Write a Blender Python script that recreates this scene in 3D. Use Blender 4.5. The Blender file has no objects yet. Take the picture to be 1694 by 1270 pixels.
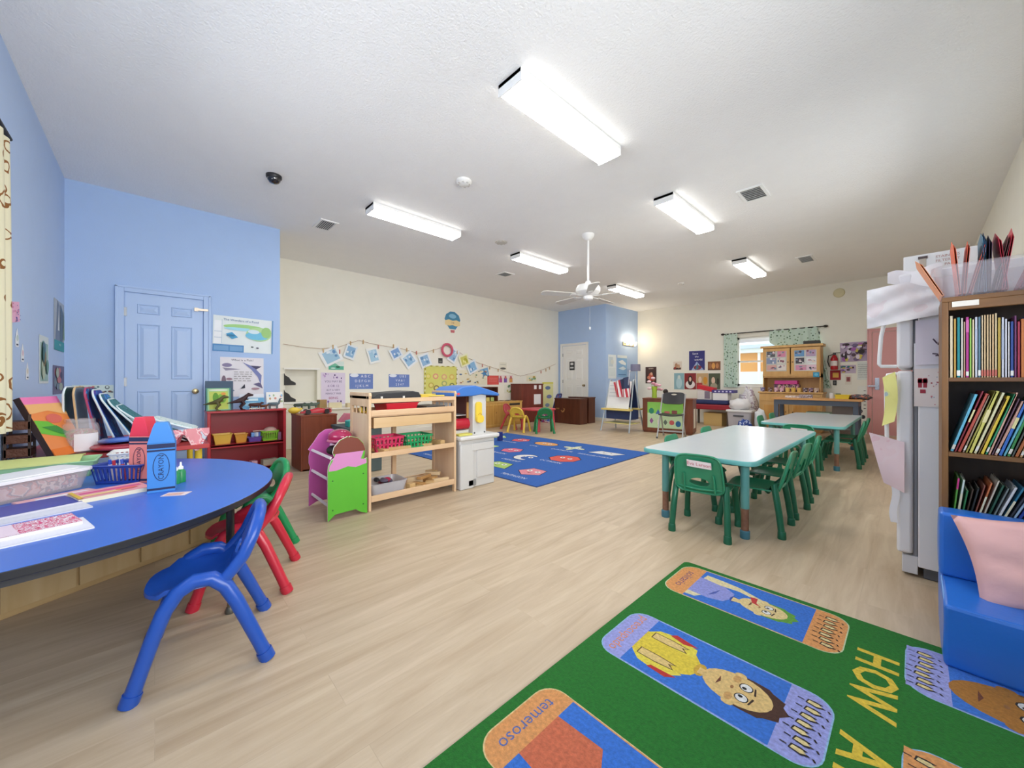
import bpy, bmesh, math, random
from mathutils import Vector, Matrix
random.seed(7)
S = bpy.context.scene
COL = S.collection
R = math.radians
PI = math.pi
# ---------------------------------------------------------------- camera
EYE = 1.05; FPX = 627.0; HOR = 630.0
YAW = math.atan2(1512 - 847, FPX)
cam_d = bpy.data.cameras.new('camera'); cam = bpy.data.objects.new('camera', cam_d); COL.objects.link(cam)
cam.location = (0, 0, EYE); cam.rotation_euler = (R(90), 0, YAW)
cam_d.sensor_fit = 'HORIZONTAL'; cam_d.sensor_width = 36; cam_d.lens = 36 * FPX / 1694
cam_d.shift_y = -(635 - HOR) / 1694; cam_d.clip_start = .02; cam_d.clip_end = 200
S.camera = cam
FW = (-math.sin(YAW), math.cos(YAW)); RT = (math.cos(YAW), math.sin(YAW))
def _ray(x, y):
    a = (x - 847) / FPX
    return (FW[0] + a * RT[0], FW[1] + a * RT[1], (HOR - y) / FPX)
def onX(x, y, X0):
    r = _ray(x, y); t = X0 / r[0]; return (r[1] * t, EYE + r[2] * t)      # (Y, Z) on a wall plane
def onY(x, y, Y0):
    r = _ray(x, y); t = Y0 / r[1]; return (r[0] * t, EYE + r[2] * t)      # (X, Z) on a wall plane
# ---------------------------------------------------------------- world / exposure
w = bpy.data.worlds.new('daylight'); S.world = w; w.use_nodes = True
nt = w.node_tree; nt.nodes.clear()
wo = nt.nodes.new('ShaderNodeOutputWorld'); wb = nt.nodes.new('ShaderNodeBackground')
wb.inputs[0].default_value = (.74, .85, 1, 1); wb.inputs[1].default_value = 1.6
nt.links.new(wb.outputs[0], wo.inputs[0])
S.view_settings.view_transform = 'Standard'; S.view_settings.look = 'None'
S.view_settings.gamma = 1; S.view_settings.use_curve_mapping = False
S.view_settings.exposure = 0.6
TUBE_W = 18.5          # strength of the fluorescent diffusers
def area_light(name, loc, rot, sx, sy, power, color):
    d = bpy.data.lights.new(name, 'AREA'); d.shape = 'RECTANGLE'; d.size = sx; d.size_y = sy; d.energy = power; d.color = color
    o = bpy.data.objects.new(name, d); COL.objects.link(o); o.location = loc; o.rotation_euler = rot; return o
# daylight just outside the near window in the left wall and the far window
def aim(o, tgt): o.rotation_euler = (Vector(tgt) - o.location).to_track_quat('-Z', 'Y').to_euler()
# daylight outside the left and back windows: sky glow and light thrown up from the sunlit ground
aim(area_light('daylight_left_window', (-2.5, -2.2, 1.4), (0, 0, 0), 2.8, 2.0, 85, (1, .985, .96)), (-2.8, 1.5, 1.6))
aim(area_light('fill_light_right', (2.4, 1.9, 1.5), (0, 0, 0), 5.0, 2.4, 240, (1, .985, .96)), (-4.0, 1.2, 1.9))  # added fill light from the right, no window known on that side
aim(area_light('daylight_back_window', (-2.2, 11.9, 1.0), (0, 0, 0), 1.8, 1.2, 60, (.93, .96, 1)), (-2.3, 8, 2.6))
# ---------------------------------------------------------------- materials
def hx(h):
    h = h.lstrip('#'); out = []
    for i in (0, 2, 4):
        c = int(h[i:i+2], 16) / 255
        out.append(c / 12.92 if c <= .04045 else ((c + .055) / 1.055) ** 2.4)
    return (*out, 1)
_M = {}
def mat(h, rough=.5, metal=0, bump=0, bscale=200, var=.06, vscale=6, coat=0):
    k = (h, rough, metal, bump, bscale, var, coat)
    if k in _M: return _M[k]
    m = bpy.data.materials.new('paint_' + h.strip('#')); m.use_nodes = True; n = m.node_tree; b = n.nodes['Principled BSDF']
    c = hx(h)
    no = n.nodes.new('ShaderNodeTexNoise'); no.inputs['Scale'].default_value = vscale; no.inputs['Detail'].default_value = 3
    tc = n.nodes.new('ShaderNodeTexCoord'); n.links.new(tc.outputs['Object'], no.inputs['Vector'])
    mx = n.nodes.new('ShaderNodeMix'); mx.data_type = 'RGBA'
    mx.inputs[6].default_value = tuple(v * (1 - var) for v in c[:3]) + (1,); mx.inputs[7].default_value = tuple(min(1, v * (1 + var)) for v in c[:3]) + (1,)
    n.links.new(no.outputs['Fac'], mx.inputs[0]); n.links.new(mx.outputs[2], b.inputs['Base Color'])
    b.inputs['Roughness'].default_value = rough; b.inputs['Metallic'].default_value = metal
    if coat: b.inputs['Coat Weight'].default_value = coat
    if bump:
        n2 = n.nodes.new('ShaderNodeTexNoise'); n2.inputs['Scale'].default_value = bscale; n2.inputs['Detail'].default_value = 4
        n.links.new(tc.outputs['Object'], n2.inputs['Vector'])
        bp = n.nodes.new('ShaderNodeBump'); bp.inputs['Strength'].default_value = bump; bp.inputs['Distance'].default_value = .01
        n.links.new(n2.outputs['Fac'], bp.inputs['Height']); n.links.new(bp.outputs[0], b.inputs['Normal'])
    _M[k] = m; return m
def wood(h1, h2, axis='z', scale=9, rough=.45):
    k = ('wood', h1, h2, axis, scale, rough)
    if k in _M: return _M[k]
    m = bpy.data.materials.new('wood_' + h1.strip('#')); m.use_nodes = True; n = m.node_tree; b = n.nodes['Principled BSDF']
    tc = n.nodes.new('ShaderNodeTexCoord'); mp = n.nodes.new('ShaderNodeMapping'); n.links.new(tc.outputs['Object'], mp.inputs[0])
    s = {'x': (.12, 1, 1), 'y': (1, .12, 1), 'z': (1, 1, .12)}[axis]; mp.inputs['Scale'].default_value = [v * scale for v in s]
    no = n.nodes.new('ShaderNodeTexNoise'); no.inputs['Scale'].default_value = 2.2; no.inputs['Detail'].default_value = 6; no.inputs['Distortion'].default_value = .8
    n.links.new(mp.outputs[0], no.inputs['Vector'])
    mx = n.nodes.new('ShaderNodeMix'); mx.data_type = 'RGBA'; mx.inputs[6].default_value = hx(h1); mx.inputs[7].default_value = hx(h2)
    cr = n.nodes.new('ShaderNodeMapRange'); cr.inputs[1].default_value = .3; cr.inputs[2].default_value = .7
    n.links.new(no.outputs['Fac'], cr.inputs[0]); n.links.new(cr.outputs[0], mx.inputs[0]); n.links.new(mx.outputs[2], b.inputs['Base Color'])
    b.inputs['Roughness'].default_value = rough
    _M[k] = m; return m
def clear(h='F4F6F8', fac=.55, rough=.15):
    k = ('clear', h, fac)
    if k in _M: return _M[k]
    m = bpy.data.materials.new('clear_plastic'); m.use_nodes = True; n = m.node_tree; b = n.nodes['Principled BSDF']; o = n.nodes['Material Output']
    b.inputs['Base Color'].default_value = hx(h); b.inputs['Roughness'].default_value = rough
    t = n.nodes.new('ShaderNodeBsdfTransparent'); t.inputs[0].default_value = (.95, .96, .97, 1); x = n.nodes.new('ShaderNodeMixShader'); x.inputs[0].default_value = fac
    n.links.new(b.outputs[0], x.inputs[1]); n.links.new(t.outputs[0], x.inputs[2]); n.links.new(x.outputs[0], o.inputs[0])
    _M[k] = m; return m
def glow(h, s):
    k = ('glow', h, s)
    if k in _M: return _M[k]
    m = bpy.data.materials.new('lamp_glow'); m.use_nodes = True; n = m.node_tree; n.nodes.clear()
    o = n.nodes.new('ShaderNodeOutputMaterial'); e = n.nodes.new('ShaderNodeEmission'); e.inputs[0].default_value = hx(h); e.inputs[1].default_value = s
    n.links.new(e.outputs[0], o.inputs[0]); _M[k] = m; return m
def floor_mat():
    m = bpy.data.materials.new('vinyl_planks'); m.use_nodes = True; n = m.node_tree; b = n.nodes['Principled BSDF']; L = n.links.new
    tc = n.nodes.new('ShaderNodeTexCoord'); mp = n.nodes.new('ShaderNodeMapping'); mp.inputs['Rotation'].default_value = (0, 0, R(90)); L(tc.outputs['Object'], mp.inputs[0])
    br = n.nodes.new('ShaderNodeTexBrick'); br.inputs['Scale'].default_value = 1; br.inputs['Brick Width'].default_value = 1.22; br.inputs['Row Height'].default_value = .18
    br.inputs['Mortar Size'].default_value = .0012; br.inputs['Mortar Smooth'].default_value = .2; br.offset = .37; br.inputs['Bias'].default_value = 0
    br.inputs['Color1'].default_value = (.35, .35, .35, 1); br.inputs['Color2'].default_value = (.65, .65, .65, 1); br.inputs['Mortar'].default_value = (.2, .2, .2, 1)
    L(mp.outputs[0], br.inputs['Vector'])
    m2 = n.nodes.new('ShaderNodeMapping'); m2.inputs['Scale'].default_value = (9, .9, 1); L(tc.outputs['Object'], m2.inputs[0])
    va = n.nodes.new('ShaderNodeVectorMath'); va.operation = 'ADD'; L(m2.outputs[0], va.inputs[0]); 
    sc = n.nodes.new('ShaderNodeVectorMath'); sc.operation = 'SCALE'; sc.inputs['Scale'].default_value = 17; L(br.outputs['Color'], sc.inputs[0]); L(sc.outputs[0], va.inputs[1])
    no = n.nodes.new('ShaderNodeTexNoise'); no.inputs['Scale'].default_value = 1.6; no.inputs['Detail'].default_value = 7; no.inputs['Roughness'].default_value = .62; no.inputs['Distortion'].default_value = .7; L(va.outputs[0], no.inputs['Vector'])
    mr = n.nodes.new('ShaderNodeMapRange'); mr.inputs[1].default_value = .32; mr.inputs[2].default_value = .7; L(no.outputs['Fac'], mr.inputs[0])
    mx = n.nodes.new('ShaderNodeMix'); mx.data_type = 'RGBA'; mx.inputs[6].default_value = hx('B49D80'); mx.inputs[7].default_value = hx('CEBA9E'); L(mr.outputs[0], mx.inputs[0])
    m3 = n.nodes.new('ShaderNodeMix'); m3.data_type = 'RGBA'; m3.blend_type = 'OVERLAY'; m3.inputs[0].default_value = .14; L(mx.outputs[2], m3.inputs[6]); L(br.outputs['Color'], m3.inputs[7])
    L(m3.outputs[2], b.inputs['Base Color']); b.inputs['Roughness'].default_value = .42
    bp = n.nodes.new('ShaderNodeBump'); bp.inputs['Strength'].default_value = .15; bp.inputs['Distance'].default_value = .003; L(no.outputs['Fac'], bp.inputs['Height']); L(bp.outputs[0], b.inputs['Normal'])
    return m
def pile_mat(h, var=.45):
    k = ('pile', h)
    if k in _M: return _M[k]
    m = mat(h, .95, 0, .7, 260, var, 90); m.name = 'carpet_' + h
    _M[k] = m; return m
def curtain_mat(base, c1, c2, scale, th):
    m = bpy.data.materials.new('patterned_cloth'); m.use_nodes = True; n = m.node_tree; b = n.nodes['Principled BSDF']; L = n.links.new
    tc = n.nodes.new('ShaderNodeTexCoord'); vo = n.nodes.new('ShaderNodeTexVoronoi'); vo.inputs['Scale'].default_value = scale; L(tc.outputs['Object'], vo.inputs['Vector'])
    r = n.nodes.new('ShaderNodeMath'); r.operation = 'LESS_THAN'; r.inputs[1].default_value = th; L(vo.outputs['Distance'], r.inputs[0])
    m0 = n.nodes.new('ShaderNodeMix'); m0.data_type = 'RGBA'; m0.inputs[6].default_value = hx(c1); m0.inputs[7].default_value = hx(c2)
    sp = n.nodes.new('ShaderNodeSeparateColor'); L(vo.outputs['Color'], sp.inputs[0]); L(sp.outputs[0], m0.inputs[0])
    mx = n.nodes.new('ShaderNodeMix'); mx.data_type = 'RGBA'; mx.inputs[6].default_value = hx(base); L(m0.outputs[2], mx.inputs[7]); L(r.outputs[0], mx.inputs[0]); L(mx.outputs[2], b.inputs['Base Color'])
    b.inputs['Roughness'].default_value = .85; return m
def scroll_mat():
    m = bpy.data.materials.new('scroll_print_cloth'); m.use_nodes = True; n = m.node_tree; b = n.nodes['Principled BSDF']; L = n.links.new
    tc = n.nodes.new('ShaderNodeTexCoord'); mp = n.nodes.new('ShaderNodeMapping'); mp.inputs['Scale'].default_value = (1, .15, 1); L(tc.outputs['Object'], mp.inputs[0])
    ns = n.nodes.new('ShaderNodeTexNoise'); ns.inputs['Scale'].default_value = 7; L(mp.outputs[0], ns.inputs['Vector'])
    ad = n.nodes.new('ShaderNodeMix'); ad.data_type = 'VECTOR'; ad.inputs[0].default_value = .12; L(mp.outputs[0], ad.inputs[4]); L(ns.outputs['Color'], ad.inputs[5])
    vo = n.nodes.new('ShaderNodeTexVoronoi'); vo.inputs['Scale'].default_value = 9; L(ad.outputs[1], vo.inputs['Vector'])
    s = n.nodes.new('ShaderNodeMath'); s.operation = 'SUBTRACT'; s.inputs[1].default_value = .34; L(vo.outputs['Distance'], s.inputs[0])
    a = n.nodes.new('ShaderNodeMath'); a.operation = 'ABSOLUTE'; L(s.outputs[0], a.inputs[0]); c = n.nodes.new('ShaderNodeMath'); c.operation = 'LESS_THAN'; c.inputs[1].default_value = .035; L(a.outputs[0], c.inputs[0])
    mx = n.nodes.new('ShaderNodeMix'); mx.data_type = 'RGBA'; mx.inputs[6].default_value = hx('E4DFC0'); mx.inputs[7].default_value = hx('8A5A2A'); L(c.outputs[0], mx.inputs[0]); L(mx.outputs[2], b.inputs['Base Color']); b.inputs['Roughness'].default_value = .85
    return m
def speck(base, cols, scale=40, rough=.7):
    """a busy print or jumble of colours"""
    k = ('speck', base, tuple(cols), scale)
    if k in _M: return _M[k]
    m = bpy.data.materials.new('print_' + base); m.use_nodes = True; n = m.node_tree; b = n.nodes['Principled BSDF']; L = n.links.new
    tc = n.nodes.new('ShaderNodeTexCoord'); no = n.nodes.new('ShaderNodeTexNoise'); no.inputs['Scale'].default_value = scale; no.inputs['Detail'].default_value = 2; L(tc.outputs['Object'], no.inputs['Vector'])
    cr = n.nodes.new('ShaderNodeValToRGB'); cr.color_ramp.interpolation = 'CONSTANT'; L(no.outputs['Fac'], cr.inputs[0])
    cs = [base] + list(cols); el = cr.color_ramp.elements
    while len(el) < len(cs): el.new(.5)
    for i, c in enumerate(cs): el[i].position = 0 if i == 0 else .36 + .3 * i / len(cs); el[i].color = hx(c)
    L(cr.outputs[0], b.inputs['Base Color']); b.inputs['Roughness'].default_value = rough
    _M[k] = m; return m
# ---------------------------------------------------------------- mesh builder
def rrect(wd, ht, r, n=5, cx=0, cy=0):
    r = min(r, wd / 2 - 1e-4, ht / 2 - 1e-4); P = []
    for (sx, sy, a0) in ((1, 1, 0), (-1, 1, 90), (-1, -1, 180), (1, -1, 270)):
        for i in range(n + 1):
            a = R(a0 + 90 * i / n); P.append((cx + sx * (wd / 2 - r) + r * math.cos(a), cy + sy * (ht / 2 - r) + r * math.sin(a)))
    return P
def ell(rx, ry, n=20, cx=0, cy=0): return [(cx + rx * math.cos(2 * PI * i / n), cy + ry * math.sin(2 * PI * i / n)) for i in range(n)]
def frame(o, right, up, out=None):
    right = Vector(right).normalized(); up = Vector(up).normalized(); out = right.cross(up)
    m = Matrix((right, up, out)).transposed().to_4x4(); m.translation = Vector(o); return m
_txt = {}
def text_mesh(s, ext=0.0, bold=0.0):
    if (s, ext, bold) in _txt: return _txt[(s, ext, bold)]
    c = bpy.data.curves.new('t', 'FONT'); c.body = s; c.size = 1; c.align_x = 'CENTER'; c.align_y = 'CENTER'; c.resolution_u = 2; c.extrude = ext; c.offset = bold
    o = bpy.data.objects.new('t', c); COL.objects.link(o)
    dg = bpy.context.evaluated_depsgraph_get(); me = bpy.data.meshes.new_from_object(o.evaluated_get(dg))
    bpy.data.objects.remove(o); bpy.data.curves.remove(c); _txt[(s, ext, bold)] = me; return me
class MB:
    def __init__(s): s.bm = bmesh.new(); s.mats = []
    def mi(s, m):
        if m not in s.mats: s.mats.append(m)
        return s.mats.index(m)
    def _faces(s, fs, m):
        i = s.mi(m)
        for f in fs: f.material_index = i
    def box(s, x0, x1, y0, y1, z0, z1, m, M=None):
        vs = [s.bm.verts.new((M @ Vector((x, y, z))) if M else (x, y, z)) for z in (z0, z1) for (x, y) in ((x0, y0), (x1, y0), (x1, y1), (x0, y1))]
        F = [(0, 3, 2, 1), (4, 5, 6, 7), (0, 1, 5, 4), (1, 2, 6, 5), (2, 3, 7, 6), (3, 0, 4, 7)]
        s._faces([s.bm.faces.new([vs[i] for i in f]) for f in F], m); return s
    def rbox(s, c, size, m, rz=0, rx=0, ry=0):
        M = Matrix.Translation(Vector(c)) @ Matrix.Rotation(rz, 4, 'Z') @ Matrix.Rotation(ry, 4, 'Y') @ Matrix.Rotation(rx, 4, 'X')
        a, b, d = size[0] / 2, size[1] / 2, size[2] / 2
        return s.box(-a, a, -b, b, -d, d, m, M)
    def prism(s, P, z0, z1, m, M=None, side=None, holes=None):
        T = (lambda v: M @ Vector(v)) if M else (lambda v: Vector(v))
        a = [s.bm.verts.new(T((x, y, z0))) for x, y in P]; b = [s.bm.verts.new(T((x, y, z1))) for x, y in P]; n = len(P)
        s._faces([s.bm.faces.new(a[::-1]), s.bm.faces.new(b)], m)
        s._faces([s.bm.faces.new((a[i], a[(i + 1) % n], b[(i + 1) % n], b[i])) for i in range(n)], side or m); return s
    def flat(s, P, z, m, M=None):
        T = (lambda v: M @ Vector(v)) if M else (lambda v: Vector(v))
        s._faces([s.bm.faces.new([s.bm.verts.new(T((x, y, z))) for x, y in P])], m); return s
    def loft(s, rings, m, closed=True, caps=True):
        vr = [[s.bm.verts.new(p) for p in r] for r in rings]; n = len(vr[0]); fs = []
        for a, b in zip(vr, vr[1:]):
            for i in range(n if closed else n - 1): fs.append(s.bm.faces.new((a[i], a[(i + 1) % n], b[(i + 1) % n], b[i])))
        if caps and closed: fs += [s.bm.faces.new(vr[0][::-1]), s.bm.faces.new(vr[-1])]
        s._faces(fs, m); return s
    def tube(s, pts, r, m, seg=8, closed=False, flatz=1.0):
        pts = [Vector(p) for p in pts]; n = len(pts); rs = r if isinstance(r, (list, tuple)) else [r] * n
        up = Vector((0, 0, 1)); rings = []; prev = None
        for i in range(n):
            t = (pts[(i + 1) % n] - pts[i - 1]) if closed else (pts[min(i + 1, n - 1)] - pts[max(i - 1, 0)])
            t.normalize()
            if prev is None:
                u = t.cross(up) if abs(t.z) < .95 else t.cross(Vector((1, 0, 0)))
            else: u = prev - t * prev.dot(t)
            u.normalize(); prev = u; v = t.cross(u)
            rings.append([pts[i] + (u * math.cos(2 * PI * k / seg) + v * math.sin(2 * PI * k / seg) * flatz) * rs[i] for k in range(seg)])
        if closed: rings.append(rings[0])
        return s.loft(rings, m, caps=not closed)
    def lathe(s, prof, c, m, seg=20, M=None):
        rings = []
        for r, z in prof:
            ring = [Vector((c[0] + max(r, 1e-4) * math.cos(2 * PI * k / seg), c[1] + max(r, 1e-4) * math.sin(2 * PI * k / seg), c[2] + z)) for k in range(seg)]
            rings.append([M @ p for p in ring] if M else ring)
        return s.loft(rings, m)
    def ball(s, c, r, m, seg=14, sz=(1, 1, 1)):
        n = seg // 2; rings = []
        for j in range(n + 1):
            a = PI * j / n - PI / 2
            rings.append([Vector((c[0] + sz[0] * r * max(math.cos(a), 1e-3) * math.cos(2 * PI * k / seg), c[1] + sz[1] * r * max(math.cos(a), 1e-3) * math.sin(2 * PI * k / seg), c[2] + sz[2] * r * math.sin(a))) for k in range(seg)])
        return s.loft(rings, m)
    def surf(s, fn, nu, nv, m, th=0):
        b = bmesh.new(); g = [[b.verts.new(fn(i / nu, j / nv)) for j in range(nv + 1)] for i in range(nu + 1)]
        for i in range(nu):
            for j in range(nv): b.faces.new((g[i][j], g[i + 1][j], g[i + 1][j + 1], g[i][j + 1]))
        return s._merge(b, m, th)
    def ring(s, outer, inner, fn, m, th, mid=3):
        """sheet between two outlines (same count), mapped by fn(u, v) and thickened"""
        b = bmesh.new(); rows = []
        for k in range(mid + 1):
            t = k / mid; rows.append([b.verts.new(fn(o[0] + (q[0] - o[0]) * t, o[1] + (q[1] - o[1]) * t)) for o, q in zip(outer, inner)])
        n = len(outer)
        for a, c in zip(rows, rows[1:]):
            for i in range(n): b.faces.new((a[i], a[(i + 1) % n], c[(i + 1) % n], c[i]))
        if max(abs(p[0] - inner[0][0]) + abs(p[1] - inner[0][1]) for p in inner) < 1e-6: bmesh.ops.remove_doubles(b, verts=b.verts, dist=1e-5)
        return s._merge(b, m, th)
    def _merge(s, b, m, th=0):
        bmesh.ops.recalc_face_normals(b, faces=b.faces)
        if th: bmesh.ops.solidify(b, geom=b.faces[:], thickness=th)
        b.verts.ensure_lookup_table(); vm = {v: s.bm.verts.new(v.co) for v in b.verts}; fs = []
        for f in b.faces:
            try: fs.append(s.bm.faces.new([vm[v] for v in f.verts]))
            except ValueError: pass
        s._faces(fs, m); b.free(); return s
    def text(s, t, size, M, m, ext=0.0, sx=1, bold=0.0):
        me = text_mesh(t, ext, bold); vs = [s.bm.verts.new(M @ Vector((v.co.x * size * sx, v.co.y * size, v.co.z * size))) for v in me.vertices]; fs = []
        for p in me.polygons:
            try: fs.append(s.bm.faces.new([vs[i] for i in p.vertices]))
            except ValueError: pass
        s._faces(fs, m); return s
    def build(s, name, parent=None, smooth=35, bevel=0, bseg=2, sub=0, norm=True):
        if norm and not any(f for f in s.bm.faces if len(f.verts) < 3): bmesh.ops.recalc_face_normals(s.bm, faces=s.bm.faces)
        me = bpy.data.meshes.new(name); s.bm.to_mesh(me); s.bm.free()
        for m in s.mats: me.materials.append(m)
        if smooth: me.polygons.foreach_set('use_smooth', [True] * len(me.polygons)); me.set_sharp_from_angle(angle=R(smooth))
        o = bpy.data.objects.new(name, me); COL.objects.link(o)
        if parent: o.parent = parent
        if bevel:
            d = o.modifiers.new('bevel', 'BEVEL'); d.width = bevel; d.segments = bseg; d.limit_method = 'ANGLE'; d.angle_limit = R(50)
        if sub:
            d = o.modifiers.new('sub', 'SUBSURF'); d.levels = sub; d.render_levels = sub
        return o
def tag(o, label, cat, group=None, loc=None, rz=None):
    o['label'] = label; o['category'] = cat
    if group: o['group'] = group
    if loc is not None: o.location = loc
    if rz is not None: o.rotation_euler = (0, 0, rz)
    return o
def thing(name, label, cat, loc=(0, 0, 0), rz=0, group=None):
    o = bpy.data.objects.new(name, None); COL.objects.link(o); o.empty_display_size = .1
    return tag(o, label, cat, group, loc, rz)
def struct(mb, name, parent=None, bevel=0, smooth=35):
    o = mb.build(name, parent, smooth, bevel); o['kind'] = 'structure'; return o
def copy_tree(o, parent=None):
    c = o.copy(); COL.objects.link(c); c.parent = parent
    for ch in list(o.children): copy_tree(ch, c)
    return c
def dup(o, label, loc, rz=0, group=None):
    c = copy_tree(o); c.location = loc; c.rotation_euler = (0, 0, rz); c['label'] = label
    if group: c['group'] = group
    return c
def lastdup(a, **k): return dup(a, **k)
# ================================================================ SETTING
CEIL = 3.06
XD, XY, XN, XR = -5.77, -7.10, -5.50, .62       # blue door wall, cream wall, nook face, right wall
YL, YN, YB = -.65, 8.55, 10.20                  # left wall, nook face with white door, window wall
BLUE = mat('B7CDEE', .8, 0, .12, 160, .03); BLUE2 = mat('AFC9EE', .8, 0, .12, 160, .03); CREAM = mat('F2EFE2', .8, 0, .12, 160, .03)
WHT = mat('F2F1EC', .5); TRIMM = mat('ECEAE2', .5); BTRIM = mat('AFC8EC', .45)
CEILM = mat('F8F8F6', .9, 0, .55, 75, .02)
struct(MB().box(-7.3, .85, -.9, 10.4, -.1, 0, floor_mat()), 'floor', smooth=0)
struct(MB().box(-7.3, .85, -.9, 10.4, CEIL, CEIL + .1, CEILM), 'ceiling', smooth=0)
def holes_wall(name, axis, c0, c1, u0, u1, holes, m, z0=0, z1=CEIL):
    us = sorted({u0, u1, *[h[0] for h in holes], *[h[1] for h in holes]}); zs = sorted({z0, z1, *[h[2] for h in holes], *[h[3] for h in holes]})
    b = MB()
    for a, c in zip(us, us[1:]):
        for d, e in zip(zs, zs[1:]):
            um, zm = (a + c) / 2, (d + e) / 2
            if any(h[0] < um < h[1] and h[2] < zm < h[3] for h in holes): continue
            if axis == 'y': b.box(a, c, c0, c1, d, e, m)
            else: b.box(c0, c1, a, c, d, e, m)
    bmesh.ops.remove_doubles(b.bm, verts=b.bm.verts, dist=1e-5)
    return struct(b, name, smooth=0)
holes_wall('wall_left', 'y', YL - .12, YL, XD - .12, XR + .1, [(-3.3, -1.6, .95, 2.2)], BLUE)
struct(MB().box(XD - .12, XD, YL - .1, 1.21, 0, CEIL, BLUE2), 'wall_corner_left', smooth=0)
struct(MB().box(XY - .1, XD - .12, 1.21 - .1, 1.21, 0, CEIL, CREAM), 'wall_recess', smooth=0)
NH = (1.56, 2.05, .70, 1.24)
holes_wall('wall_side_left', 'x', XY - .14, XY, 1.1, YN + .1, [NH], CREAM)
struct(MB().box(XY - .18, XY - .14, NH[0] - .05, NH[1] + .05, NH[2] - .05, NH[3] + .05, CREAM), 'wall_niche_back', smooth=0)
struct(MB().box(XY - .1, XN, YN, YN + .1, 0, CEIL, BLUE2), 'wall_nook_left', smooth=0)
struct(MB().box(XN - .1, XN, YN + .1, YB, 0, CEIL, BLUE2), 'wall_nook_right', smooth=0)
WX0, WX1, WZ0, WZ1 = -2.93, -1.36, .93, 2.09
holes_wall('wall_back', 'y', YB, YB + .14, XN - .1, XR + .1, [(WX0, WX1, WZ0, WZ1)], CREAM)
holes_wall('wall_right', 'x', XR, XR + .1, YL - .1, YB + .1, [(-.3, 2.2, .9, 2.4), (3.75, 4.9, .9, 2.3)], CREAM)  # both openings are added out of view to let the right fill light in
def bb(name, x0, x1, y0, y1, m=TRIMM): struct(MB().box(x0, x1, y0, y1, 0, .085, m), name, bevel=.003)
bb('baseboard_corner_left', XD, XD + .012, .47, 1.21, BTRIM); bb('baseboard_left', XD + .012, XR, YL, YL + .012)
bb('baseboard_side_left', XY, XY + .012, 1.21, YN); bb('baseboard_nook_left', -6.03, XN, YN - .012, YN)
bb('baseboard_nook_right', XN, XN + .012, YN, YB); bb('baseboard_back', XN + .012, -.62, YB - .012, YB); bb('baseboard_right', XR - .012, XR, YL + .012, YB)
# niche lip
b = MB(); y0, y1, z0, z1 = NH
b.box(XY, XY + .03, y0 - .03, y1 + .03, z1, z1 + .03, WHT); b.box(XY, XY + .03, y0 - .03, y1 + .03, z0 - .03, z0, WHT)
struct(b, 'trim_1', bevel=.003)
# ---- doors (six panels)
def six_panel(name, M, W, H, T, col, label_knob, knob_side, hinges=True, plain=False):
    """local x right, y up, z out of the wall; origin bottom-left of the leaf"""
    m = mat(col, .42, 0, 0, 200, .02); b = MB(); b.box(0, W, 0, H, -T, 0, m, M)
    if not plain:
        st = .11 * W / .76; cw = (W - 3 * st) / 2
        for i in range(2):
            x0 = st + i * (cw + st)
            for (a, c) in ((.24, .93), (1.06, 1.66), (1.77, H - .11)):
                x1 = x0 + cw
                rg = [[M @ Vector(p) for p in ((x0 + k, a + k, z), (x1 - k, a + k, z), (x1 - k, c - k, z), (x0 + k, c - k, z))] for k, z in ((0, .0), (.006, .008), (.016, .0015), (.02, .0015), (.05, .009))]
                b.loft(rg, m)
    o = struct(b, name, smooth=0); o['kind'] = 'structure'
    cs = mat(col, .42, 0, 0, 200, .02); f = MB()
    for (a, c, d, e) in ((-.075, -.008, 0, H + .065), (W + .008, W + .075, 0, H + .065), (-.008, W + .008, H + .008, H + .065)):
        f.box(a, c, d, e, -T, .016, cs, M)
    for (a, c, d, e) in ((-.075, -.055, 0, H + .065), (W + .055, W + .075, 0, H + .065), (-.075, W + .075, H + .05, H + .07)): f.box(a, c, d, e, 0, .024, cs, M)
    fo = f.build('door_frame', o, 0, .003)
    kx = W - .065 if knob_side == 'r' else .065
    k = MB(); km = mat(label_knob, .25, .9)
    if plain:
        k.box(kx - .03, kx + .03, .87, 1.1, 0, .012, km, M); k.box(kx - .13, kx + .015, .93, .955, .04, .06, km, M); k.box(kx - .01, kx + .01, .93, .955, .01, .05, km, M)
    else: k.lathe([(.032, 0), (.032, .006), (.012, .01), (.011, .03), (.024, .04), (.029, .052), (.024, .064), (.0, .068)], (kx, .92, 0), km, 18, M)
    k.build('door_handle', o)
    if hinges:
        hxx = .0 if knob_side == 'r' else W
        for z in (.25, 1.03, 1.78):
            h = MB(); h.box(hxx - .012, hxx + .012, z - .045, z + .045, 0, .006, mat('8C8F92', .35, .8), M); h.build('hinge', o)
    return o
B0 = onX(207, 483, XD)[0]; B1 = onX(335, 497, XD)[0]
d1 = six_panel('door_1', frame((XD + .006, B0, .01), (0, 1, 0), (0, 0, 1)), B1 - B0, 1.985, .006, 'B1CAEE', 'B9A67C', 'r')
b = MB(); M = frame((XD + .012, B1, 1.885), (0, 1, 0), (0, 0, 1)); b.box(-.06, .05, -.012, .012, .012, .024, mat('B5A99A', .35, .8), M); b.box(-.075, -.04, -.02, .02, 0, .014, mat('B5A99A', .35, .8), M); b.build('latch', d1)
W0 = -6.93; W1 = -6.12
d2 = six_panel('door_2', frame((W0, YN - .006, .01), (1, 0, 0), (0, 0, 1)), W1 - W0, 2.03, .006, 'F1F0EC', 'A8967A', 'r')
b = MB(); M = frame((-6.595, YN - .006, 1.475), (1, 0, 0), (0, 0, 1)); b.box(-.085, .085, -.12, .12, 0, .012, mat('2B2B2D', .5), M)
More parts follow.
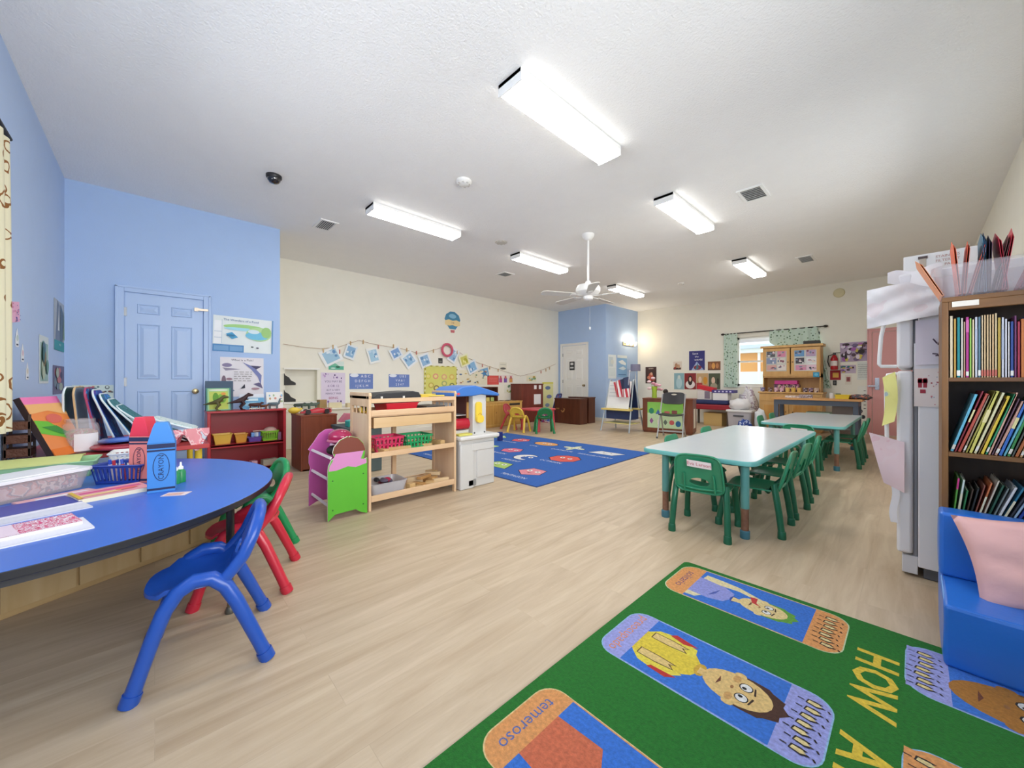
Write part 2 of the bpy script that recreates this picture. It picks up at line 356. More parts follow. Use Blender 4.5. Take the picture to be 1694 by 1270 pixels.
b.box(-.05, .05, .02, .085, .012, .0135, mat('D8D8D8'), M); b.box(-.06, .06, -.075, -.03, .012, .0135, mat('CFCFCF'), M); b.build('sign_plate', d2)
d3 = six_panel('door_3', frame((-.555, YB - .006, .01), (1, 0, 0), (0, 0, 1)), .9, 1.985, .006, 'E2A3A0', '9A9A9C', 'l', False, True)
# ---- windows
def window(name, axis, a0, a1, z0, z1, yin, yout, sgn):
    b = MB(); m = WHT; t = .05
    for (p, q, r_, s_) in ((a0, a1, z0, z0 + t), (a0, a1, z1 - t, z1), (a0, a0 + t, z0, z1), (a1 - t, a1, z0, z1), ((a0 + a1) / 2 - .02, (a0 + a1) / 2 + .02, z0, z1), (a0, a1, (z0 + z1) / 2 - .02, (z0 + z1) / 2 + .02)):
        b.box(p, q, min(yin, yout), max(yin, yout), r_, s_, m)
    o = struct(b, name, smooth=0)
    g = MB(); ym = (yin + yout) / 2; g.box(a0 + t, a1 - t, ym - .002, ym + .002, z0 + t, z1 - t, clear('E8F2FF', .92, .02)); g.build('window_pane', o)
    s_ = MB(); s_.box(a0 - .03, a1 + .03, yin - .0 if sgn > 0 else yin - .05, yin + .05 if sgn > 0 else yin, z0 - .03, z0, m); s_.build('window_sill', o, 0, .004)
    return o
window('window_1', 'y', -3.3, -1.6, .95, 2.2, YL - .04, YL - .09, 1)
wn = window('window_2', 'y', WX0, WX1, WZ0, WZ1, YB + .04, YB + .09, -1)
# blinds: only a raised stack at the top
b = MB(); bm_ = mat('F7F7F5', .6)
for i in range(10): b.box(WX0 + .05, WX1 - .05, YB + .01, YB + .035, WZ1 - .06 - i * .008, WZ1 - .055 - i * .008, bm_)
b.build('blind', wn)
# outside
struct(MB().box(-8, 6, YB + .2, 24, -.12, -.02, mat('8E9A6A', .9)), 'ground_outside', smooth=0)
b = MB(); b.box(-7, 4, 14.0, 14.3, 0, 1.95, mat('E9A24A', .8)); b.box(-7, 4, 13.96, 14.0, 0, 1.35, mat('F4F2EC', .7)); b.box(-7.2, 4.2, 13.8, 14.5, 1.95, 2.08, mat('F6F6F4', .7))
for x in (-4.6, -3.4, -2.2): b.box(x, x + .07, 13.9, 13.96, 0, 1.95, mat('F6F6F4'))
M = Matrix.Translation((0, 0, 0)); b.box(-7.2, 4.2, 13.7, 14.6, 2.08, 2.2, mat('C9D3DF', .6))
nb = struct(b, 'house_outside', smooth=0)
# ================================================================ CEILING THINGS
HOUS = mat('F5F5F2', .4)
def light_fixture(label, x, y):
    t = thing('ceiling_light', label, 'ceiling light', (x, y, CEIL), 0, 'long fluorescent fixtures on the ceiling')
    b = MB(); b.box(-.11, .11, 0, 1.2, -.032, 0, HOUS); b.box(-.112, .112, 0, .012, -.085, 0, HOUS); b.box(-.112, .112, 1.188, 1.2, -.085, 0, HOUS)
    b.build('housing', t, 0, .003)
    P = [(-.106, -.03), (-.104, -.06), (-.096, -.08), (-.08, -.086), (.08, -.086), (.096, -.08), (.104, -.06), (.106, -.03)]
    b = MB(); b.loft([[Vector((p, q, z)) for p, z in P] for q in (.013, 1.187)], glow('FFFDF9', TUBE_W)); k_ = b.mi(glow('FFFDF8', TUBE_W * .22))
    b.bm.normal_update()
    for f in b.bm.faces:
        if abs(f.normal.z) < .8: f.material_index = k_
    b.build('diffuser', t, 0)
    return t
light_fixture('largest fluorescent ceiling light, nearest the camera in the middle of the ceiling', -1.83, 1.70)
light_fixture('long fluorescent ceiling light left of centre, nearest the blue corner wall', -4.26, 1.78)
light_fixture('fluorescent ceiling light just left of the ceiling fan', -4.30, 4.12)
light_fixture('fluorescent ceiling light over the near green table, right of the ceiling fan', -1.86, 4.0)
light_fixture('far fluorescent ceiling light seen behind the fan blades by the blue nook', -4.34, 6.95)
light_fixture('small-looking far fluorescent ceiling light over the far green table', -1.97, 6.98)
def vent(label, x, y, wx, wy):
    t = thing('air_vent', label, 'air vent', (x, y, CEIL), 0, 'ceiling air vents')
    b = MB(); b.box(-wx / 2, wx / 2, -wy / 2, wy / 2, -.006, 0, mat('6E6E6E', .8)); b.build('duct', t, 0)
    b = MB(); f = .03
    for q in ((-wx / 2 - f, wx / 2 + f, -wy / 2 - f, -wy / 2), (-wx / 2 - f, wx / 2 + f, wy / 2, wy / 2 + f), (-wx / 2 - f, -wx / 2, -wy / 2, wy / 2), (wx / 2, wx / 2 + f, -wy / 2, wy / 2)): b.box(*q, -.012, 0, HOUS)
    b.build('frame', t, 0, .002)
    b = MB()
    for i in range(7):
        u = -wy / 2 + (i + .5) * wy / 7; b.rbox((0, u, -.012), (wx, .016, .002), HOUS, rx=R(35))
    b.build('louvers', t, 0)
vent('ceiling air vent by the top edge of the left cream wall, nearest the blue corner', -5.2, 1.6, .3, .16)
vent('ceiling air vent right of the second row of lights, largest in view', -1.18, 4.67, .18, .3)
vent('faint ceiling air vent near the window wall on the right', -1.22, 7.8, .16, .36)
vent('small ceiling air vent beyond the dome camera row, above the garland of cards', -5.28, 4.8, .2, .2)
t = thing('dome_camera', 'black dome security camera on the ceiling near the blue wall', 'security camera', (-4.3, .85, CEIL))
b = MB(); b.lathe([(.0, 0), (.068, 0), (.068, -.02), (.062, -.03), (0, -.03)], (0, 0, 0), mat('1C1C1F', .4)); b.build('base', t)
b = MB(); b.lathe([(.058, -.03), (.055, -.05), (.04, -.07), (.02, -.08), (0, -.082)], (0, 0, 0), mat('101015', .08, 0, 0, 200, .02, 6, 1)); b.build('dome', t)
def disc(name, label, cat, x, y, r, h, col='F0EFEA'):
    b = MB(); b.lathe([(0, 0), (r, 0), (r, -h * .4), (r * .8, -h * .8), (r * .45, -h), (0, -h)], (0, 0, 0), mat(col, .5)); 
    for k in range(8): b.rbox((math.cos(k * PI / 4) * r * .75, math.sin(k * PI / 4) * r * .75, -h * .8), (.012, .02, .012), mat('CFCDC6'), rz=k * PI / 4)
    return tag(b.build(name), label, cat, None, (x, y, CEIL))
disc('smoke_detector', 'round white smoke detector on the ceiling between the two nearest lights', 'smoke detector', -3.1, 2.26, .075, .045)
disc('occupancy_sensor', 'flat beige round sensor on the ceiling beside the fan', 'sensor', -4.1, 3.65, .09, .015, 'CFCBC0')
disc('smoke_detector', 'tiny far smoke detector on the ceiling to the right of the fan', 'smoke detector', -3.28, 7.86, .06, .035)
# ceiling fan
t = thing('ceiling_fan', 'white five-blade ceiling fan hanging on a long down rod', 'ceiling fan', (-3.07, 4.33, CEIL))
FM = mat('F4F3EF', .35)
b = MB(); b.lathe([(0, 0), (.085, 0), (.08, -.03), (.05, -.07), (.02, -.085), (0, -.085)], (0, 0, 0), FM); b.build('canopy', t)
b = MB(); b.tube([(0, 0, -.07), (0, 0, -.66)], .014, FM, 12); b.build('down_rod', t)
b = MB(); b.lathe([(0, -.63), (.03, -.64), (.045, -.68), (.14, -.70), (.165, -.74), (.165, -.79), (.13, -.83), (.07, -.85), (.065, -.89), (.03, -.91), (0, -.91)], (0, 0, 0), FM, 28); b.build('motor', t)
for k in range(5):
    a = R(72 * k + 24); M = Matrix.Rotation(a, 4, 'Z') @ Matrix.Translation((0, 0, -.835)) @ Matrix.Rotation(R(11), 4, 'X')
    bl = MB(); P = [(.2, -.05), (.62, -.07), (.66, -.05), (.675, 0), (.66, .05), (.62, .07), (.2, .05)]; bl.prism(P, -.004, .004, mat('DAD8D0', .5), M); bo = bl.build('blade', t)
    i_ = MB(); i_.prism([(.08, -.015), (.16, -.012), (.2, -.04), (.26, -.03), (.26, .03), (.2, .04), (.16, .012), (.08, .015)], -.012, -.004, mat('EDECE6', .4), M); i_.build('blade_bracket', bo)
b = MB(); b.tube([(.03, 0, -.9), (.03, 0, -1.28)], .0015, mat('B8B6B0'), 6); b.ball((.03, 0, -1.29), .012, FM, 10, (1, 1, 1.8)); b.build('pull_chain', t)
# ================================================================ FLAT WALL PIECES
def wframe(wall, u, z, off=.002):
    if wall == 'X': return frame((XY + off, u, z), (0, 1, 0), (0, 0, 1))
    if wall == 'D': return frame((XD + off, u, z), (0, 1, 0), (0, 0, 1))
    if wall == 'N': return frame((XN + off, u, z), (0, 1, 0), (0, 0, 1))
    if wall == 'B': return frame((u, YB - off, z), (1, 0, 0), (0, 0, 1))
    if wall == 'L': return frame((u, YL + off, z), (-1, 0, 0), (0, 0, 1))
def deco(b, items, W, H, z, M):
    """items in 0..1 sheet units (x right, y up)"""
    k = 0
    for it in items:
        k += 1; zz = z + .0007 * k; c = it[5] if it[0] == 't' else it[-1]; c = mat(c, .7) if isinstance(c, str) else c
        if it[0] == 'r': x0, y0, x1, y1 = it[1:5]; P = [(x0, y0), (x1, y0), (x1, y1), (x0, y1)]
        elif it[0] == 'e': P = ell(it[3], it[4], 18, it[1], it[2])
        elif it[0] == 'p': P = it[1]
        elif it[0] == 't':
            b.text(it[4], it[3] * H, M @ Matrix.Translation(((it[1] - .5) * W, (it[2] - .5) * H, zz)), c, 0, it[6] if len(it) > 6 else 1); continue
        b.flat([((x - .5) * W, (y - .5) * H) for x, y in P], zz, c, M)
def poster(name, label, cat, wall, px, col, items=(), group=None, rot=0, th=.0015, curl=0, wh=None):
    """px = pixel box (x0, y0, x1, y1) read on the wall plane, or wh = (u, z, W, H)"""
    if wh: u, z, W, H = wh
    else:
        f, c0 = {'X': (onX, XY), 'D': (onX, XD), 'N': (onX, XN), 'B': (onY, YB), 'L': (onY, YL)}[wall]
        (ua, za), (ub, zb) = f(px[0], px[1], c0), f(px[2], px[3], c0); u, z, W, H = (ua + ub) / 2, (za + zb) / 2, abs(ub - ua), abs(za - zb)
    M0 = wframe(wall, u, z); b = MB(); I = Matrix.Identity(4)
    b.prism([(-W / 2, -H / 2), (W / 2, -H / 2), (W / 2, H / 2), (-W / 2, H / 2)], 0, th, mat(col, .7) if isinstance(col, str) else col, I)
    deco(b, items, W, H, th, I)
    o = b.build(name, None, 0, norm=False); tag(o, label, cat, group)
    o.matrix_world = M0 @ Matrix.Rotation(R(rot), 4, 'Z'); return o
def scrib(n, x0, y0, x1, y1, col='6A6A78', seed=1):
    """lines of small unreadable print"""
    r = random.Random(seed); out = []; dy = (y1 - y0) / n
    for i in range(n):
        x = x0
        while x < x1 - .04:
            l = r.uniform(.04, .12); out.append(('r', x, y0 + dy * (i + .3), min(x + l, x1), y0 + dy * (i + .62), col)); x += l + .03
    return out
def blobs(n, cols, seed=1, s=(.05, .14), box=(0, 0, 1, 1)):
    r = random.Random(seed); out = []
    for i in range(n):
        rx = r.uniform(*s); ry = r.uniform(*s); out.append(('e', r.uniform(box[0] + rx, box[2] - rx), r.uniform(box[1] + ry, box[3] - ry), rx, ry, cols[i % len(cols)]))
    return out
# blue door wall
poster('pond_poster', 'white pond poster in green and blue, right of the blue door', 'poster', 'D', (352, 521, 451, 585), 'E9F1F0',
       [('r', 0, 0, .5, .2, '5B93C8'), ('r', .02, .03, .25, .16, '7CABD6'), ('r', .27, .03, .48, .16, '7CABD6'), ('r', .02, .22, .14, .86, 'F5F8FA'), ('r', .02, .38, .14, .39, '9DB8D0'), ('r', .02, .55, .14, .56, '9DB8D0'), ('r', .135, .22, .14, .9, 'A9C2D6'),
        ('e', .5, .72, .34, .08, 'A8D98C'), ('e', .45, .66, .28, .045, 'A9DFF0'), ('e', .75, .55, .22, .2, 'B9E0A0'), ('e', .72, .5, .2, .12, '79C6E6'), ('e', .66, .62, .1, .06, 'DCEFF6'), ('e', .88, .62, .09, .16, 'A3D083'), ('p', [(.2, .5), (.3, .56), (.4, .42), (.3, .36)], '4FA3CF'), ('e', .28, .46, .07, .03, '3F7FA8'),
        ('t', .45, .9, .085, 'The Wonders of a Pond', '5A7FA6'), ('e', .64, .17, .025, .02, '566'.ljust(6, '6')), ('e', .73, .15, .025, .02, '555566'), ('r', .98, 0, 1, 1, '5B93C8')], rot=-1.2)
poster('fish_poster', 'poster titled What is a Fish with a leaping purple swordfish, below the pond poster', 'poster', 'D', (364, 590, 436, 655), 'EBE8EC',
       [('t', .5, .93, .07, 'What is a Fish?', '35304E', 1.1), ('e', .15, .8, .11, .05, '8F86A8'), ('p', [(.05, .74), (.45, .7), (.12, .66)], '9A93A8'), ('p', [(.5, .88), (.68, .8), (.88, .79), (.82, .7), (.95, .55), (.93, .3), (.86, .5), (.7, .7)], '7E86B8'), ('p', [(.68, .8), (.95, .78), (.82, .7)], '4D4A66'), ('p', [(.93, .34), (.98, .2), (.75, .32), (.88, .36)], '6A6488'),
        ('e', .08, .4, .05, .14, '84707E'), ('e', .2, .45, .07, .03, 'A4828E'), ('p', [(.45, .2), (.55, .32), (.56, .22)], '3A3A48'), ('e', .8, .2, .1, .03, 'B08C98'), ('e', .2, .16, .12, .03, '8890A8')] + scrib(5, .3, .38, .72, .66, 'A9A6A4', 3))
poster('science_sign', 'pale green Science Center sign on the blue wall left of the door', 'sign', 'D', (119, 637, 188, 668), 'D4E6E4',
       [('t', .48, .56, .14, 'Science', '223344', 1.2), ('t', .46, .36, .14, 'Center', '223344', 1.2), ('e', .84, .88, .06, .1, '6C7A80'), ('e', .84, .9, .035, .06, 'D4E6E4')] + blobs(7, ['8B5A4A', '5E7F8A', 'C08A7A'], 4, (.03, .06), (.02, .74, .7, .98)) + blobs(8, ['7A5A50', '56626A', 'A0705E'], 5, (.03, .06), (.7, .05, 1, .75)))
# left wall (seen at a slant)
poster('stone_poster', 'tall grey rock-face poster with teal base, highest on the left wall by the corner', 'poster', 'L', None, 'AEB6BE',
       [('r', 0, 0, 1, .2, '3C9AA0'), ('p', [(.1, .2), (.3, 1), (.55, .9), (.5, .2)], '7C8AA0'), ('p', [(.5, .2), (.6, .95), (.9, .8), (.8, .2)], '5E7488'), ('p', [(.3, .4), (.4, .95), (.46, .4)], 'D9DEE2'), ('p', [(.85, .25), (.95, .9), (1, .25)], '8FAE96'), ('t', .5, .12, .06, 'ROCKS', 'E9F4F4')], wh=(-5.47, 1.56, .5, .46))
poster('animal_poster', 'slim white poster of green and brown animals on the left wall', 'poster', 'L', None, 'D8E2E2', [('r', .08, .05, .92, .85, '9DBFB8')] + blobs(12, ['6E9A8C', '3F6E6E', '8A7A5A', 'B9C8B0', '5A7A90'], 8, (.08, .18), (.08, .05, .92, .9)), wh=(-4.8, 1.22, .34, .38))
poster('dark_poster', 'dark blue and red poster behind the leaning boards on the left wall', 'poster', 'L', None, '6F6A88', blobs(10, ['B06A78', '4A4A6A', '7A8A9A', 'A8B0A0', 'C07A80'], 9, (.1, .2)), wh=(-5.45, 1.06, .55, .26))
poster('pink_note', 'small pink spotted paper note beside the left curtain', 'paper note', 'L', None, 'EFB6D2', blobs(14, ['8A6AB0', '5E5AA8', 'D06A9A'], 10, (.03, .06)), wh=(-3.93, 1.49, .22, .13), rot=8)
for i, (u, z, c, w_) in enumerate([(-3.98, 1.33, 'C9D9CE', 'pale green bottle-shaped word card'), (-4.12, 1.24, 'E4C7D0', 'pink bottle-shaped word card below the green one'), (-4.25, 1.12, 'E2D8C4', 'cream word card nearest the leaning picture book')]):
    b = MB(); b.prism([(-.035, -.06), (.035, -.06), (.04, -.01), (.02, .03), (0, .06), (-.02, .03), (-.04, -.01)], 0, .0015, mat('EDEFF0')); b.flat(ell(.024, .02, 14, 0, -.002), .0022, mat(c)); b.box(-.02, .02, -.05, -.04, .0015, .0025, mat('333340'))
    o = b.build('word_card', None, 0, norm=False); tag(o, w_ + ' on the left wall', 'word card', 'word cards on the left wall'); o.matrix_world = wframe('L', u, z)
# cream side wall
poster('green_picture', 'small green landscape picture under the first blue card of the garland', 'picture', 'X', (543, 597, 569, 612), 'DDEBE4', [('r', .02, .02, .98, .45, '5FB89A'), ('p', [(.1, .45), (.4, .8), (.7, .45)], '7CC3A4'), ('e', .6, .35, .14, .1, '2E6A50'), ('e', .3, .2, .16, .08, 'CFEAE0')])
poster('quote_poster', 'lavender poster of hand-lettered lines beside the wall niche', 'poster', 'X', (531, 616, 571, 668), 'E2D6EA',
       [('t', .5, .72, .09, 'YOU MAY BE', '6A5A86'), ('t', .5, .58, .1, '4 OR 12', '7A5A96'), ('t', .5, .45, .075, 'BUT A VERY', '6A5A86'), ('t', .5, .34, .075, 'PERFECT FREE', '6A5A86'), ('t', .5, .2, .1, 'BEING', 'B05A8A')] + blobs(10, ['8A6AA8', 'C9A8D8', '5E4A7A'], 12, (.015, .04), (0, .8, 1, 1)) + blobs(7, ['8A6AA8', 'C9A8D8', '5E4A7A'], 13, (.015, .04), (0, 0, 1, .14)))
for (box, s1, s2, s3, lab, sd) in (((578, 618, 617, 643), 'A B C', 'D E F G H', 'I J K L M', 'blue letter chart starting with A B C on the cream wall above the wooden shelf', 1), ((643, 619, 677, 640), 'U E S', 'V A & 1', '2 3 4 7', 'second blue letter chart, to the right of the A B C chart', 2)):
    poster('letter_chart', lab, 'chart', 'X', box, '6F87C6', [('t', .68, .84, .26, s1, 'F2F5FC'), ('t', .55, .52, .24, s2, 'F2F5FC', 1), ('t', .52, .2, .24, s3, 'F2F5FC', 1), ('e', .2, .9, .18, .12, 'E9EEF8')], 'blue letter charts')
SMI = []
for (x, y, c) in ((.12, .62, 'D8D25A'), (.34, .62, 'E59A86'), (.6, .6, 'E5B08A'), (.84, .6, 'E3C06A'), (.6, .36, 'A9B87A'), (.36, .2, '8A7A50'), (.2, .3, 'CDBB55'), (.84, .28, '7A8A50')): SMI += [('e', x, y, .085, .1, c), ('e', x, y, .05, .06, 'E9DC8A')]
for i in range(12): SMI.append(('r', i / 12 + .01, .965, i / 12 + .06, .995, ('9A8A3A', 'E8E6D0')[i % 2])); SMI.append(('r', 0, i / 12 + .01, .03, i / 12 + .06, ('9A8A3A', 'E8E6D0')[i % 2])); SMI.append(('r', .97, i / 12 + .01, 1, i / 12 + .06, ('9A8A3A', 'E8E6D0')[i % 2]))
poster('bulletin_board', 'yellow-green bulletin board with round paper flowers and a checked border', 'bulletin board', 'X', (701, 604, 755, 650), 'DFDC78', SMI, th=.008)
# hot-air balloon cut-out
b = MB(); cb = mat('4F8FB0', .7); M = Matrix.Identity(4)
b.prism([(-.17, .0), (-.21, .1), (-.17, .2), (-.06, .27), (.06, .27), (.17, .2), (.21, .1), (.17, 0), (.08, -.12), (-.08, -.12)], 0, .003, cb)
b.flat([(-.2, .06), (-.2, -.03), (-.1, -.05), (0, -.03), (.1, -.05), (.2, -.03), (.2, .06), (.1, .09), (0, .07), (-.1, .09)], .0037, mat('F0D9A0')); b.flat(ell(.1, .05, 16, 0, .17), .004, mat('8CC3DC')); b.text('2 BE', .05, Matrix.Translation((0, .02, .0048)), mat('A07A5A'))
b.prism([(-.045, -.2), (.045, -.2), (.055, -.14), (-.055, -.14)], 0, .006, mat('C86A72'))
o = b.build('balloon_cutout', None, 0, norm=False); tag(o, 'blue and cream paper hot-air balloon high on the cream wall', 'wall decoration'); o.matrix_world = wframe('X', 4.86, 2.33)
# garland string and its cards
G = [onX(x, y, XY) for x, y in ((468, 569), (500, 574), (530, 577), (560, 574), (580, 567), (593, 563), (612, 568), (640, 573), (665, 577), (690, 584), (705, 582), (720, 578), (737, 572), (752, 578), (770, 590), (790, 600), (815, 608), (840, 616), (860, 622), (880, 617), (900, 610), (918, 602))]
b = MB(); b.tube([(XY + .022, u, z) for u, z in G], .004, mat('B89A80', .8), 6); tag(b.build('garland_string'), 'thin brown garland string swagged along the cream wall', 'string')
CARDS = [((547, 589), .34, .28, 28, 'F0F3F4', 'A3C9E2', 'largest pale blue card, first on the garland from the niche'), ((579, 582), .2, .26, -18, 'E6EDF2', '8FB8DC', 'pale blue card hung second on the garland'), ((617, 588), .22, .3, 16, 'F0F2F0', 'A9CFE6', 'pale blue card hung alone below a clothespin in the third place of the garland'),
         ((654, 584), .24, .22, 28, 'E8EEF4', '85AADB', 'stronger blue card in the fourth place of the garland'), ((676, 595), .28, .28, 38, 'F0F4F6', '9CC4E4', 'tilted blue card between two others in the fifth place of the garland'), ((702, 596), .26, .28, 22, 'EEF3F6', '98BEE0', 'blue card on the garland above the left corner of the bulletin board'),
         ((749, 588), .22, .32, -28, 'EEF2F6', '9DC0E0', 'narrow blue card right of the pink wreath'), ((767, 596), .26, .26, 20, 'EFEFC8', 'D3CF6C', 'yellow card on the garland among the blue ones'), ((780, 607), .3, .28, 26, 'EAF1F6', '8DBCE2', 'blue card with an arch, on the lower right of the garland')]
for i, ((x, y), W, H, rt, c1, c2, lab) in enumerate(CARDS):
    u, z = onX(x, y, XY); b = MB(); b.prism([(-W / 2, -H / 2), (W / 2, -H / 2), (W / 2, H / 2), (-W / 2, H / 2)], 0, .0015, mat(c1, .7)); deco(b, [('r', .14, .14, .86, .86, c2)] + blobs(5, ['C5DDF0', '6F9BC8', 'E8F1F8'] if c2 != 'D3CF6C' else ['B8B440', 'EFEBA0'], 20 + i, (.06, .14), (.14, .14, .86, .86)), W, H, .0015, Matrix.Identity(4))
    o = b.build('hanging_card', None, 0, norm=False); tag(o, lab, 'hanging card', 'cards pegged on the garland'); o.matrix_world = wframe('X', u, z, .026 + .002 * (i % 2)) @ Matrix.Rotation(R(rt), 4, 'Z')
PN_ = ['first', 'second', 'third', 'fourth', 'fifth', 'sixth', 'seventh', 'eighth', 'ninth', 'tenth', 'eleventh', 'twelfth', 'thirteenth', 'fourteenth', 'fifteenth', 'sixteenth', 'last']
PEG = [(534, 578), (550, 572), (561, 580), (579, 566), (600, 564), (625, 572), (650, 571), (672, 577), (688, 582), (716, 579), (755, 581), (797, 603), (809, 607), (823, 611), (894, 614), (902, 611), (908, 608)]
for i, (x, y) in enumerate(PEG):
    u, z = onX(x, y, XY); b = MB(); b.rbox((XY + .026, u, z - .02), (.012, .02, .075), mat(('C9A878', 'C8756A')[i % 3 == 2])); tag(b.build('clothespin', None, 0), f'small wooden clothespin, {PN_[i]} from the left along the garland string', 'clothespin', 'clothespins on the garland')
# wreath
u, z = onX(738, 579, XY); b = MB(); b.tube([(XY + .05, u + .13 * math.cos(a * PI / 10), z + .13 * math.sin(a * PI / 10)) for a in range(20)], .026, mat('D9607A', .8, 0, .8, 60), 8, True); tag(b.build('wreath'), 'small round pink wreath on the cream wall above the garland cards', 'wreath')
poster('black_tag', 'tiny black square tag under the pink wreath', 'tag', 'X', (725, 592, 732, 601), '3A3C38', [('r', .2, .2, .8, .5, '777A70')])
poster('picture_strip', 'long cream picture strip of small printed figures on the wall behind the toy kitchen', 'poster', 'X', (758, 612, 806, 636), 'EDE6CC', blobs(26, ['5E8A66', 'C9A24A', 'A86A4A', '5A7A9A', 'D8C07A'], 31, (.02, .05)), th=.002)
poster('red_poster', 'bright red poster on the wall above the dark toy hutch', 'poster', 'X', (806, 621, 825, 636), 'DE5A52', scrib(3, .15, .3, .85, .8, 'E9948A', 4))
for i, (x, c, l) in enumerate(((828, 'C0508A', 'small picture of a magenta bag, left of a row of three'), (836, '7A5AA8', 'small picture of a purple bag, middle of a row of three'), (845, 'D8A05A', 'small picture of a tan bag, right of a row of three'))):
    poster('bag_picture', l + ' on the cream wall', 'picture', 'X', (x - 3.6, 620, x + 3.6, 633), 'EBDDD8', [('r', .15, .05, .85, .6, c), ('e', .5, .68, .22, .2, 'C86A6A')], 'bag pictures on the cream wall')
poster('star_picture', 'small blue star-shaped picture at the end of the garland cards', 'picture', 'X', None, '84B4D8', [('p', [(.5, .95), (.62, .62), (.95, .6), (.7, .4), (.8, .05), (.5, .25), (.2, .05), (.3, .4), (.05, .6), (.38, .62)], '4F8CBE')], wh=(5.78, 1.24, .26, .22), rot=15)
poster('flower_print', 'white sheet with a green flower sketch above the stove', 'picture', 'X', (834, 636, 850, 650), 'E9E9DA', blobs(8, ['8FA868', 'C8C070', '6A8A6A'], 33, (.07, .14)))
poster('small_notice', 'two faint grey notices high above the play stove', 'notice', 'X', (826, 599, 838, 612), 'E8E4D2', [('e', .5, .2, .4, .14, '5E5E58'), ('r', .1, .7, .9, .74, '9A9A90')])
poster('flag_picture', 'small picture of coloured leaves above the tall brown cabinet', 'picture', 'X', (871, 621, 887, 631), 'EDE6C8', blobs(8, ['C9A24A', '6AA898', '8FA868'], 34, (.08, .16)))
poster('fish_chart', 'yellow chart with blue fish hanging beside the white door', 'chart', 'X', (897, 632, 915, 694), 'EAE7A8', [('e', .5, .85, .24, .05, '6C82A8'), ('e', .62, .62, .24, .05, '7C84B0'), ('e', .45, .4, .2, .05, '8AA0B8'), ('r', 0, .96, 1, 1, 'E4DC5A')])
# nook
poster('white_chart', 'pale white chart on the blue nook under the vanity light', 'chart', 'N', (1006, 586, 1019, 626), 'E6EEF2', [('r', .1, .5, .6, .9, 'C9D8E0'), ('e', .5, .7, .2, .1, 'D8DEDA'), ('r', .1, .1, .9, .45, 'DCE8EC')])
poster('blue_map', 'blue and white map poster right of the pale chart on the nook', 'poster', 'N', (1021, 587, 1037, 624), '8DBBE6', [('r', .0, .88, 1, 1, 'DCE6EC'), ('p', [(.1, .7), (.5, .8), (.9, .65), (.85, .55), (.4, .6)], 'EAF2F8'), ('p', [(.1, .4), (.6, .5), (.9, .4), (.6, .32)], 'DCECF8'), ('r', .1, .1, .9, .14, '5E8AC0')])
# back wall
poster('dancer_poster', 'tall dark poster of a figure in red above the green-fronted cabinet', 'poster', 'B', (1068, 607, 1086, 634), '4A3430', [('t', .5, .9, .1, 'LEARN', 'E8D8C8'), ('e', .5, .4, .22, .25, 'C8604A'), ('e', .55, .58, .1, .09, 'E0B090'), ('e', .3, .35, .14, .1, 'D98A6A'), ('e', .7, .25, .2, .1, 'A83A34')])
poster('world_poster', 'navy poster reading Save the World, top centre of the picture group', 'poster', 'B', (1140, 581, 1166, 612), '3A3A7E', [('t', .4, .86, .15, 'Save', 'F0F0F8', 1.1), ('t', .5, .7, .13, 'the', 'F0F0F8', 1.1), ('t', .6, .54, .15, 'world', 'F0F0F8', 1.1), ('p', [(.15, 0), (.5, .45), (.95, 0)], 'A9B8DC'), ('e', .55, .14, .25, .12, '8A3A4A'), ('p', [(.4, 0), (.55, .4), (.62, .1)], '4A7A8A')])
poster('photo_print', 'small brown and cream photo print left of the navy poster', 'photo', 'B', (1114, 598, 1128, 611), 'E4D8C8', [('r', .02, 0, .9, .25, '4A3028'), ('e', .35, .5, .18, .3, 'B88A6A'), ('e', .65, .4, .14, .25, 'C9A080'), ('e', .2, .2, .12, .15, 'A03A30')])
poster('photo_print', 'small golden-brown photo print right of the navy poster', 'photo', 'B', (1171, 598, 1192, 612), '8A5A3A', [('e', .45, .5, .14, .35, 'E3A65A'), ('e', .75, .5, .12, .3, 'C98A5A'), ('e', .2, .5, .12, .3, 'A8704A'), ('r', 0, 0, 1, .1, '5A3A2A')])
for i, (a, c, bg, it, l) in enumerate(((1115, 1132, '8FB6C0', [('e', .5, .4, .3, .35, 'B8D6DC'), ('e', .5, .75, .14, .12, 'D8E4E0')], 'pale blue picture, first of the joined row under the navy poster'), (1132, 1152, '8E2E30', [('e', .5, .3, .4, .25, 'F0E8E4'), ('e', .5, .55, .2, .3, '3A2A2A'), ('e', .5, .62, .1, .14, 'EAC8B4')], 'red picture with a dark-haired figure, second in the joined row'),
                                        (1152, 1172, 'C9A87A', [('e', .3, .6, .14, .2, 'EAD0B8'), ('e', .75, .55, .18, .24, 'D89A3A'), ('r', 0, 0, .5, .4, 'B03A3A')], 'tan picture with orange shapes, third in the joined row'), (1172, 1192, '57604A', [('e', .4, .55, .16, .22, 'E4C8B0'), ('e', .45, .2, .3, .2, 'A8A088'), ('e', .8, .5, .1, .2, '3A3A30')], 'dark green picture at the right end of the joined row'))):
    poster('row_picture', l, 'picture', 'B', (a + .3, 617 + i * .15, a + (17 if i == 0 else 20) - .3, 644), bg, it, 'joined row of pictures on the window wall')
poster('flower_poster', 'large poster of purple and white flowers right of the fire extinguisher', 'poster', 'B', (1390, 567, 1437, 597), 'B7A4C0', blobs(40, ['3A3236', 'E6DCEC', 'A868B0', '5E4A58', 'D6C65A', '7A6A90'], 40, (.05, .13)), rot=1.5)
poster('flower_poster', 'small purple and teal flower picture below the large flower poster', 'poster', 'B', (1390, 604, 1416, 617), 'C9B8CC', blobs(16, ['8A5AA0', '3A7A80', 'D8C060', '5A3A50'], 41, (.06, .14)))
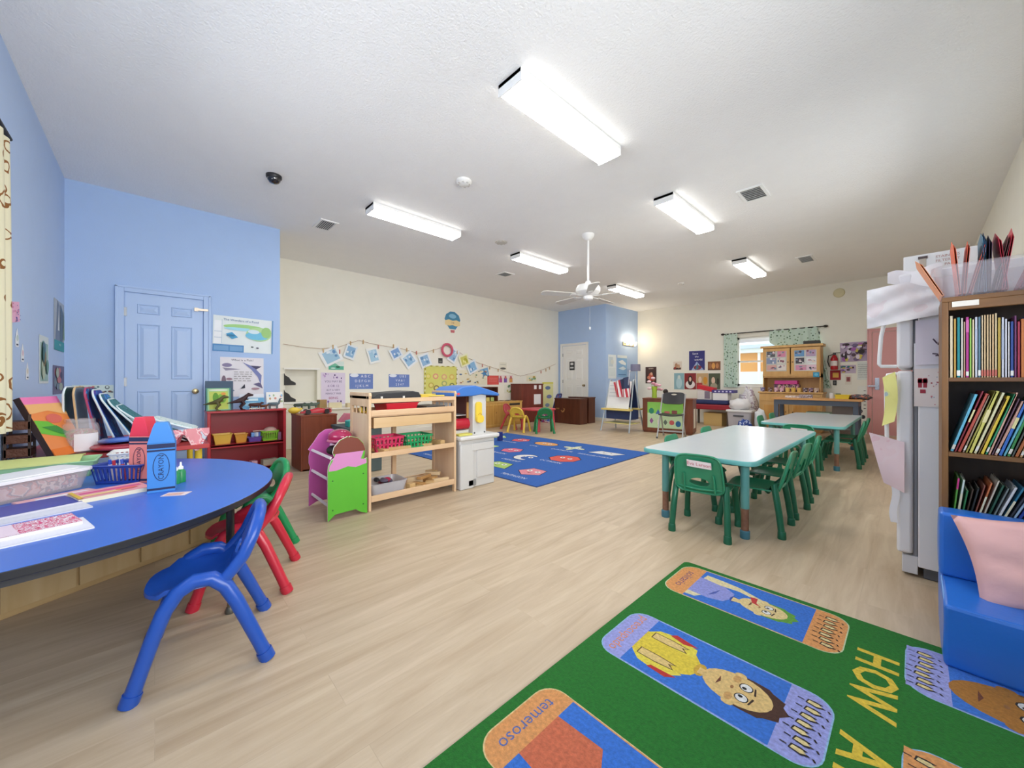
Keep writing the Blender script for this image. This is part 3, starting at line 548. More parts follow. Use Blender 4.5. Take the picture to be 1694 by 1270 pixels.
poster('framed_note', 'small paper note with a red square on the window wall', 'note', 'B', (1398, 620, 1409, 636), 'E9E2D4', [('r', .2, .3, .8, .8, 'B06A6A'), ('e', .5, .55, .2, .15, '8A4A50')])
poster('notice_sheet', 'white notice sheet with printed lines beside the pink door', 'notice', 'B', (1418, 598, 1438, 628), 'E4E8E2', scrib(7, .1, .1, .9, .9, 'A9B0B0', 6))
poster('height_chart', 'tall white height chart with black marks next to the pink door', 'chart', 'B', (1419, 638, 1437, 697), 'EFEFE6', [('e', .3, .28, .16, .05, '2E3440'), ('e', .5, .12, .2, .055, '2E3440'), ('e', .3, .28, .06, .02, 'EFEFE6')] + [('r', .55, .35 + .1 * k, .75, .37 + .1 * k, '6A6A70') for k in range(6)])
poster('black_switch', 'round black switch plate right of the floral curtain', 'switch', 'B', (1378, 629, 1384, 637), '2E2E30', [('e', .5, .5, .3, .3, '6A6A6A')], th=.012)
b = MB(); b.lathe([(0, 0), (.09, 0), (.095, .02), (.08, .035), (.03, .04), (0, .04)], (0, 0, 0), mat('D8CFA8', .5), 22); o = b.build('wall_speaker'); tag(o, 'round beige alarm horn high on the window wall', 'alarm'); o.matrix_world = wframe('B', -1.05, 2.85, 0)
# ================================================================ CURTAINS
t = thing('curtain_rod', 'black curtain rod with finials over the far window', 'curtain rod', (0, YB - .055, 2.19)); bk = mat('2A2622', .5, .3)
b = MB(); b.tube([(-3.2, 0, 0), (-1.28, 0, 0)], .011, bk, 10); b.build('rod', t)
for x in (-3.22, -1.26): b = MB(); b.ball((x, 0, 0), .026, bk, 10, (1.6, 1, 1)); b.build('finial', t)
for x in (-3.1, -2.2, -1.35): b = MB(); b.box(x - .008, x + .008, 0, .05, -.01, .01, bk); b.build('bracket', t)
LEAF = curtain_mat('CBE0D2', '4E6B58', '8FB08C', 17, .3)
def curtain(name, label, cx0, cx1, ztop, zbot, y, folds, m, amp=.03, fn=None, axis='y'):
    def f(u, v):
        x = cx0 + (cx1 - cx0) * u; z = ztop + (zbot - ztop) * v; s = amp * (.5 + .5 * v) * math.sin(u * folds * 2 * PI + .8 * math.sin(v * 3)) 
        if fn: x, s = fn(u, v, x, s)
        return Vector((x, y + s, z))
    b = MB(); b.surf(f, folds * 8, 14, m, .003); return tag(b.build(name, None, 80), label, 'curtain')
curtain('curtain', 'green leaf-print curtain hanging left of the far window', -3.2, -2.9, 2.2, .9, YB - .055, 4, LEAF, .022)
curtain('curtain', 'green leaf-print curtain on the right of the far window, behind the pine hutch', -2.25, -1.4, 2.2, .9, YB - .055, 6, LEAF, .022, lambda u, v, x, s: (x + (.62 * (1 - u) if v > .55 else .62 * (1 - u) * max(0, (v - .22) / .33)) * 1 + (.22 * v * u), s))
SCROLL = scroll_mat()
curtain('curtain', 'cream curtain with brown scroll print at the left edge of the picture', -3.60, -3.22, 2.44, .76, YL + .035, 3, SCROLL, .018)
t = thing('curtain_rod', 'black curtain rod over the near left window', 'curtain rod', (0, YL + .035, 2.46)); b = MB(); b.tube([(-3.62, 0, 0), (-1.5, 0, 0)], .011, bk, 10); b.build('rod', t)
for x in (-3.58, -1.6): b = MB(); b.box(x - .008, x + .008, -.035, 0, -.01, .01, bk); b.build('bracket', t)
# ================================================================ BLUE HALF-ROUND TABLE
TZ = .52
TBX, TBY = -2.68, -.45
t = thing('activity_table', 'large blue half-round activity table with black edge, in the left foreground', 'table', (TBX, TBY, 0))
def halfmoon(r, back):
    P = [(-r * math.cos(PI * i / 40), r * math.sin(PI * i / 40)) for i in range(41)]; return P + [(r, -back), (-r, -back)]
b = MB(); b.prism(halfmoon(.955, .16), TZ - .028, TZ, mat('3B6CC6', .36, 0, 0, 200, .03), None, mat('23252B', .4)); b.build('tabletop', t, 60, .003)
b = MB(); ap = mat('3A3B40', .5)
P = halfmoon(.86, .1); b.loft([[Vector((x, y, z)) for x, y in P] for z in (TZ - .075, TZ - .028)], ap, caps=False); b.build('apron', t)
for (x, y) in ((.55, .70), (-.55, .66), (.78, .02), (-.78, .02)):
    b = MB(); b.tube([(x, y, .20), (x, y, TZ - .03)], .016, mat('1D1D20', .35), 12); l = b.build('leg', t)
    b = MB(); b.tube([(x, y, .02), (x, y, .22)], .0125, mat('8E8A78', .25, .9), 12); b.lathe([(.0, 0), (.02, 0), (.021, .012), (.013, .03), (0, .03)], (x, y, 0), mat('6A6860', .4, .6), 12); b.build('leg_tip', l)
# storage unit beneath
t = thing('storage_bench', 'low light-wood storage unit standing under the blue table', 'storage unit', (-2.74, -.5, 0), math.atan2(.67, -.38))
WD = wood('B99C6C', 'C9AE80', 'x', 6); b = MB(); b.box(0, 1.0, 0, .11, 0, .44, WD); b.build('body', t, 0, .003)
for i in range(4): b = MB(); b.box(.006 + .25 * i, .244 + .25 * i, -.012, 0, .03, .42, wood('BFA272', 'CDB487', 'z', 6)); b.build('panel', t, 0, .002)
# ================================================================ CHILD CHAIRS, MOULDED
def arc_chair(label, col, loc, rz, group, s=1.0):
    m = mat(col, .3, 0, 0, 200, .03); t = thing('child_chair', label, 'chair', loc, rz, group)
    t.scale = (1, 1, 1)
    for sx in (-1, 1):
        # front foot up over the seat side and down to the rear foot
        pts = [(.19, -.185, .0), (.183, -.158, .09), (.174, -.128, .19), (.166, -.102, .262), (.158, -.068, .315), (.153, -.022, .34), (.153, .026, .336), (.157, .066, .298), (.164, .098, .236), (.174, .132, .155), (.183, .165, .075), (.19, .195, .0)]
        pts = [(sx * x * s, y * s, z * s) for x, y, z in pts]
        r = [.023, .022, .023, .024, .025, .026, .026, .025, .024, .023, .022, .023]
        b = MB(); b.tube(pts, [q * s for q in r], m, 12); sf = b.build('side_frame', t, 60)
        for k in (0, -1):
            q = Vector(pts[k]); d = (Vector(pts[1 if k == 0 else -2]) - q).normalized(); f = MB(); f.tube([q, q + d * .035 * s], .0265 * s, m, 12); f.build('foot', sf)
    pts = [(-.15, .055, .315), (-.15, .09, .355), (-.148, .12, .395), (-.138, .145, .452), (-.11, .162, .497), (-.06, .172, .524), (0, .175, .531)]
    pts = pts + [(-x, y, z) for x, y, z in pts[-2::-1]]
    b = MB(); b.tube([(x * s, y * s, z * s) for x, y, z in pts], .0215 * s, m, 12); b.build('back_frame', t, 60)
    def fb(u, v): y = .083 + .096 * ((v - .34) / .195) - .012 * ((v - .34) / .21) ** 2 - .03 * (1 - (u / .15) ** 2) * .6; return Vector((u * s, y * s + .012, v * s))
    n = 28; out = [(.14 * math.cos(2 * PI * i / n) * (1 if math.sin(2 * PI * i / n) < 0 else .95), .427 + .098 * math.sin(2 * PI * i / n)) for i in range(n)]; inn = [(.062 * math.cos(2 * PI * i / n), .388 + .024 * math.sin(2 * PI * i / n)) for i in range(n)]
    b = MB(); b.ring(out, inn, fb, m, .01 * s); b.build('backrest', t, 60)
    def fs(u, v):
        a = u * 2 * PI; rr = v; x = rr * .155 * math.copysign(abs(math.cos(a)) ** .75, math.cos(a)); y = -.025 + rr * .15 * math.copysign(abs(math.sin(a)) ** .8, math.sin(a)); z = .296 + .03 * rr ** 3 + (.02 * rr if y > .06 else 0) - (.02 * rr ** 4 if y < -.12 else 0); return Vector((x * s, y * s, z * s))
    b = MB(); b.surf(fs, 28, 6, m, .014 * s); b.build('seat', t, 60)
    return t
BT = 'moulded chairs around the blue table'
c_blue = arc_chair('blue plastic child chair with arched legs, nearest the camera by the blue table', '1F50AC', (-1.9, .15, 0), R(-9), BT)
c_red = arc_chair('red plastic child chair pushed up to the blue table, behind the blue chair', 'C2283C', (-2.38, .36, 0), R(-19), BT)
c_grn = arc_chair('green plastic child chair mostly hidden behind the red chair at the blue table', '1E8A50', (-2.93, .47, 0), R(4), BT, .96)
# ---- far play table set
t = thing('play_table', 'small round red plastic play table near the tall brown cabinet', 'table', (-5.55, 6.0, 0)); rm = mat('C8434E', .4)
b = MB(); b.prism(rrect(.66, .66, .2, 8), .43, .46, rm); b.build('tabletop', t, 50, .006)
for sx in (-1, 1):
    for sy in (-1, 1): b = MB(); b.tube([(sx * .24, sy * .24, 0), (sx * .22, sy * .22, .43)], .034, rm, 10); b.build('leg', t)
PT = 'small chairs around the red play table'
arc_chair('yellow child chair with an oval hole, facing away at the red play table', 'E2C04A', (-5.62, 5.50, 0), R(-158), PT, .95)
arc_chair('green child chair at the right side of the red play table', '157A48', (-5.16, 5.76, 0), R(-130), PT, .95)
arc_chair('red child chair at the left side of the red play table', 'B03A40', (-6.08, 5.75, 0), R(110), PT)
# ================================================================ GREEN TABLES
TEAL = mat('5FA6A2', .4, 0, 0, 200, .03); GREY = mat('C3CCD0', .22, 0, 0, 200, .02); RUST = mat('8E6A58', .35, .6, .3, 90, .3, 40)
def green_table(label, x0, x1, y0, y1, legs):
    t = thing('school_table', label, 'table', ((x0 + x1) / 2, (y0 + y1) / 2, 0), 0, 'grey-topped tables with teal edges'); W, H = x1 - x0, y1 - y0
    b = MB(); b.prism(rrect(W - .02, H - .02, .07, 8), .492, .522, GREY); b.build('tabletop', t, 50)
    o = rrect(W, H, .08, 8); b = MB()
    b.loft([[Vector((x * k, y * k2, z)) for x, y in o] for z, k, k2 in ((.488, 1 - .016 / W, 1 - .016 / H), (.492, 1, 1), (.514, 1, 1), (.5205, 1 - .01 / W, 1 - .01 / H), (.5215, 1 - .03 / W, 1 - .03 / H))], TEAL, caps=False); b.build('edge_band', t, 50)
    b = MB(); b.prism(rrect(W - .3, H - .3, .03, 3), .455, .49, mat('6E8A8A', .6)); b.build('apron', t, 0)
    cx, cy = (x0 + x1) / 2, (y0 + y1) / 2
    for (x, y) in legs:
        x -= cx; y -= cy; b = MB(); b.tube([(x, y, .2), (x, y, .49)], .026, mat('5E9C98', .35, .2), 14); l = b.build('leg', t)
        b = MB(); b.tube([(x, y, .04), (x, y, .21)], .0235, RUST, 14); b.build('leg_extension', l)
        b = MB(); b.lathe([(0, 0), (.028, 0), (.03, .01), (.03, .05), (.025, .055), (0, .055)], (x, y, 0), mat('3E7484', .45), 14); b.build('foot_cap', l)
        b = MB(); b.tube([(x, y, .33), (x * .72, y + (.16 if y < 0 else -.16), .475)], .006, mat('9A9A98', .3, .8), 6); b.build('brace', l)
    return t
green_table('nearest grey-topped school table with a teal edge and green chairs', -1.49, -.70, 2.80, 5.08, [(-1.32, 2.88), (-.775, 2.87), (-.8, 4.94), (-1.36, 4.94)])
green_table('farther grey-topped school table with a teal edge, near the workbench', -1.38, -.54, 5.72, 7.9, [(-1.28, 5.85), (-.62, 5.8), (-.64, 7.75), (-1.28, 7.75)])
GRN = mat('2A8560', .35, 0, 0, 200, .05); GRND = mat('1C6448', .32, .2, 0, 200, .05)
def stack_chair(label, loc, rz, group, note=True, proto=None):
    if proto is not None: return dup(proto, label, loc, rz, group)
    t = thing('stacking_chair', label, 'chair', loc, rz, group)
    def fb(u, v):   # back: v in 0..1 up, u -1..1
        w_ = .155 - .015 * v; return Vector((u * w_, .155 + .075 * v - .018 * (1 - u * u) + .012, .29 + .265 * v))
    n = 32; out = []
    for i in range(n):
        a = 2 * PI * i / n; c, s_ = math.cos(a), math.sin(a); out.append((math.copysign(abs(c) ** .4, c), .5 + .5 * math.copysign(abs(s_) ** .4, s_)))
    inn = [(.42 * math.cos(2 * PI * i / n), .27 + .115 * math.sin(2 * PI * i / n)) for i in range(n)]
    b = MB(); b.ring(out, inn, fb, GRN, .009, 4)
    for sx in (-.62, .62): b.tube([fb(sx, .02) + Vector((0, .006, 0)), fb(sx, .25) + Vector((0, .009, 0)), fb(sx, .5) + Vector((0, .005, 0))], .007, GRN, 6)
    rim = [fb(o[0], o[1]) for o in out]; b.tube(rim, .0075, GRN, 6, True)
    bo = b.build('backrest', t, 60)
    if note:
        M = frame(fb(0, .77) + Vector((-.01, .022, 0)), (-1, 0, -.05), (0, .27, 1)); b = MB(); b.box(-.075, .075, -.024, .024, 0, .0015, mat('E9DCDC', .6), M); b.text('Eva Larson', .034, M @ Matrix.Translation((0, 0, .0025)), mat('C86A78')); b.build('name_label', bo, 0)['label'] = 'white name label with pink handwriting'
    def fs(u, v):
        x = (u - .5) * 2; y = -.19 + .36 * v; wd = .15 + .01 * math.sin(v * PI); z = .292 + .014 * x * x - (.03 * (1 - v / .15) ** 2 if v < .15 else 0) + (.03 * ((v - .85) / .15) ** 2 if v > .85 else 0); return Vector((x * wd, y, z))
    b = MB(); b.surf(fs, 12, 14, GRN, .01); b.build('seat', t, 60)
    for (sx, sy) in ((-1, 1), (1, 1), (-1, -1), (1, -1)):
        top = (sx * .14, sy * .12, .30); foot = (sx * .175, sy * .195, 0)
        b = MB(); kn = (sx * .155, sy * .145, .285 + (.06 if sy > 0 else 0)); tp = (sx * .12, sy * .1, .285); b.tube([tp, kn, ((kn[0] + foot[0]) / 2 + sx * .002, (kn[1] + foot[1]) / 2 + sy * .004, kn[2] / 2), foot], [.017, .0215, .0205, .020], GRND, 12); l = b.build('leg', t, 60)
        b = MB(); b.lathe([(0, 0), (.0245, 0), (.0255, .006), (.024, .045), (.022, .05), (0, .05)], (foot[0] - sx * .002, foot[1] - sy * .003, 0), GRND, 12); b.build('foot_cap', l)
    b = MB(); b.tube([(-.14, -.11, .277), (-.05, -.1, .27), (.05, -.1, .27), (.14, -.11, .277)], .009, mat('9A9C9A', .3, .8), 8); b.build('seat_bar', t)
    return t
G1, G2 = 'green stacking chairs at the nearest green table', 'green stacking chairs at the farther green table'
pc = stack_chair('green stacking chair with a name label, at the near end of the nearest table', (-1.02, 2.86, 0), R(187), G1)
pp = stack_chair('green stacking chair on the right side of the nearest table, closest to the camera', (-.80, 3.2, 0), R(-88), G1, False)
stack_chair('green stacking chair on the right side of the nearest table, middle of three', (-.80, 3.72, 0), R(-93), G1, proto=pp)
stack_chair('green stacking chair on the right side of the nearest table, farthest of three', (-.81, 4.28, 0), R(-88), G1, proto=pp)
stack_chair('green stacking chair on the left side of the nearest table, closest to the camera', (-1.30, 3.46, 0), R(92), G1, proto=pp)
stack_chair('green stacking chair on the left side of the nearest table, farther of two', (-1.31, 4.33, 0), R(90), G1, proto=pp)
stack_chair('green stacking chair with a blank label, at the near end of the farther table', (-.91, 5.50, 0), R(183), G2, proto=pc)
stack_chair('green stacking chair on the right side of the farther table, closest to the camera', (-.64, 6.28, 0), R(-90), G2, proto=pp)
stack_chair('green stacking chair on the right side of the farther table, second from the camera', (-.64, 6.86, 0), R(-90), G2, proto=pp)
stack_chair('green stacking chair on the left side of the farther table, closest to the camera', (-1.28, 6.3, 0), R(90), G2, proto=pp)
stack_chair('green stacking chair on the left side of the farther table, second from the camera', (-1.28, 6.95, 0), R(90), G2, proto=pp)
# ================================================================ NEAR RUG
GP = pile_mat('1E6E22'); RB = '3670C8'; LAV = '989CD6'; ORG = 'D9965A'; FLS = 'DDB878'
def rm_(h): return pile_mat(h)
t = thing('area_rug', 'green rug with blue picture panels and yellow letters in the right foreground', 'rug', (-.905, 2.23, 0))
b = MB(); W, L = 1.47, 1.86     # local x = world X, y negative towards the camera
b.prism([(x + W / 2, y - L / 2) for x, y in rrect(W, L, .03, 4)], .0, .011, GP, None, mat('6E4A34', .9))
# panel frame: local q = (right, up) with right = -Y world, up = +X world
def pm(x0, y0): return frame((x0 + .905, y0 - 2.23, 0), (0, -1, 0), (1, 0, 0))
zr = [.0118]
def rf(P, h, M, dz=0): zr[0] += .00003; b.flat(P, zr[0] + dz, rm_(h), M)
def rug_panel(x0, y1, endc, line, txt, txtc, body, hair, skin, hgt=.69, red=True, pose=0):
    """panel from world (x0, y1) going right (-Y) .325 and up (+X) hgt; zr increases so later shapes lie on top"""
    zr[0] = .0112; M = pm(x0, y1); Wp = .325
    out = [(x + Wp / 2, y + hgt / 2) for x, y in rrect(Wp, hgt, .07, 6)]; rf([(x + (x - Wp / 2) * .02, y + (y - hgt / 2) * .012) for x, y in out], line, M); rf(out, endc, M)
    rf([(.004, .105), (Wp - .004, .105), (Wp - .004, hgt - .115), (.004, hgt - .115)], RB, M)
    zr[0] += .0001; b.text(txt, .058, M @ Matrix.Translation((Wp / 2, .055, zr[0])), rm_(txtc), 0, .98)
    return M
def face(M, cx, cy, rx, ry, skin, hair, hy=1):
    rf([(cx + rx * 1.08 * math.cos(PI * i / 10), cy + ry * .35 + ry * .95 * math.sin(PI * i / 10) + (.012 if i % 2 else -.004)) for i in range(11)] + [(cx - rx * 1.05, cy - ry * .1), (cx + rx * 1.05, cy - ry * .1)], hair, M)
    rf([(cx + rx * math.cos(a) * (1 + .0), cy + ry * math.sin(a)) for a in [2 * PI * i / 22 for i in range(22)]], skin, M)
    rf(ell(rx * .18, rx * .25, 8, cx - rx * 1.02, cy - ry * .05), skin, M); rf(ell(rx * .18, rx * .25, 8, cx + rx * 1.02, cy - ry * .05), skin, M)
    for sx in (-1, 1):
        rf(ell(rx * .27, ry * .2, 12, cx + sx * rx * .38, cy + ry * .22), '2A2420', M); rf(ell(rx * .23, ry * .165, 12, cx + sx * rx * .38, cy + ry * .22), 'F0ECE2', M); rf(ell(rx * .09, ry * .07, 8, cx + sx * rx * .3, cy + ry * .18), '1E1C1C', M)
        rf([(cx + sx * rx * .12, cy + ry * .48), (cx + sx * rx * .6, cy + ry * .42), (cx + sx * rx * .58, cy + ry * .47), (cx + sx * rx * .14, cy + ry * .54)], '3E2C20', M)
    rf(ell(rx * .12, ry * .05, 8, cx, cy - ry * .12), '9A6A3E', M)
    rf([(cx - rx * .35, cy - ry * .52), (cx, cy - ry * .45), (cx + rx * .35, cy - ry * .55), (cx, cy - ry * .54)], '6A3A2A', M)
def hands_sign(M, y, seed, x0=.05, x1=.275):
    r = random.Random(seed)
    for i in range(7):
        x = x0 + (x1 - x0) * i / 6; yy = y + r.uniform(-.008, .008)
        rf([(x - .012, yy - .02), (x + .008, yy - .024), (x + .014, yy + .006), (x + .004, yy + .028), (x - .002, yy + .008), (x - .01, yy + .02), (x - .014, yy)], '2E2420', M)
        rf([(x - .008, yy - .016), (x + .005, yy - .02), (x + .009, yy + .004), (x + .002, yy + .018), (x - .007, yy + .008)], 'E3C88E', M)
        rf([(x - .002, yy - .045), (x + .002, yy - .045), (x + .003, yy - .028), (x - .001, yy - .028)], '2E2420', M); rf([(x + .004, yy + .03), (x + .014, yy + .036), (x + .012, yy + .041), (x + .003, yy + .035)], '2E2420', M)
# panel A (farthest, boy with hand to his cheek)
M = rug_panel(-.880, 2.195, ORG, 'B9C9A0', 'solitario', '6A4A6A', None, None, None)
rf([(.09, .105), (.26, .105), (.265, .2), (.245, .26), (.19, .285), (.14, .28), (.1, .22)], '8E93D0', M); rf([(.26, .105), (.30, .105), (.295, .15), (.262, .17)], 'D9CFA8', M); rf([(.15, .22), (.2, .2), (.24, .19), (.2, .215)], '4A5AA8', M)
rf(ell(.03, .015, 10, .19, .29), '3A4E9A', M); rf([(.17, .285), (.21, .285), (.205, .32), (.175, .32)], 'E3C48A', M)
rf([(.045, .125), (.09, .12), (.105, .2), (.1, .29), (.12, .36), (.135, .4), (.11, .405), (.085, .34), (.06, .28), (.05, .2)], 'E6CE9E', M)
face(M, .175, .405, .062, .095, 'E3C48A', '5F9A3A'); rf([(.1, .36), (.15, .34), (.16, .38), (.12, .39)], 'E6CE9E', M); rf([(.105, .37), (.112, .34), (.16, .36), (.17, .395), (.15, .375)], 'C03A38', M)
hands_sign(M, .64, 4)
# panel B (boy in yellow with raised hands)
M = rug_panel(-.862, 1.592, LAV, '8FB8D8', 'preocupado', 'D98A5E', None, None, None)
rf([(.1, .105), (.235, .105), (.265, .17), (.262, .26), (.215, .32), (.18, .335), (.14, .33), (.08, .28), (.06, .2)], 'E0C240', M); rf([(.065, .14), (.1, .11), (.13, .22), (.12, .3), (.07, .29), (.05, .2)], 'E8CC4A', M); rf([(.24, .11), (.275, .15), (.29, .25), (.24, .3), (.22, .2)], 'E8CC4A', M)
for sx, bx in ((-1, .105), (1, .225)):
    rf([(bx - .02, .13), (bx + .02, .13), (bx + .022, .2), (bx + .014, .27), (bx - .004, .25), (bx - .016, .27), (bx - .022, .2)], '5A4420', M); rf([(bx - .017, .134), (bx + .017, .134), (bx + .018, .2), (bx + .011, .262), (bx - .004, .242), (bx - .013, .262), (bx - .018, .2)], 'E0BE7C', M)
for P in ([(.04, .2), (.06, .18), (.075, .24), (.058, .29)], [(.27, .2), (.285, .19), (.29, .26), (.265, .29)]): rf(P, 'B8322E', M)
rf(ell(.035, .02, 12, .165, .335), 'C9A03A', M); rf([(.15, .33), (.185, .33), (.182, .365), (.152, .365)], FLS, M)
face(M, .165, .45, .075, .105, FLS, '4A2E22'); rf(ell(.02, .012, 10, .115, .44), 'C89A5E', M); rf(ell(.02, .012, 10, .215, .44), 'C89A5E', M)
hands_sign(M, .64, 6)
# panel D (lower left)
M = rug_panel(-.862, .99, ORG, 'D9C08A', 'temeroso', '5A6AA8', None, None, None)
rf([(.08, .105), (.25, .105), (.26, .26), (.16, .31), (.07, .26)], 'C86A4A', M); face(M, .165, .43, .07, .1, 'D9A870', '2E2622'); hands_sign(M, .64, 8)
# column on the right: panels C, E, F
for (y1, seed, hr, bodyc) in ((2.175, 12, '6A4A2C', 'C04A40'), (1.575, 14, '3A2A1E', '4A9A6A'), (.975, 16, '8A3A2A', 'D9B04A')):
    M = rug_panel(-.020, y1, ORG if seed == 14 else LAV, '8FB8D8', 'calma', 'D98A5E', None, None, None, .56)
    rf([(.02, .0), (.3, .0), (.3, .1), (.02, .1)], ORG if seed == 14 else LAV, M)
    face(M, .2, .24, .1, .14, 'A8712E', hr); rf([(.1, .35), (.26, .35), (.26, .44), (.1, .44)], bodyc, M); hands_sign(M, .05, seed)
zr[0] = .0115; YEL = rm_('E3BC3E'); M = frame((-.10 + .905, 2.00 - 2.23, 0), (0, -1, 0), (1, 0, 0))
x = 0
for wd_ in ('H', 'O', 'W', '', 'A', 'R', 'E', '', 'Y', 'O', 'U'):
    if wd_: zr[0] += .00005; b.text(wd_, .158, M @ Matrix.Translation((x + .05, 0, zr[0])), YEL, 0, .95, .022)
    x += .125 if wd_ != 'W' else .14
ro = b.build('rug_pile', t, 0, norm=False)
# ================================================================ FAR RUG
t = thing('alphabet_rug', 'blue rug with coloured shapes and white shape names in the middle of the room', 'rug', (-2.55, 2.74, 0), R(1.8))
BP = pile_mat('2B5FAE', .3); b = MB(); b.prism([(-2.97, 0), (0, 0), (0, 2.49), (-2.97, 2.49)], 0, .01, BP, None, mat('2A4A86')); zr[0] = .0105
def sh(P, h): zr[0] += .00003; b.flat(P, zr[0], rm_(h))
LBL = rm_('DDE6F0')
def star(cx, cy, r, n, k=.5): return [(cx + (r if i % 2 == 0 else r * k) * math.cos(PI * i / n), cy + (r if i % 2 == 0 else r * k) * math.sin(PI * i / n)) for i in range(2 * n)]
def ngon(cx, cy, r, n, a0=0): return [(cx + r * math.cos(2 * PI * i / n + a0), cy + r * math.sin(2 * PI * i / n + a0)) for i in range(n)]
NM = [['PENTAGON', 'TRAPEZOID', 'SQUARE', 'HEART', 'STAR'], ['OCTAGON', 'CRESCENT', 'HEXAGON', 'RECTANGLE', 'CIRCLE'], ['PARALLELOGRAM', 'QUATREFOIL', 'OVAL', 'HEXAGON', 'DIAMOND']]
PC = ['E0909A', 'E26A50', 'EDEBE0', 'A8C86A', 'E8B05A', 'D8606A', 'B8D890']
def mkshape(nm, cx, cy, c):
    k = {'PENTAGON': ngon(cx, cy, .17, 5, .9), 'TRAPEZOID': [(cx - .22, cy - .12), (cx + .22, cy - .12), (cx + .12, cy + .12), (cx - .12, cy + .12)], 'SQUARE': rrect(.3, .3, .01, 1, cx, cy), 'HEART': [(cx, cy - .17), (cx + .17, cy + .02), (cx + .14, cy + .14), (cx + .05, cy + .15), (cx, cy + .08), (cx - .05, cy + .15), (cx - .14, cy + .14), (cx - .17, cy + .02)],
         'STAR': star(cx, cy, .19, 5), 'OCTAGON': ngon(cx, cy, .21, 8, PI / 8), 'CRESCENT': [(cx + .17 * math.cos(a), cy + .17 * math.sin(a)) for a in [PI * .35 + i * 1.3 * PI / 12 for i in range(13)]] + [(cx + .06 + .12 * math.cos(a), cy + .12 * math.sin(a)) for a in [PI * 1.6 - i * 1.2 * PI / 10 for i in range(11)]], 'HEXAGON': ngon(cx, cy, .17, 6),
         'RECTANGLE': rrect(.38, .2, .01, 1, cx, cy), 'CIRCLE': ell(.17, .17, 20, cx, cy), 'PARALLELOGRAM': [(cx - .24, cy - .1), (cx + .14, cy - .1), (cx + .24, cy + .1), (cx - .14, cy + .1)], 'QUATREFOIL': [(cx + (.13 + .06 * math.cos(4 * a)) * math.cos(a), cy + (.13 + .06 * math.cos(4 * a)) * math.sin(a)) for a in [2 * PI * i / 32 for i in range(32)]],
         'OVAL': ell(.22, .14, 20, cx, cy), 'DIAMOND': [(cx - .2, cy), (cx, cy - .15), (cx + .2, cy), (cx, cy + .15)]}[nm]
    sh([(cx + (x - cx) * 1.08, cy + (y - cy) * 1.08) for x, y in k], '1C2A4A'); sh(k, c)
    for sx in (-.06, .06): sh(ell(.035, .035, 10, cx + sx, cy + .03), 'F2F0EA'); sh(ell(.014, .014, 8, cx + sx, cy + .03), '1E1C1C')
    sh([(cx - .05, cy - .04), (cx, cy - .065), (cx + .05, cy - .04), (cx, cy - .05)], '5A2A2A')
ci = 0
POS = {(0, 0): (-.44, .42), (1, 0): (-.62, 1.28), (1, 1): (-1.05, .98), (2, 0): (-.42, 2.0), (2, 1): (-1.0, 2.02)}
for r_ in range(3):
    for c_ in range(5):
        cx, cy = POS.get((r_, c_), (-.42 - .57 * c_, .42 + .8 * r_)); c = {(0, 0): 'E08A94', (1, 0): 'DE5A4E', (1, 1): 'EFEDE4', (2, 0): 'E9ECF0', (2, 1): 'D6E6B8', (2, 2): 'EDA05E', (2, 3): 'D8606A', (2, 4): 'B8D890', (1, 2): 'E0708A', (1, 3): 'B8D890', (0, 1): 'A8C86A'}.get((r_, c_), PC[(r_ * 2 + c_) % 7])
        zr[0] = .0105; mkshape(NM[r_][c_], cx, cy, c); zr[0] += .00003; b.text(NM[r_][c_], .085, Matrix.Translation((cx - .02, cy - .28, zr[0])), LBL, 0, .8)
b.build('rug_pile', t, 0, norm=False)
# ================================================================ FRIDGE
FW_ = mat('EDEBEC', .3, 0, .06, 300, .01); FX0, FX1, FY0, FY1, FH = -.065, .58, 2.95, 3.68, 1.63
t = thing('refrigerator', 'white top-freezer refrigerator covered in papers, beside the brown bookcase', 'refrigerator', (0, 0, 0))
b = MB(); b.box(FX0 + .08, FX1, FY0, FY1, .06, FH, FW_); b.box(FX0 + .06, FX0 + .08, FY0 + .02, FY1 - .02, .07, FH - .01, mat('8A8A8E', .6)); b.box(FX0 + .1, FX1 - .02, FY0 + .02, FY1 - .02, 0, .06, mat('5A5A5C', .6)); b.build('body', t, 40, .006)
b = MB(); b.box(FX0, FX0 + .062, FY0, FY1, 1.12, FH, FW_); fd = b.build('freezer_door', t, 40, .014, 3)
b = MB(); b.box(FX0, FX0 + .062, FY0, FY1, .12, 1.105, FW_); rd = b.build('door', t, 40, .014, 3)
b = MB(); b.box(FX0 + .02, FX0 + .08, FY0 + .01, FY1 - .01, .015, .11, mat('DAD8D8', .5)); b.build('kick_plate', t, 40, .004)
HM = mat('EFEEEC', .3)
def handle(z0, z1, par, bulge=.055):
    b = MB(); pts = [(FX0, FY0 + .03, z0), (FX0 - bulge * .6, FY0 + .03, z0 + .012), (FX0 - bulge, FY0 + .03, z0 + (z1 - z0) * .25), (FX0 - bulge * .85, FY0 + .03, z0 + (z1 - z0) * .6), (FX0 - bulge * .35, FY0 + .03, z1 - .03), (FX0, FY0 + .03, z1)]
    b.tube(pts, .011, HM, 10); b.build('handle', par, 60)
def arch_handle(pts, par): b = MB(); b.tube(pts, .0095, HM, 10); b.build('handle', par, 60)
hy = FY0 + .03
arch_handle([(FX0, hy, 1.42), (FX0 - .03, hy, 1.41), (FX0 - .05, hy, 1.37), (FX0 - .062, hy, 1.30), (FX0 - .068, hy, 1.20), (FX0 - .07, hy, 1.145), (FX0 - .062, hy, 1.132), (FX0, hy, 1.13)], fd)
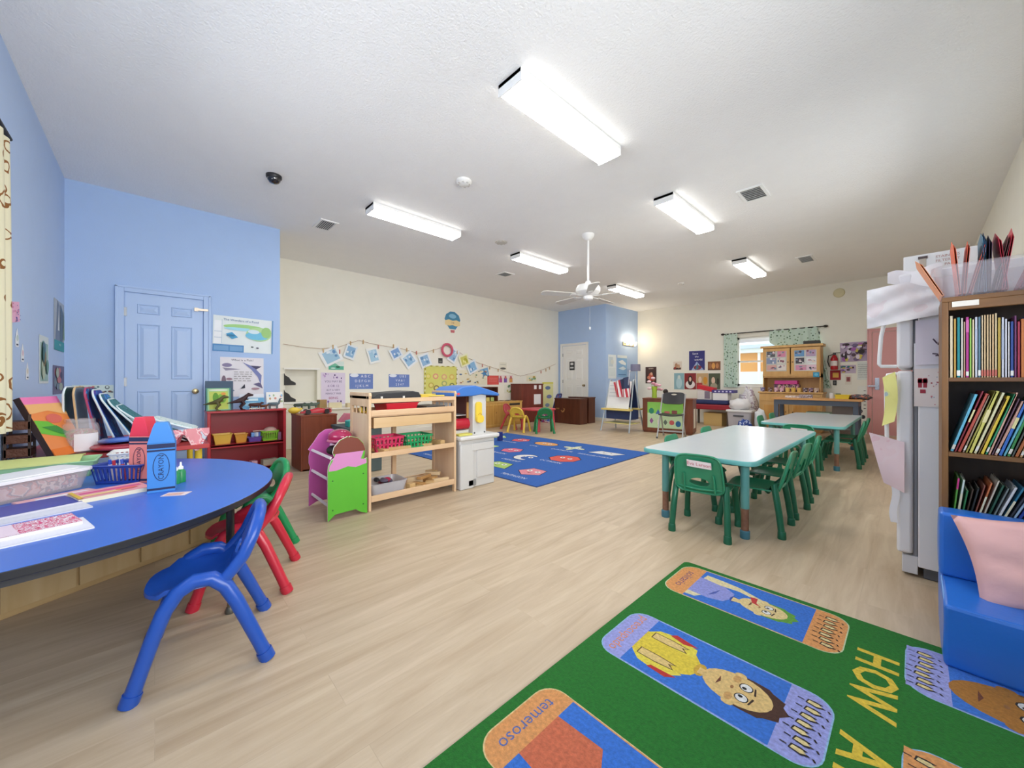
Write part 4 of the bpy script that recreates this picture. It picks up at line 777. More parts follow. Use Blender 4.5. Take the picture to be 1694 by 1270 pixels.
arch_handle([(FX0, hy, 1.09), (FX0 - .035, hy, 1.085), (FX0 - .042, hy, 1.05), (FX0 - .04, hy, .8), (FX0 - .035, hy, .56), (FX0, hy, .53)], rd)
def sheet(name, label, cat, fn, nu, nv, m, th=.0012, group=None, extra=None):
    b = MB(); b.surf(fn, nu, nv, m, th)
    if extra: extra(b)
    return tag(b.build(name, None, 60), label, cat, group)
PAP = mat('F0EDEE', .8)
def crumple(a, s=1): 
    return lambda u, v: a * (math.sin(7 * u * s + 3 * v) * .5 + math.sin(13 * v * s - 5 * u + 1.3) * .3 + math.sin(23 * u + 17 * v) * .2)
cr = crumple(.018)
sheet('wrinkled_drawing', 'large crumpled white paper with faint crayon hanging over the freezer top', 'paper', lambda u, v: Vector((-.182 + .28 * u, 2.925 - .02 * u + cr(u, v), 1.345 + .045 * u + (.215 - (.09 * abs(u - .5) * 2 * v if u > .5 else .02 * u)) * v)), 22, 14, speck('F3F1F2', ['F2F0F1', 'F2EFF0', 'F1EDEE', 'EDE2E4'], 9))
sheet('loose_paper', 'white folded paper lying across the refrigerator top edge', 'paper', lambda u, v: Vector((-.10 + .2 * u, 2.93 + .02 * math.sin(5 * u) + .01 * v, 1.585 - .14 * u * (1 - v) + .06 * v + .01 * math.sin(9 * u))), 12, 4, PAP)
t = thing('shipping_box', 'white cardboard box on top of the refrigerator, with a dark clip mark', 'box', (.0, 3.0, FH)); b = MB(); b.box(-.04, .22, .0, .3, 0, .10, mat('E9E7E4', .7)); b.build('carton', t, 0, .004)
b = MB(); b.box(.02, .045, -.004, .0, .03, .085, mat('B8AC9C', .6)); b.box(.015, .05, -.005, .001, .075, .088, mat('5A4A44', .5)); b.build('clip', t, 0)
M = frame((.12, 2.9985, FH + .05), (1, 0, 0), (0, 0, 1)); b = MB()
for i, s_ in enumerate(('STAINLESS', 'FILTER KIT', '12 PACK')): b.text(s_, .018, M @ Matrix.Translation((0, .024 - .022 * i, .001)), mat('B88A7A'))
o = b.build('print', None, 0, norm=False); o.parent = t; o.location = (-0.0, -3.0, -FH)
# papers on the fridge side
sheet('lilac_drawing', 'lilac sheet with black crayon strokes on the refrigerator side', 'drawing', lambda u, v: Vector((.005 + .15 * u, 2.946 - .008 * math.sin(u * 5 + v * 3) * .6 - .006, 1.135 + .235 * v)), 10, 8, mat('E4DDE8', .8), extra=lambda b: [b.rbox((.005 + x, 2.930, 1.135 + z), (w_, .001, .006), mat('4A3A50', .7), ry=R(a)) for x, z, w_, a in ((.07, .12, .03, 60), (.085, .115, .03, 110), (.10, .1, .03, 70), (.07, .055, .02, 10), (.085, .05, .03, 160), (.09, .04, .025, 30))])
b = MB(); b.box(.0, .13, -.001, 0, 0, .20, mat('EFE3DE', .8))
for (x, z, w_, h_, c) in ((.015, .1, .014, .05, 'A83848'), (.033, .1, .014, .05, 'A83848'), (.013, .125, .036, .02, 'A83848'), (.022, .07, .02, .02, 'A83848'), (.06, .12, .006, .008, 'B05A60'), (.08, .125, .012, .006, 'B05A60'), (.095, .12, .01, .007, 'B05A60'), (.06, .05, .006, .008, 'C87A80'), (.1, .04, .02, .006, 'C87A80')): b.box(x, x + w_, -.002, -.001, z, z + h_, mat(c, .8))
r = random.Random(3)
for i in range(26): x = r.uniform(.05, .125); z = r.uniform(.005, .19); b.box(x, x + .004, -.002, -.001, z, z + .004, mat(('C86A78', '8A9AB0', 'D8A0A0')[i % 3], .8))
tag(b.build('holiday_card', None, 0), 'cream card with a dark red print and small dots on the refrigerator side', 'card', None, (.0, 2.945, .915))
b = MB(); b.box(.0, .15, -.0012, 0, 0, .24, mat('EDEAEE', .8)); tag(b.build('blank_sheet', None, 0), 'plain white sheet between the lilac drawing and the cream card', 'paper', None, (-.0, 2.9475, 1.01))
sheet('yellow_drawing', 'tall yellow paper with blue writing on the refrigerator front', 'drawing', lambda u, v: Vector((-.122 + .05 * u + .012 * math.sin(v * 3), 2.925 + .018 * (1 - u) + .006 * math.sin(7 * v), .80 + .27 * v + .03 * u)), 4, 10, speck('EAE58E', ['EAE58E', 'E7E28A', 'DCE0A0', 'A8BCC0'], 16))
sheet('pink_paper', 'pale pink paper curling off the lower refrigerator door', 'paper', lambda u, v: Vector((-.145 + .11 * u - .03 * (v) * (1 - u) + .03 * (1 - v) * (1 - u), 2.925 + .02 * u * (1 - u) - .012 * math.sin(5 * v), .45 + .04 * (1 - u) + .27 * v)), 8, 10, speck('F0D6D8', ['F0D8DA', 'EFD4D6', 'EBC6CA'], 7))
sheet('white_paper', 'white paper strips hanging low on the refrigerator front', 'paper', lambda u, v: Vector((-.088 + .03 * u - .006 * math.sin(v * 6), 2.935, .28 + .2 * v)), 3, 8, PAP)
# ================================================================ BOOKCASE
BW = wood('6E4A26', '8A6034', 'z', 7); BD = wood('3E2A18', '4E3620', 'z', 7)
BCX, BCY, BROT = .085, 2.56, R(0)
BWd = .52
t = thing('bookcase', 'dark wooden bookcase full of picture books at the right edge', 'bookcase', (BCX, BCY, 0), BROT)
SH = [.05, .37, .735, 1.065]      # shelf top heights
b = MB(); b.box(0, .02, 0, .3, 0, 1.40, BW); b.build('side_panel', t, 0, .002); b = MB(); b.box(BWd - .02, BWd, 0, .3, 0, 1.40, BW); b.build('side_panel', t, 0, .002)
b = MB(); b.box(.0, BWd, -.003, .3, 1.40, 1.42, wood('6E4A26', '8A6034', 'x', 7)); b.box(.02, BWd - .02, -.002, .02, 1.362, 1.40, wood('6E4A26', '8A6034', 'x', 7)); b.build('top', t, 0, .002)
b = MB(); b.box(.02, BWd - .02, .285, .3, 0, 1.4, BD); b.build('back_panel', t, 0)
for z in SH: b = MB(); b.box(.02, BWd - .02, 0, .285, z - .018, z, wood('6A4626', '845C32', 'x', 7)); b.build('shelf', t, 0, .002)
b = MB(); b.box(.03, .105, -.006, -.003, 1.375, 1.398, mat('E4DCD0', .7)); b.build('shelf_label', t, 0)['label'] = 'strip of cream masking tape'
def book(label, x, z, th, h, dep, col, lean, group, y=.03, bands=()):
    t = thing('picture_book', label, 'book', (BCX + x, BCY + y, z), 0, group)
    t.rotation_euler = (0, lean, 0)
    m = col if not isinstance(col, str) else mat(col, .45)
    b = MB(); c = .0012 if th < .01 else .002; e = .003
    b.box(0, c, 0, dep, 0, h, m); b.box(th - c, th, 0, dep, 0, h, m); b.box(0, th, 0, c, 0, h, m)
    for (z0, z1, bc) in bands: b.box(0.0006, th - .0006, -.0006, 0, z0 * h, z1 * h, mat(bc, .5))
    b.build('cover', t, 0)
    b = MB(); b.box(c, th - c, c, dep - e, e, h - e, mat('EDE6D6', .8)); b.build('pages', t, 0)
NUMW = ['first', 'second', 'third', 'fourth', 'fifth', 'sixth', 'seventh', 'eighth', 'ninth', 'tenth', 'eleventh', 'twelfth', 'thirteenth', 'fourteenth', 'fifteenth', 'sixteenth', 'seventeenth', 'eighteenth', 'nineteenth', 'twentieth', 'twenty-first', 'twenty-second', 'twenty-third', 'twenty-fourth', 'twenty-fifth', 'twenty-sixth', 'twenty-seventh', 'twenty-eighth', 'twenty-ninth', 'thirtieth']
TOP = [('cream', 'E6D8B8', 10, .275), ('ochre', 'C8A04A', 7, .262), ('teal', '1E8A8E', 10, .266), ('white', 'E4DCD0', 6, .262), ('tan', 'C8A88A', 5, .245), ('magenta', 'B83A8E', 8, .265), ('lime-green', '9AC85A', 6, .258), ('pale cream', 'E2CFA8', 6, .252), ('grey and white', 'C9CCD6', 7, .262), ('slate-blue', '5E7E8E', 7, .262), ('beige', 'D9C09A', 5, .268), ('beige', 'CFB083', 6, .268), ('light tan', 'D8B98C', 6, .268), ('light tan', 'DABF92', 5, .268), ('light tan', 'D4B080', 6, .268), ('cream-tan', 'DFC89C', 6, .272), ('ochre', 'BFA040', 8, .252), ('light grey', 'CFD0D8', 7, .252), ('pale grey', 'D6D6DE', 6, .245), ('white', 'E4E0DE', 5, .232), ('navy-blue', '2B4A92', 8, .232), ('purple', '7A3A6A', 6, .255), ('crimson', 'B0304A', 7, .230), ('orange', 'D07A3A', 8, .24), ('blue', '3A6AB0', 7, .25), ('green', '3A8A5A', 8, .24)]
x = .024
for i, (n_, c, th, h) in enumerate(TOP):
    bd = [(.02, .12, 'C86A5A')] if 'tan' in n_ or n_ == 'beige' else ([(.03, .12, 'F0EEE6')] if i in (2, 5, 9, 20) else [(.3, .8, 'AEB6C8')] if i in (17, 8) else [])
    if i == 5: bd = [(.03, .1, 'F0EEE6'), (.75, .95, 'D86AB0')]
    th_ = th / 1000 * 1.12; book(f'thin {n_} book, {NUMW[i]} from the left on the top shelf of the bookcase', x, SH[3], th_, h, .2, c, 0, 'books on the top shelf', bands=bd); x += th_ + .0009
MIDL = [('sky-blue', '6ABBD8', 9, .265), ('dark red', '8E2E3E', 6, .28), ('brick-red', 'B85040', 11, .27), ('mottled brown', 'A8907A', 6, .262), ('olive', 'A8A04A', 6, .28), ('yellow-green', 'D6CF6A', 11, .28), ('cream', 'E4DDB0', 8, .275), ('brown', '8A6A3E', 5, .25), ('yellow', 'E8C840', 9, .26), ('emerald', '2E9A6A', 6, .27), ('peach', 'E0B09A', 6, .275), ('plum', '6A4A5A', 5, .25), ('pink-tan', 'CFA090', 8, .24), ('blue', '3A72C8', 9, .24), ('aqua', '6AB8C8', 7, .24), ('green', '3E8E4E', 8, .262), ('dark grey', '5A5E5A', 6, .24), ('rust', 'B86A3A', 9, .25), ('tan', 'C8A070', 7, .22), ('white', 'DAD8D0', 6, .24)]
x = .026; ln = R(16)
for i, (n_, c, th, h) in enumerate(MIDL):
    a = ln + R((i * 7 % 5) - 2) * .4; th_ = th / 1000 * 1.1; book(f'{n_} book leaning right, {NUMW[i]} from the left on the second shelf', x, SH[2] + .0006 + math.sin(a) * th_ , th_, h, .2, c, a, 'leaning books on the second shelf', bands=[(.04, .12, 'E8E4DA')] if i % 3 == 0 else [(.5, .7, 'E8DCA0')] if i % 4 == 1 else []); x += th_ / math.cos(a) + .0018
LOW = [('pink and green', '6AB84A', 6, .25, 'D83A8A'), ('white and green', 'DDE8DA', 7, .245, None), ('green', '3A8A52', 6, .2, None), ('dark brown', '5A4638', 5, .21, None), ('black', '2E3230', 6, .22, None), ('red-brown', '9A5A4A', 5, .235, None), ('orange', 'D87A4A', 6, .25, None), ('cream', 'D8CDB8', 6, .265, None), ('dark green', '2E5E4A', 7, .25, None), ('grey', '7E8A88', 6, .24, None), ('white', 'E2E4E4', 8, .25, None), ('teal-blue', '2E7A98', 7, .255, None), ('charcoal', '3E444E', 6, .26, None), ('light blue', 'A8C4DC', 7, .275, None), ('royal blue', '2E4AA8', 10, .265, None), ('grey-blue', '6A7A94', 5, .25, None), ('yellow-orange', 'E0B040', 9, .27, None), ('pale lilac', 'B8AEC8', 6, .25, None), ('plum', '5E3A5A', 6, .24, None), ('white spined', 'E6E2DC', 8, .23, None)]
x = .026
for i, (n_, c, th, h, c2) in enumerate(LOW):
    a = R(5 + min(i, 12) * 1.35); th_ = th / 1000 * 1.1; book(f'{n_} book tilted right, {NUMW[i]} from the left on the third shelf', x, SH[1] + .0006 + math.sin(a) * th_, th_, h, .2, c, a, 'tilted books on the third shelf', bands=[(.8, 1, c2)] if c2 else [(.1, .75, 'E9E2C0')] if i % 5 == 1 else []); x += th_ / math.cos(a) + .0028
# clear tray of folders on top
t = thing('clear_tray', 'clear plastic tray of coloured folders on top of the bookcase', 'tray', (BCX - .02, BCY + .02, 1.42))
cl = clear('F2E6EA', .83); b = MB(); P0 = rrect(.50, .22, .04, 5, .27, .12); P1 = rrect(.545, .27, .05, 5, .27, .12)
b.loft([[Vector((x, y, z)) for x, y in P] for P, z in ((P0, .002), (P0, .01), (P1, .14), ([(.27 + (x - .27) * 1.03, .12 + (y - .12) * 1.05) for x, y in P1], .143), (P1, .146), ([(.27 + (x - .27) * .985, .12 + (y - .12) * .97) for x, y in P1], .14), ([(.27 + (x - .27) * .98, .12 + (y - .12) * .95) for x, y in P0], .014))], cl); b.build('tub', t, 50)
FOL = [('pale orange', 'F0A070', -.02, -.55, .19), ('bright orange', 'E0622E', .055, -.10, .235), ('rust-orange', 'C84E2A', .075, .08, .225), ('red-orange', 'D0482E', .10, .28, .22), ('dark teal', '1F4E66', .135, .10, .235), ('deep blue', '1E3A5E', .15, .05, .25), ('teal-blue', '2A6A88', .162, -.02, .25), ('dark purple', '3A2440', .18, .02, .235), ('brown', '6A3A3A', .205, .22, .225), ('red', 'C82A3E', .232, .16, .25), ('crimson', 'B81E3A', .25, -.12, .24), ('magenta-red', 'C01E48', .30, .42, .24), ('cherry-red', 'D03048', .33, .34, .25), ('dark red', 'A81A30', .36, .30, .255)]
for i, (n_, c, x, a, h) in enumerate(FOL):
    m = mat(c, .5); h += .02; b = MB(); b.loft([[Vector((-.0015 - s, y * .19, z)) for (y, z) in ((0, 0), (1, 0), (1, h * .93), (.35, h), (.0, h * .86))] for s in (0, .0012)], m); b.loft([[Vector((.0035 + s, y * .19, z)) for (y, z) in ((0, 0), (1, 0), (1, h * .93), (.5, h * .97), (.0, h * .80))] for s in (0, .0012)], m); b.box(-.002, .004, 0, .19, -.0, .002, m)
    o = b.build('paper_folder', None, 0); tag(o, f'{n_} pocket folder standing in the clear tray on the bookcase', 'folder', 'folders in the clear tray', (BCX + .005 + (x + .02) * .66, BCY + .045, 1.436)); o.rotation_euler = (0, a * .75, 0)
# ================================================================ BLUE FOAM CHAIR + CUSHION
VB = mat('2A6ECB', .28, 0, .25, 14, .05)
t = thing('foam_chair', 'shiny blue vinyl child foam chair on the edge of the green rug', 'foam chair', (.075, 2.10, .0))
def pad(name, x0, x1, y0, y1, z0, z1, parent, bev=.012):
    b = MB(); n = 8
    b.box(x0, x1, y0, y1, z0, z1, VB); bmesh.ops.subdivide_edges(b.bm, edges=b.bm.edges[:], cuts=6, use_grid_fill=True)
    cx, cy, cz = (x0 + x1) / 2, (y0 + y1) / 2, (z0 + z1) / 2
    for v in b.bm.verts:
        q = [(v.co.x - cx) / (x1 - x0) * 2, (v.co.y - cy) / (y1 - y0) * 2, (v.co.z - cz) / (z1 - z0) * 2]
        for k in range(3):
            if abs(q[k]) > .99: v.co[k] += math.copysign(.007 * (1 - q[(k + 1) % 3] ** 2) * (1 - q[(k + 2) % 3] ** 2) + .0015 * math.sin(13 * v.co.x + 21 * v.co.z + 9 * v.co.y), q[k])
    return b.build(name, parent, 60, bev, 3)
pad('seat_cushion', 0, .50, .0, .42, .012, .232, t); pad('backrest_cushion', 0, .50, .31, .43, .236, .497, t)
b = MB(); b.tube([(.004, .004, .225), (.004, .3, .234)], .003, mat('7FA8E0', .4), 6); b.tube([(.004, .004, .228), (.5, .004, .228)], .003, VB, 6); b.build('piping', t)
t = thing('throw_pillow', 'crumpled pale pink throw pillow on the blue foam chair', 'pillow', (.305, 2.33, .375))
def pil(u, v):
    x = (u - .5) * 2; y = (v - .5) * 2; e = (1 - abs(x) ** 3.2) * (1 - abs(y) ** 3.2); k = 1 - .10 * (x * x * (1 - y * y) + y * y * (1 - x * x)) * 1.0
    return x * .172 * k, y * .172 * k, .058 * max(e, 0) ** .55 + (.006 * math.sin(9 * y + 3 * x) + .006 * abs(math.sin(14 * y - 5 * x + 2 * x * y)) * (1 - x) * .7 - .008 * math.exp(-((y - .15 + .3 * (x + 1)) / .05) ** 2) * max(0, -x)) * e
b = MB(); PK = mat('E6B4B0', .85, 0, .2, 30)
for sg in (1, -1): b.surf(lambda u, v: Vector((pil(u, v)[0], pil(u, v)[1], sg * pil(u, v)[2])), 20, 20, PK)
bmesh.ops.remove_doubles(b.bm, verts=b.bm.verts, dist=1e-4); b.build('pillow_case', t, 80); t.rotation_euler = (R(66), R(0), R(4)); t.rotation_euler.rotate_axis('Z', R(10))
# ================================================================ WOODEN TOY SHELF
LW = wood('D9B48C', 'E6C8A2', 'z', 8); LWY = wood('D6B088', 'E4C49E', 'y', 8)
SX0, SX1, SY0, SY1 = -3.39, -2.99, 1.245, 2.09
t = thing('toy_shelf', 'open birch toy shelf on the floor in the middle left, with toys on every level', 'shelf', (SX0, SY0, 0)); D = SX1 - SX0; L = SY1 - SY0
for y in (0, L - .022):
    M = frame((0, y + .022, 0), (1, 0, 0), (0, 0, 1)); b = MB()
    for (x0, x1) in ((0, .04), (D - .04, D)): b.box(x0, x1, 0, .93, 0, .022, LW, M)
    b.box(.04, D - .04, .07, .78, .004, .018, wood('E0C09C', 'E8CCA8', 'z', 8), M); b.box(.04, D - .04, .84, .93, .0, .022, LW, M)
    for x in (.12, .2, .28): b.box(x - .006, x + .006, .78, .84, .006, .016, LW, M)
    P = [(0, .9), (-.012, .93), (0, .955), (D, .955), (D + .012, .93), (D, .9)]; b.prism(P, 0, .022, LW, M); b.build('end_panel', t, 0, .004)
def rail(z0, z1, front=True, back=True):
    b = MB()
    if front: b.box(D - .018, D, .022, L - .022, z0, z1, LWY)
    if back: b.box(0, .018, .022, L - .022, z0, z1, LWY)
    b.build('rail', t, 0, .003)
for z0, z1 in ((.870, .905), (.765, .812), (.425, .468), (.072, .122)): rail(z0, z1)
for z in (.755, .43, .085): b = MB(); b.box(.018, D - .018, .022, L - .022, z, z + .012, LWY); b.build('shelf_board', t, 0)
b = MB(); b.box(.03, D - .006, .045, L - .05, .665, .75, wood('D2AE7E', 'DCBE92', 'y', 6)); b.build('drawer', t, 0, .003)
b = MB(); b.box(.0, .03, .38, .42, .08, .76, LW); b.build('center_post', t, 0, .002)
def at(x, y, z): return (SX0 + x, SY0 + y, z)
# things on it
def obx(name, label, cat, loc, size, col, rz=0, group=None, bev=.003, rx=0):
    b = MB(); b.box(-size[0] / 2, size[0] / 2, -size[1] / 2, size[1] / 2, 0, size[2], mat(col, .5) if isinstance(col, str) else col)
    o = b.build(name, None, 0, bev); tag(o, label, cat, group, loc, rz)
    if rx: o.rotation_euler = (rx, 0, rz)
    return o
def bin_(name, label, cat, loc, w_, d, h, col, rz=0, holes='grid', group=None, taper=.88, handle=False, nx=6, nz=2):
    """open perforated basket: walls of bars around holes"""
    t = thing(name, label, cat, loc, rz, group); m = mat(col, .4); b = MB(); k = .004
    def P(f, z): s = taper + (1 - taper) * z / h; return [Vector((x * s, y * s, z)) for x, y in ((-w_ / 2, -d / 2), (w_ / 2, -d / 2), (w_ / 2, d / 2), (-w_ / 2, d / 2))]
    b.loft([P(0, 0), P(0, k)], m)
    for i in range(4):
        a0, a1 = P(0, 0)[i], P(0, 0)[(i + 1) % 4]; c0, c1 = P(0, h)[i], P(0, h)[(i + 1) % 4]; n_ = (a1 - a0).cross(Vector((0, 0, 1))).normalized() * k
        def q(u, v): return (a0.lerp(a1, u)).lerp(c0.lerp(c1, u), v)
        def quad(u0, u1, v0, v1): p = [q(u0, v0), q(u1, v0), q(u1, v1), q(u0, v1)]; b.loft([p, [x - n_ for x in p]], m)
        N = nx if i % 2 == 0 else max(2, int(nx * d / w_))
        if holes is None: quad(0, 1, 0, 1); continue
        vs = [0, .14] ; hz = (.84 - .14) / nz
        quad(0, 1, 0, .16); quad(0, 1, .86, 1)
        for j in range(1, nz): quad(0, 1, .16 + .7 * j / nz - .05, .16 + .7 * j / nz + .05)
        for j in range(N + 1): u = j / N; quad(max(0, u - .2 / N), min(1, u + .2 / N), .16, .86)
    rim = [Vector((x, y, h)) for x, y in rrect(w_ + .008, d + .008, .01, 2)]; b.tube(rim, .0045, m, 6, True); b.build('basket_body', t, 0)
    return t
bin_('plastic_crate', 'bright pink perforated crate on the middle level of the birch shelf', 'crate', at(.22, .22, .448), .26, .2, .12, 'E0386A', R(90), nx=7, nz=2)
bin_('plastic_crate', 'bright green perforated crate beside the pink one on the birch shelf', 'crate', at(.22, .50, .448), .26, .22, .11, '22A866', R(90), nx=7, nz=2)
t2 = bin_('plastic_bin', 'shallow red plastic bin on the upper level of the birch shelf', 'bin', at(.22, .32, .768), .3, .26, .09, 'D8283A', R(90), holes=None, taper=.85)
# black toy case
t = thing('toy_case', 'black open toy case lying on top of the birch shelf', 'toy case', at(.18, .27, .86)); km = mat('2C2D30', .45)
b = MB(); M = frame((-.15, -.20, 0), (0, 1, 0), (0, 0, 1)); b.prism([(0, 0), (0, .05), (.05, .085), (.36, .10), (.42, .09), (.44, .05), (.44, 0)], -.0, .3, km, M); b.build('case_body', t, 40, .006)
for y in (-.12, .08): b = MB(); b.box(.148, .154, y, y + .07, .015, .05, mat('0E0E10', .6)); b.build('case_opening', t, 0)
for y in (-.14, .06): b = MB(); b.box(.15, .158, y, y + .016, .03, .06, mat('E4E2DC')); b.build('label_sticker', t, 0)
obx('toy_track', 'yellow plastic toy block piece on the top of the birch shelf', 'toy', at(.2, .6, .88), (.12, .14, .045), 'E8C84A', .2)
obx('toy_rail', 'long yellow toy rail lying along the top of the birch shelf', 'toy', at(.14, .7, .91), (.03, .2, .015), 'D9BE5A', .4)
obx('toy_stick', 'yellow stick lying slanted over the top level of the birch shelf', 'toy', at(.26, .66, .905), (.02, .24, .012), 'E0C850', -.5)
obx('toy_plank', 'yellow and orange toy plank in front of the red bin', 'toy', at(.3, .12, .77), (.05, .18, .022), 'D8A05A', .1)
obx('dark_tray', 'dark grey tray at the right of the upper level of the birch shelf', 'tray', at(.2, .66, .77), (.28, .2, .05), '54504C')
b = MB(); b.ball((0, 0, 0), .035, mat('D9B848', .5), 12, (1, 1.3, .9)); 
for k in range(3): b.box(-.036, .036, -.02 + k * .018, -.012 + k * .018, -.01, .034, mat('2A2620', .6))
tag(b.build('toy_bee', None), 'yellow and black striped toy at the left end of the upper level', 'toy', None, at(.1, .08, .80))
WB = wood('C8A068', 'D8B884', 'x', 12)
r = random.Random(11)
bl = [(.3, .14, .452, .16, .05, .03, .3, 'long wooden block slanting forward beside the pink crate'), (.32, .3, .448, .2, .045, .035, 1.2, 'long wooden block in front of the green crate'), (.3, .56, .448, .14, .05, .03, .9, 'wooden block right of the green crate'), (.2, .7, .448, .18, .05, .04, .2, 'wooden block near the right post, middle level'), (.32, .72, .448, .07, .05, .045, .1, 'small pale wooden block at the front right of the middle level'), (.12, .66, .49, .18, .04, .02, .7, 'wooden board resting across the blocks, middle level')]
for (x, y, z, a, c, h, rz, lb) in bl: obx('wooden_block', lb, 'wooden block', at(x, y, z), (a, c, h), WB, rz, 'wooden blocks on the birch shelf')
for i, (x, y, z, a, c, h, rz, lb) in enumerate([(.34, .40, .1, .06, .06, .05, .2, 'cube-like wooden block right of the clear bin on the bottom level'), (.3, .5, .1, .12, .05, .03, .5, 'flat wooden block second from the clear bin, bottom level'), (.2, .52, .1, .14, .05, .06, 1.1, 'wooden block in the back row of the bottom level'), (.33, .6, .1, .08, .06, .03, .9, 'pale wooden block in the middle of the bottom level'), (.24, .64, .1, .14, .05, .05, .3, 'wooden block toward the right, back row of the bottom level'), (.34, .71, .1, .15, .04, .04, 1.4, 'wooden block nearest the right post on the bottom level'), (.16, .72, .1, .1, .07, .08, .2, 'tall wooden block at the back right of the bottom level'), (.26, .58, .15, .16, .05, .025, 2.0, 'wooden block lying on top of the pile, bottom level'), (.22, .7, .15, .14, .04, .03, .8, 'slanted wooden block on top of the right pile, bottom level'), (.35, .47, .1, .05, .04, .02, .4, 'small wooden block by the front rail, bottom level')]):
    obx('wooden_block', lb, 'wooden block', at(x, y, z), (a, c, h), wood(*(('C8A068', 'D8B884'), ('B98A52', 'C89C64'), ('DDBF92', 'E4CAA2'))[i % 3], 'x', 12), rz, 'wooden blocks on the birch shelf')
t = thing('clear_bin', 'clear plastic bin of small dark toys on the bottom level of the birch shelf', 'storage bin', at(.24, .20, .1), R(90))
b = MB(); P0 = rrect(.28, .22, .03, 4); P1 = rrect(.32, .26, .03, 4)
b.loft([[Vector((x, y, z)) for x, y in P] for P, z in ((P0, 0), (P1, .095), ([(x * 1.04, y * 1.04) for x, y in P1], .097), ([(x * .97, y * .97) for x, y in P1], .099), ([(x * .97, y * .97) for x, y in P0], .004))], clear('DADAE0', .45)); b.build('tub', t, 50)
for i in range(12):
    c = ('3A2A3A', '8A3048', '2E2E34', '5A5A66', 'C83A5A', '6E6478')[i % 6]; b = MB(); b.ball((0, 0, 0), .028, mat(c, .5), 10, (1.3, .8, .7)); tag(b.build('small_toy', None), ('dark purple', 'maroon', 'black', 'grey', 'pink-red', 'lilac-grey')[i % 6] + (' small toy low in the clear bin of the birch shelf', ' small toy near the rim of the clear bin')[i // 6], 'toy', 'small toys in the clear bin', at(.24 + r.uniform(-.07, .07), .20 + r.uniform(-.09, .09), .125 + .035 * (i // 4)), r.uniform(0, 3))
# ================================================================ TOY BIN RACK (end panels, rails)
RX0, RX1, RY0, RY1 = -3.49, -2.985, .94, 1.232
t = thing('bin_rack', 'child bin rack with a purple far panel and a bright green near panel', 'toy rack', (RX0, RY0, 0))
Dp = RY1 - RY0; M = frame((0, 0, 0), (0, 1, 0), (0, 0, 1))
def rnd_panel(x, P, face, edge, z1=.016): b = MB(); b.prism(P, 0, z1, mat(face, .4), frame((x, 0, 0), (0, 1, 0), (0, 0, 1)), mat(edge, .6)); return b
PU = [(0, 0), (.0, .26), (.012, .32), (0, .36), (0, .42), (.01, .46), (-.005, .475), (.012, .5), (.035, .53), (.08, .6), (.13, .632), (.18, .635), (.235, .61), (.27, .56), (.29, .5), (.29, 0), (.26, .03), (.06, .03)]
o = rnd_panel(0, PU, 'C85AA8', 'D890C4').build('end_panel', t, 0, .002); o['label'] = 'purple-pink wavy panel'
PG = [(-.005, 0), (.02, .02), (.05, .045), (.2, .05), (.24, .02), (.292, 0), (.292, .44), (.26, .43), (.27, .46), (.275, .50), (.26, .56), (.22, .605), (.16, .625), (.15, .618), (.14, .625), (.08, .60), (.04, .55), (.03, .51), (.045, .47), (.02, .455), (.0, .41), (-.005, .37)]
o = rnd_panel(RX1 - RX0 - .016, PG, '5CB832', 'F0DCD8').build('end_panel', t, 0, .002); o['label'] = 'bright green panel with a plain brown and pink rounded top'
b = MB(); M = frame((RX1 - RX0, 0, 0), (0, 1, 0), (0, 0, 1))
b.flat([(.034, .50), (.274, .50), (.273, .515), (.257, .558), (.219, .602), (.16, .622), (.15, .615), (.14, .622), (.081, .597), (.042, .55), (.033, .52)], .0008, mat('7A3A2A', .5), M)
b.flat([(.05, .50), (.262, .50), (.24, .44), (.285, .43), (.285, .40), (.2, .38), (.14, .395), (.06, .375), (.002, .375), (.006, .41), (.03, .45)], .001, mat('D48AC0', .5), M)
b.build('painted_top', o, 0, norm=False)
b = MB()
for (y, z) in ((.03, .08), (.26, .08), (.03, .3), (.26, .32)): b.lathe([(0, 0), (.006, 0), (.005, .003), (0, .003)], (y, z, 0), mat('2E6A2A', .4), 8, M)
b.build('screw_cap', o)
for (y, z) in ((.012, .47), (.16, .50), (.012, .30), (.16, .33), (.012, .10), (.16, .13)):
    b = MB(); b.rbox(((RX1 - RX0) / 2, y + .01, z), (RX1 - RX0 - .034, .012, .02), mat('EADCE4', .5), rx=R(-20)); b.build('rail', t, 0, .002)
bt = thing('toy_bin', 'teal plastic bin hanging in the middle of the bin rack', 'bin', (-3.15, 1.06, .25)); b = MB(); P = rrect(.2, .15, .03, 4); b.loft([[Vector((x * k, y * k, z)) for x, y in P] for z, k in ((0, .8), (.12, 1), (.12, .96), (.006, .77))], mat('1F7E80', .4)); b.build('bin_body', bt, 50); bt.rotation_euler = (R(-12), 0, 0)
b = MB(); b.ball((0, 0, 0), .085, mat('B02A58', .12, 0, 0, 200, .05, 6, .5), 24, (1.15, 1.1, .75)); b.lathe([(.098, -.02), (.102, -.03), (.1, -.036), (.095, -.03)], (0, 0, 0), mat('C86A8A', .3), 24); tag(b.build('toy_helmet', None, 80), 'shiny magenta toy helmet resting on the top of the bin rack', 'toy helmet', None, (-3.3, 1.13, .585), .3)
b = MB(); b.ball((0, 0, 0), .05, mat('2A1E22', .6), 14, (1, 1, .8)); tag(b.build('dark_ball', None, 80), 'small dark ball under the magenta helmet on the rack', 'ball', None, (-3.32, 1.08, .475))
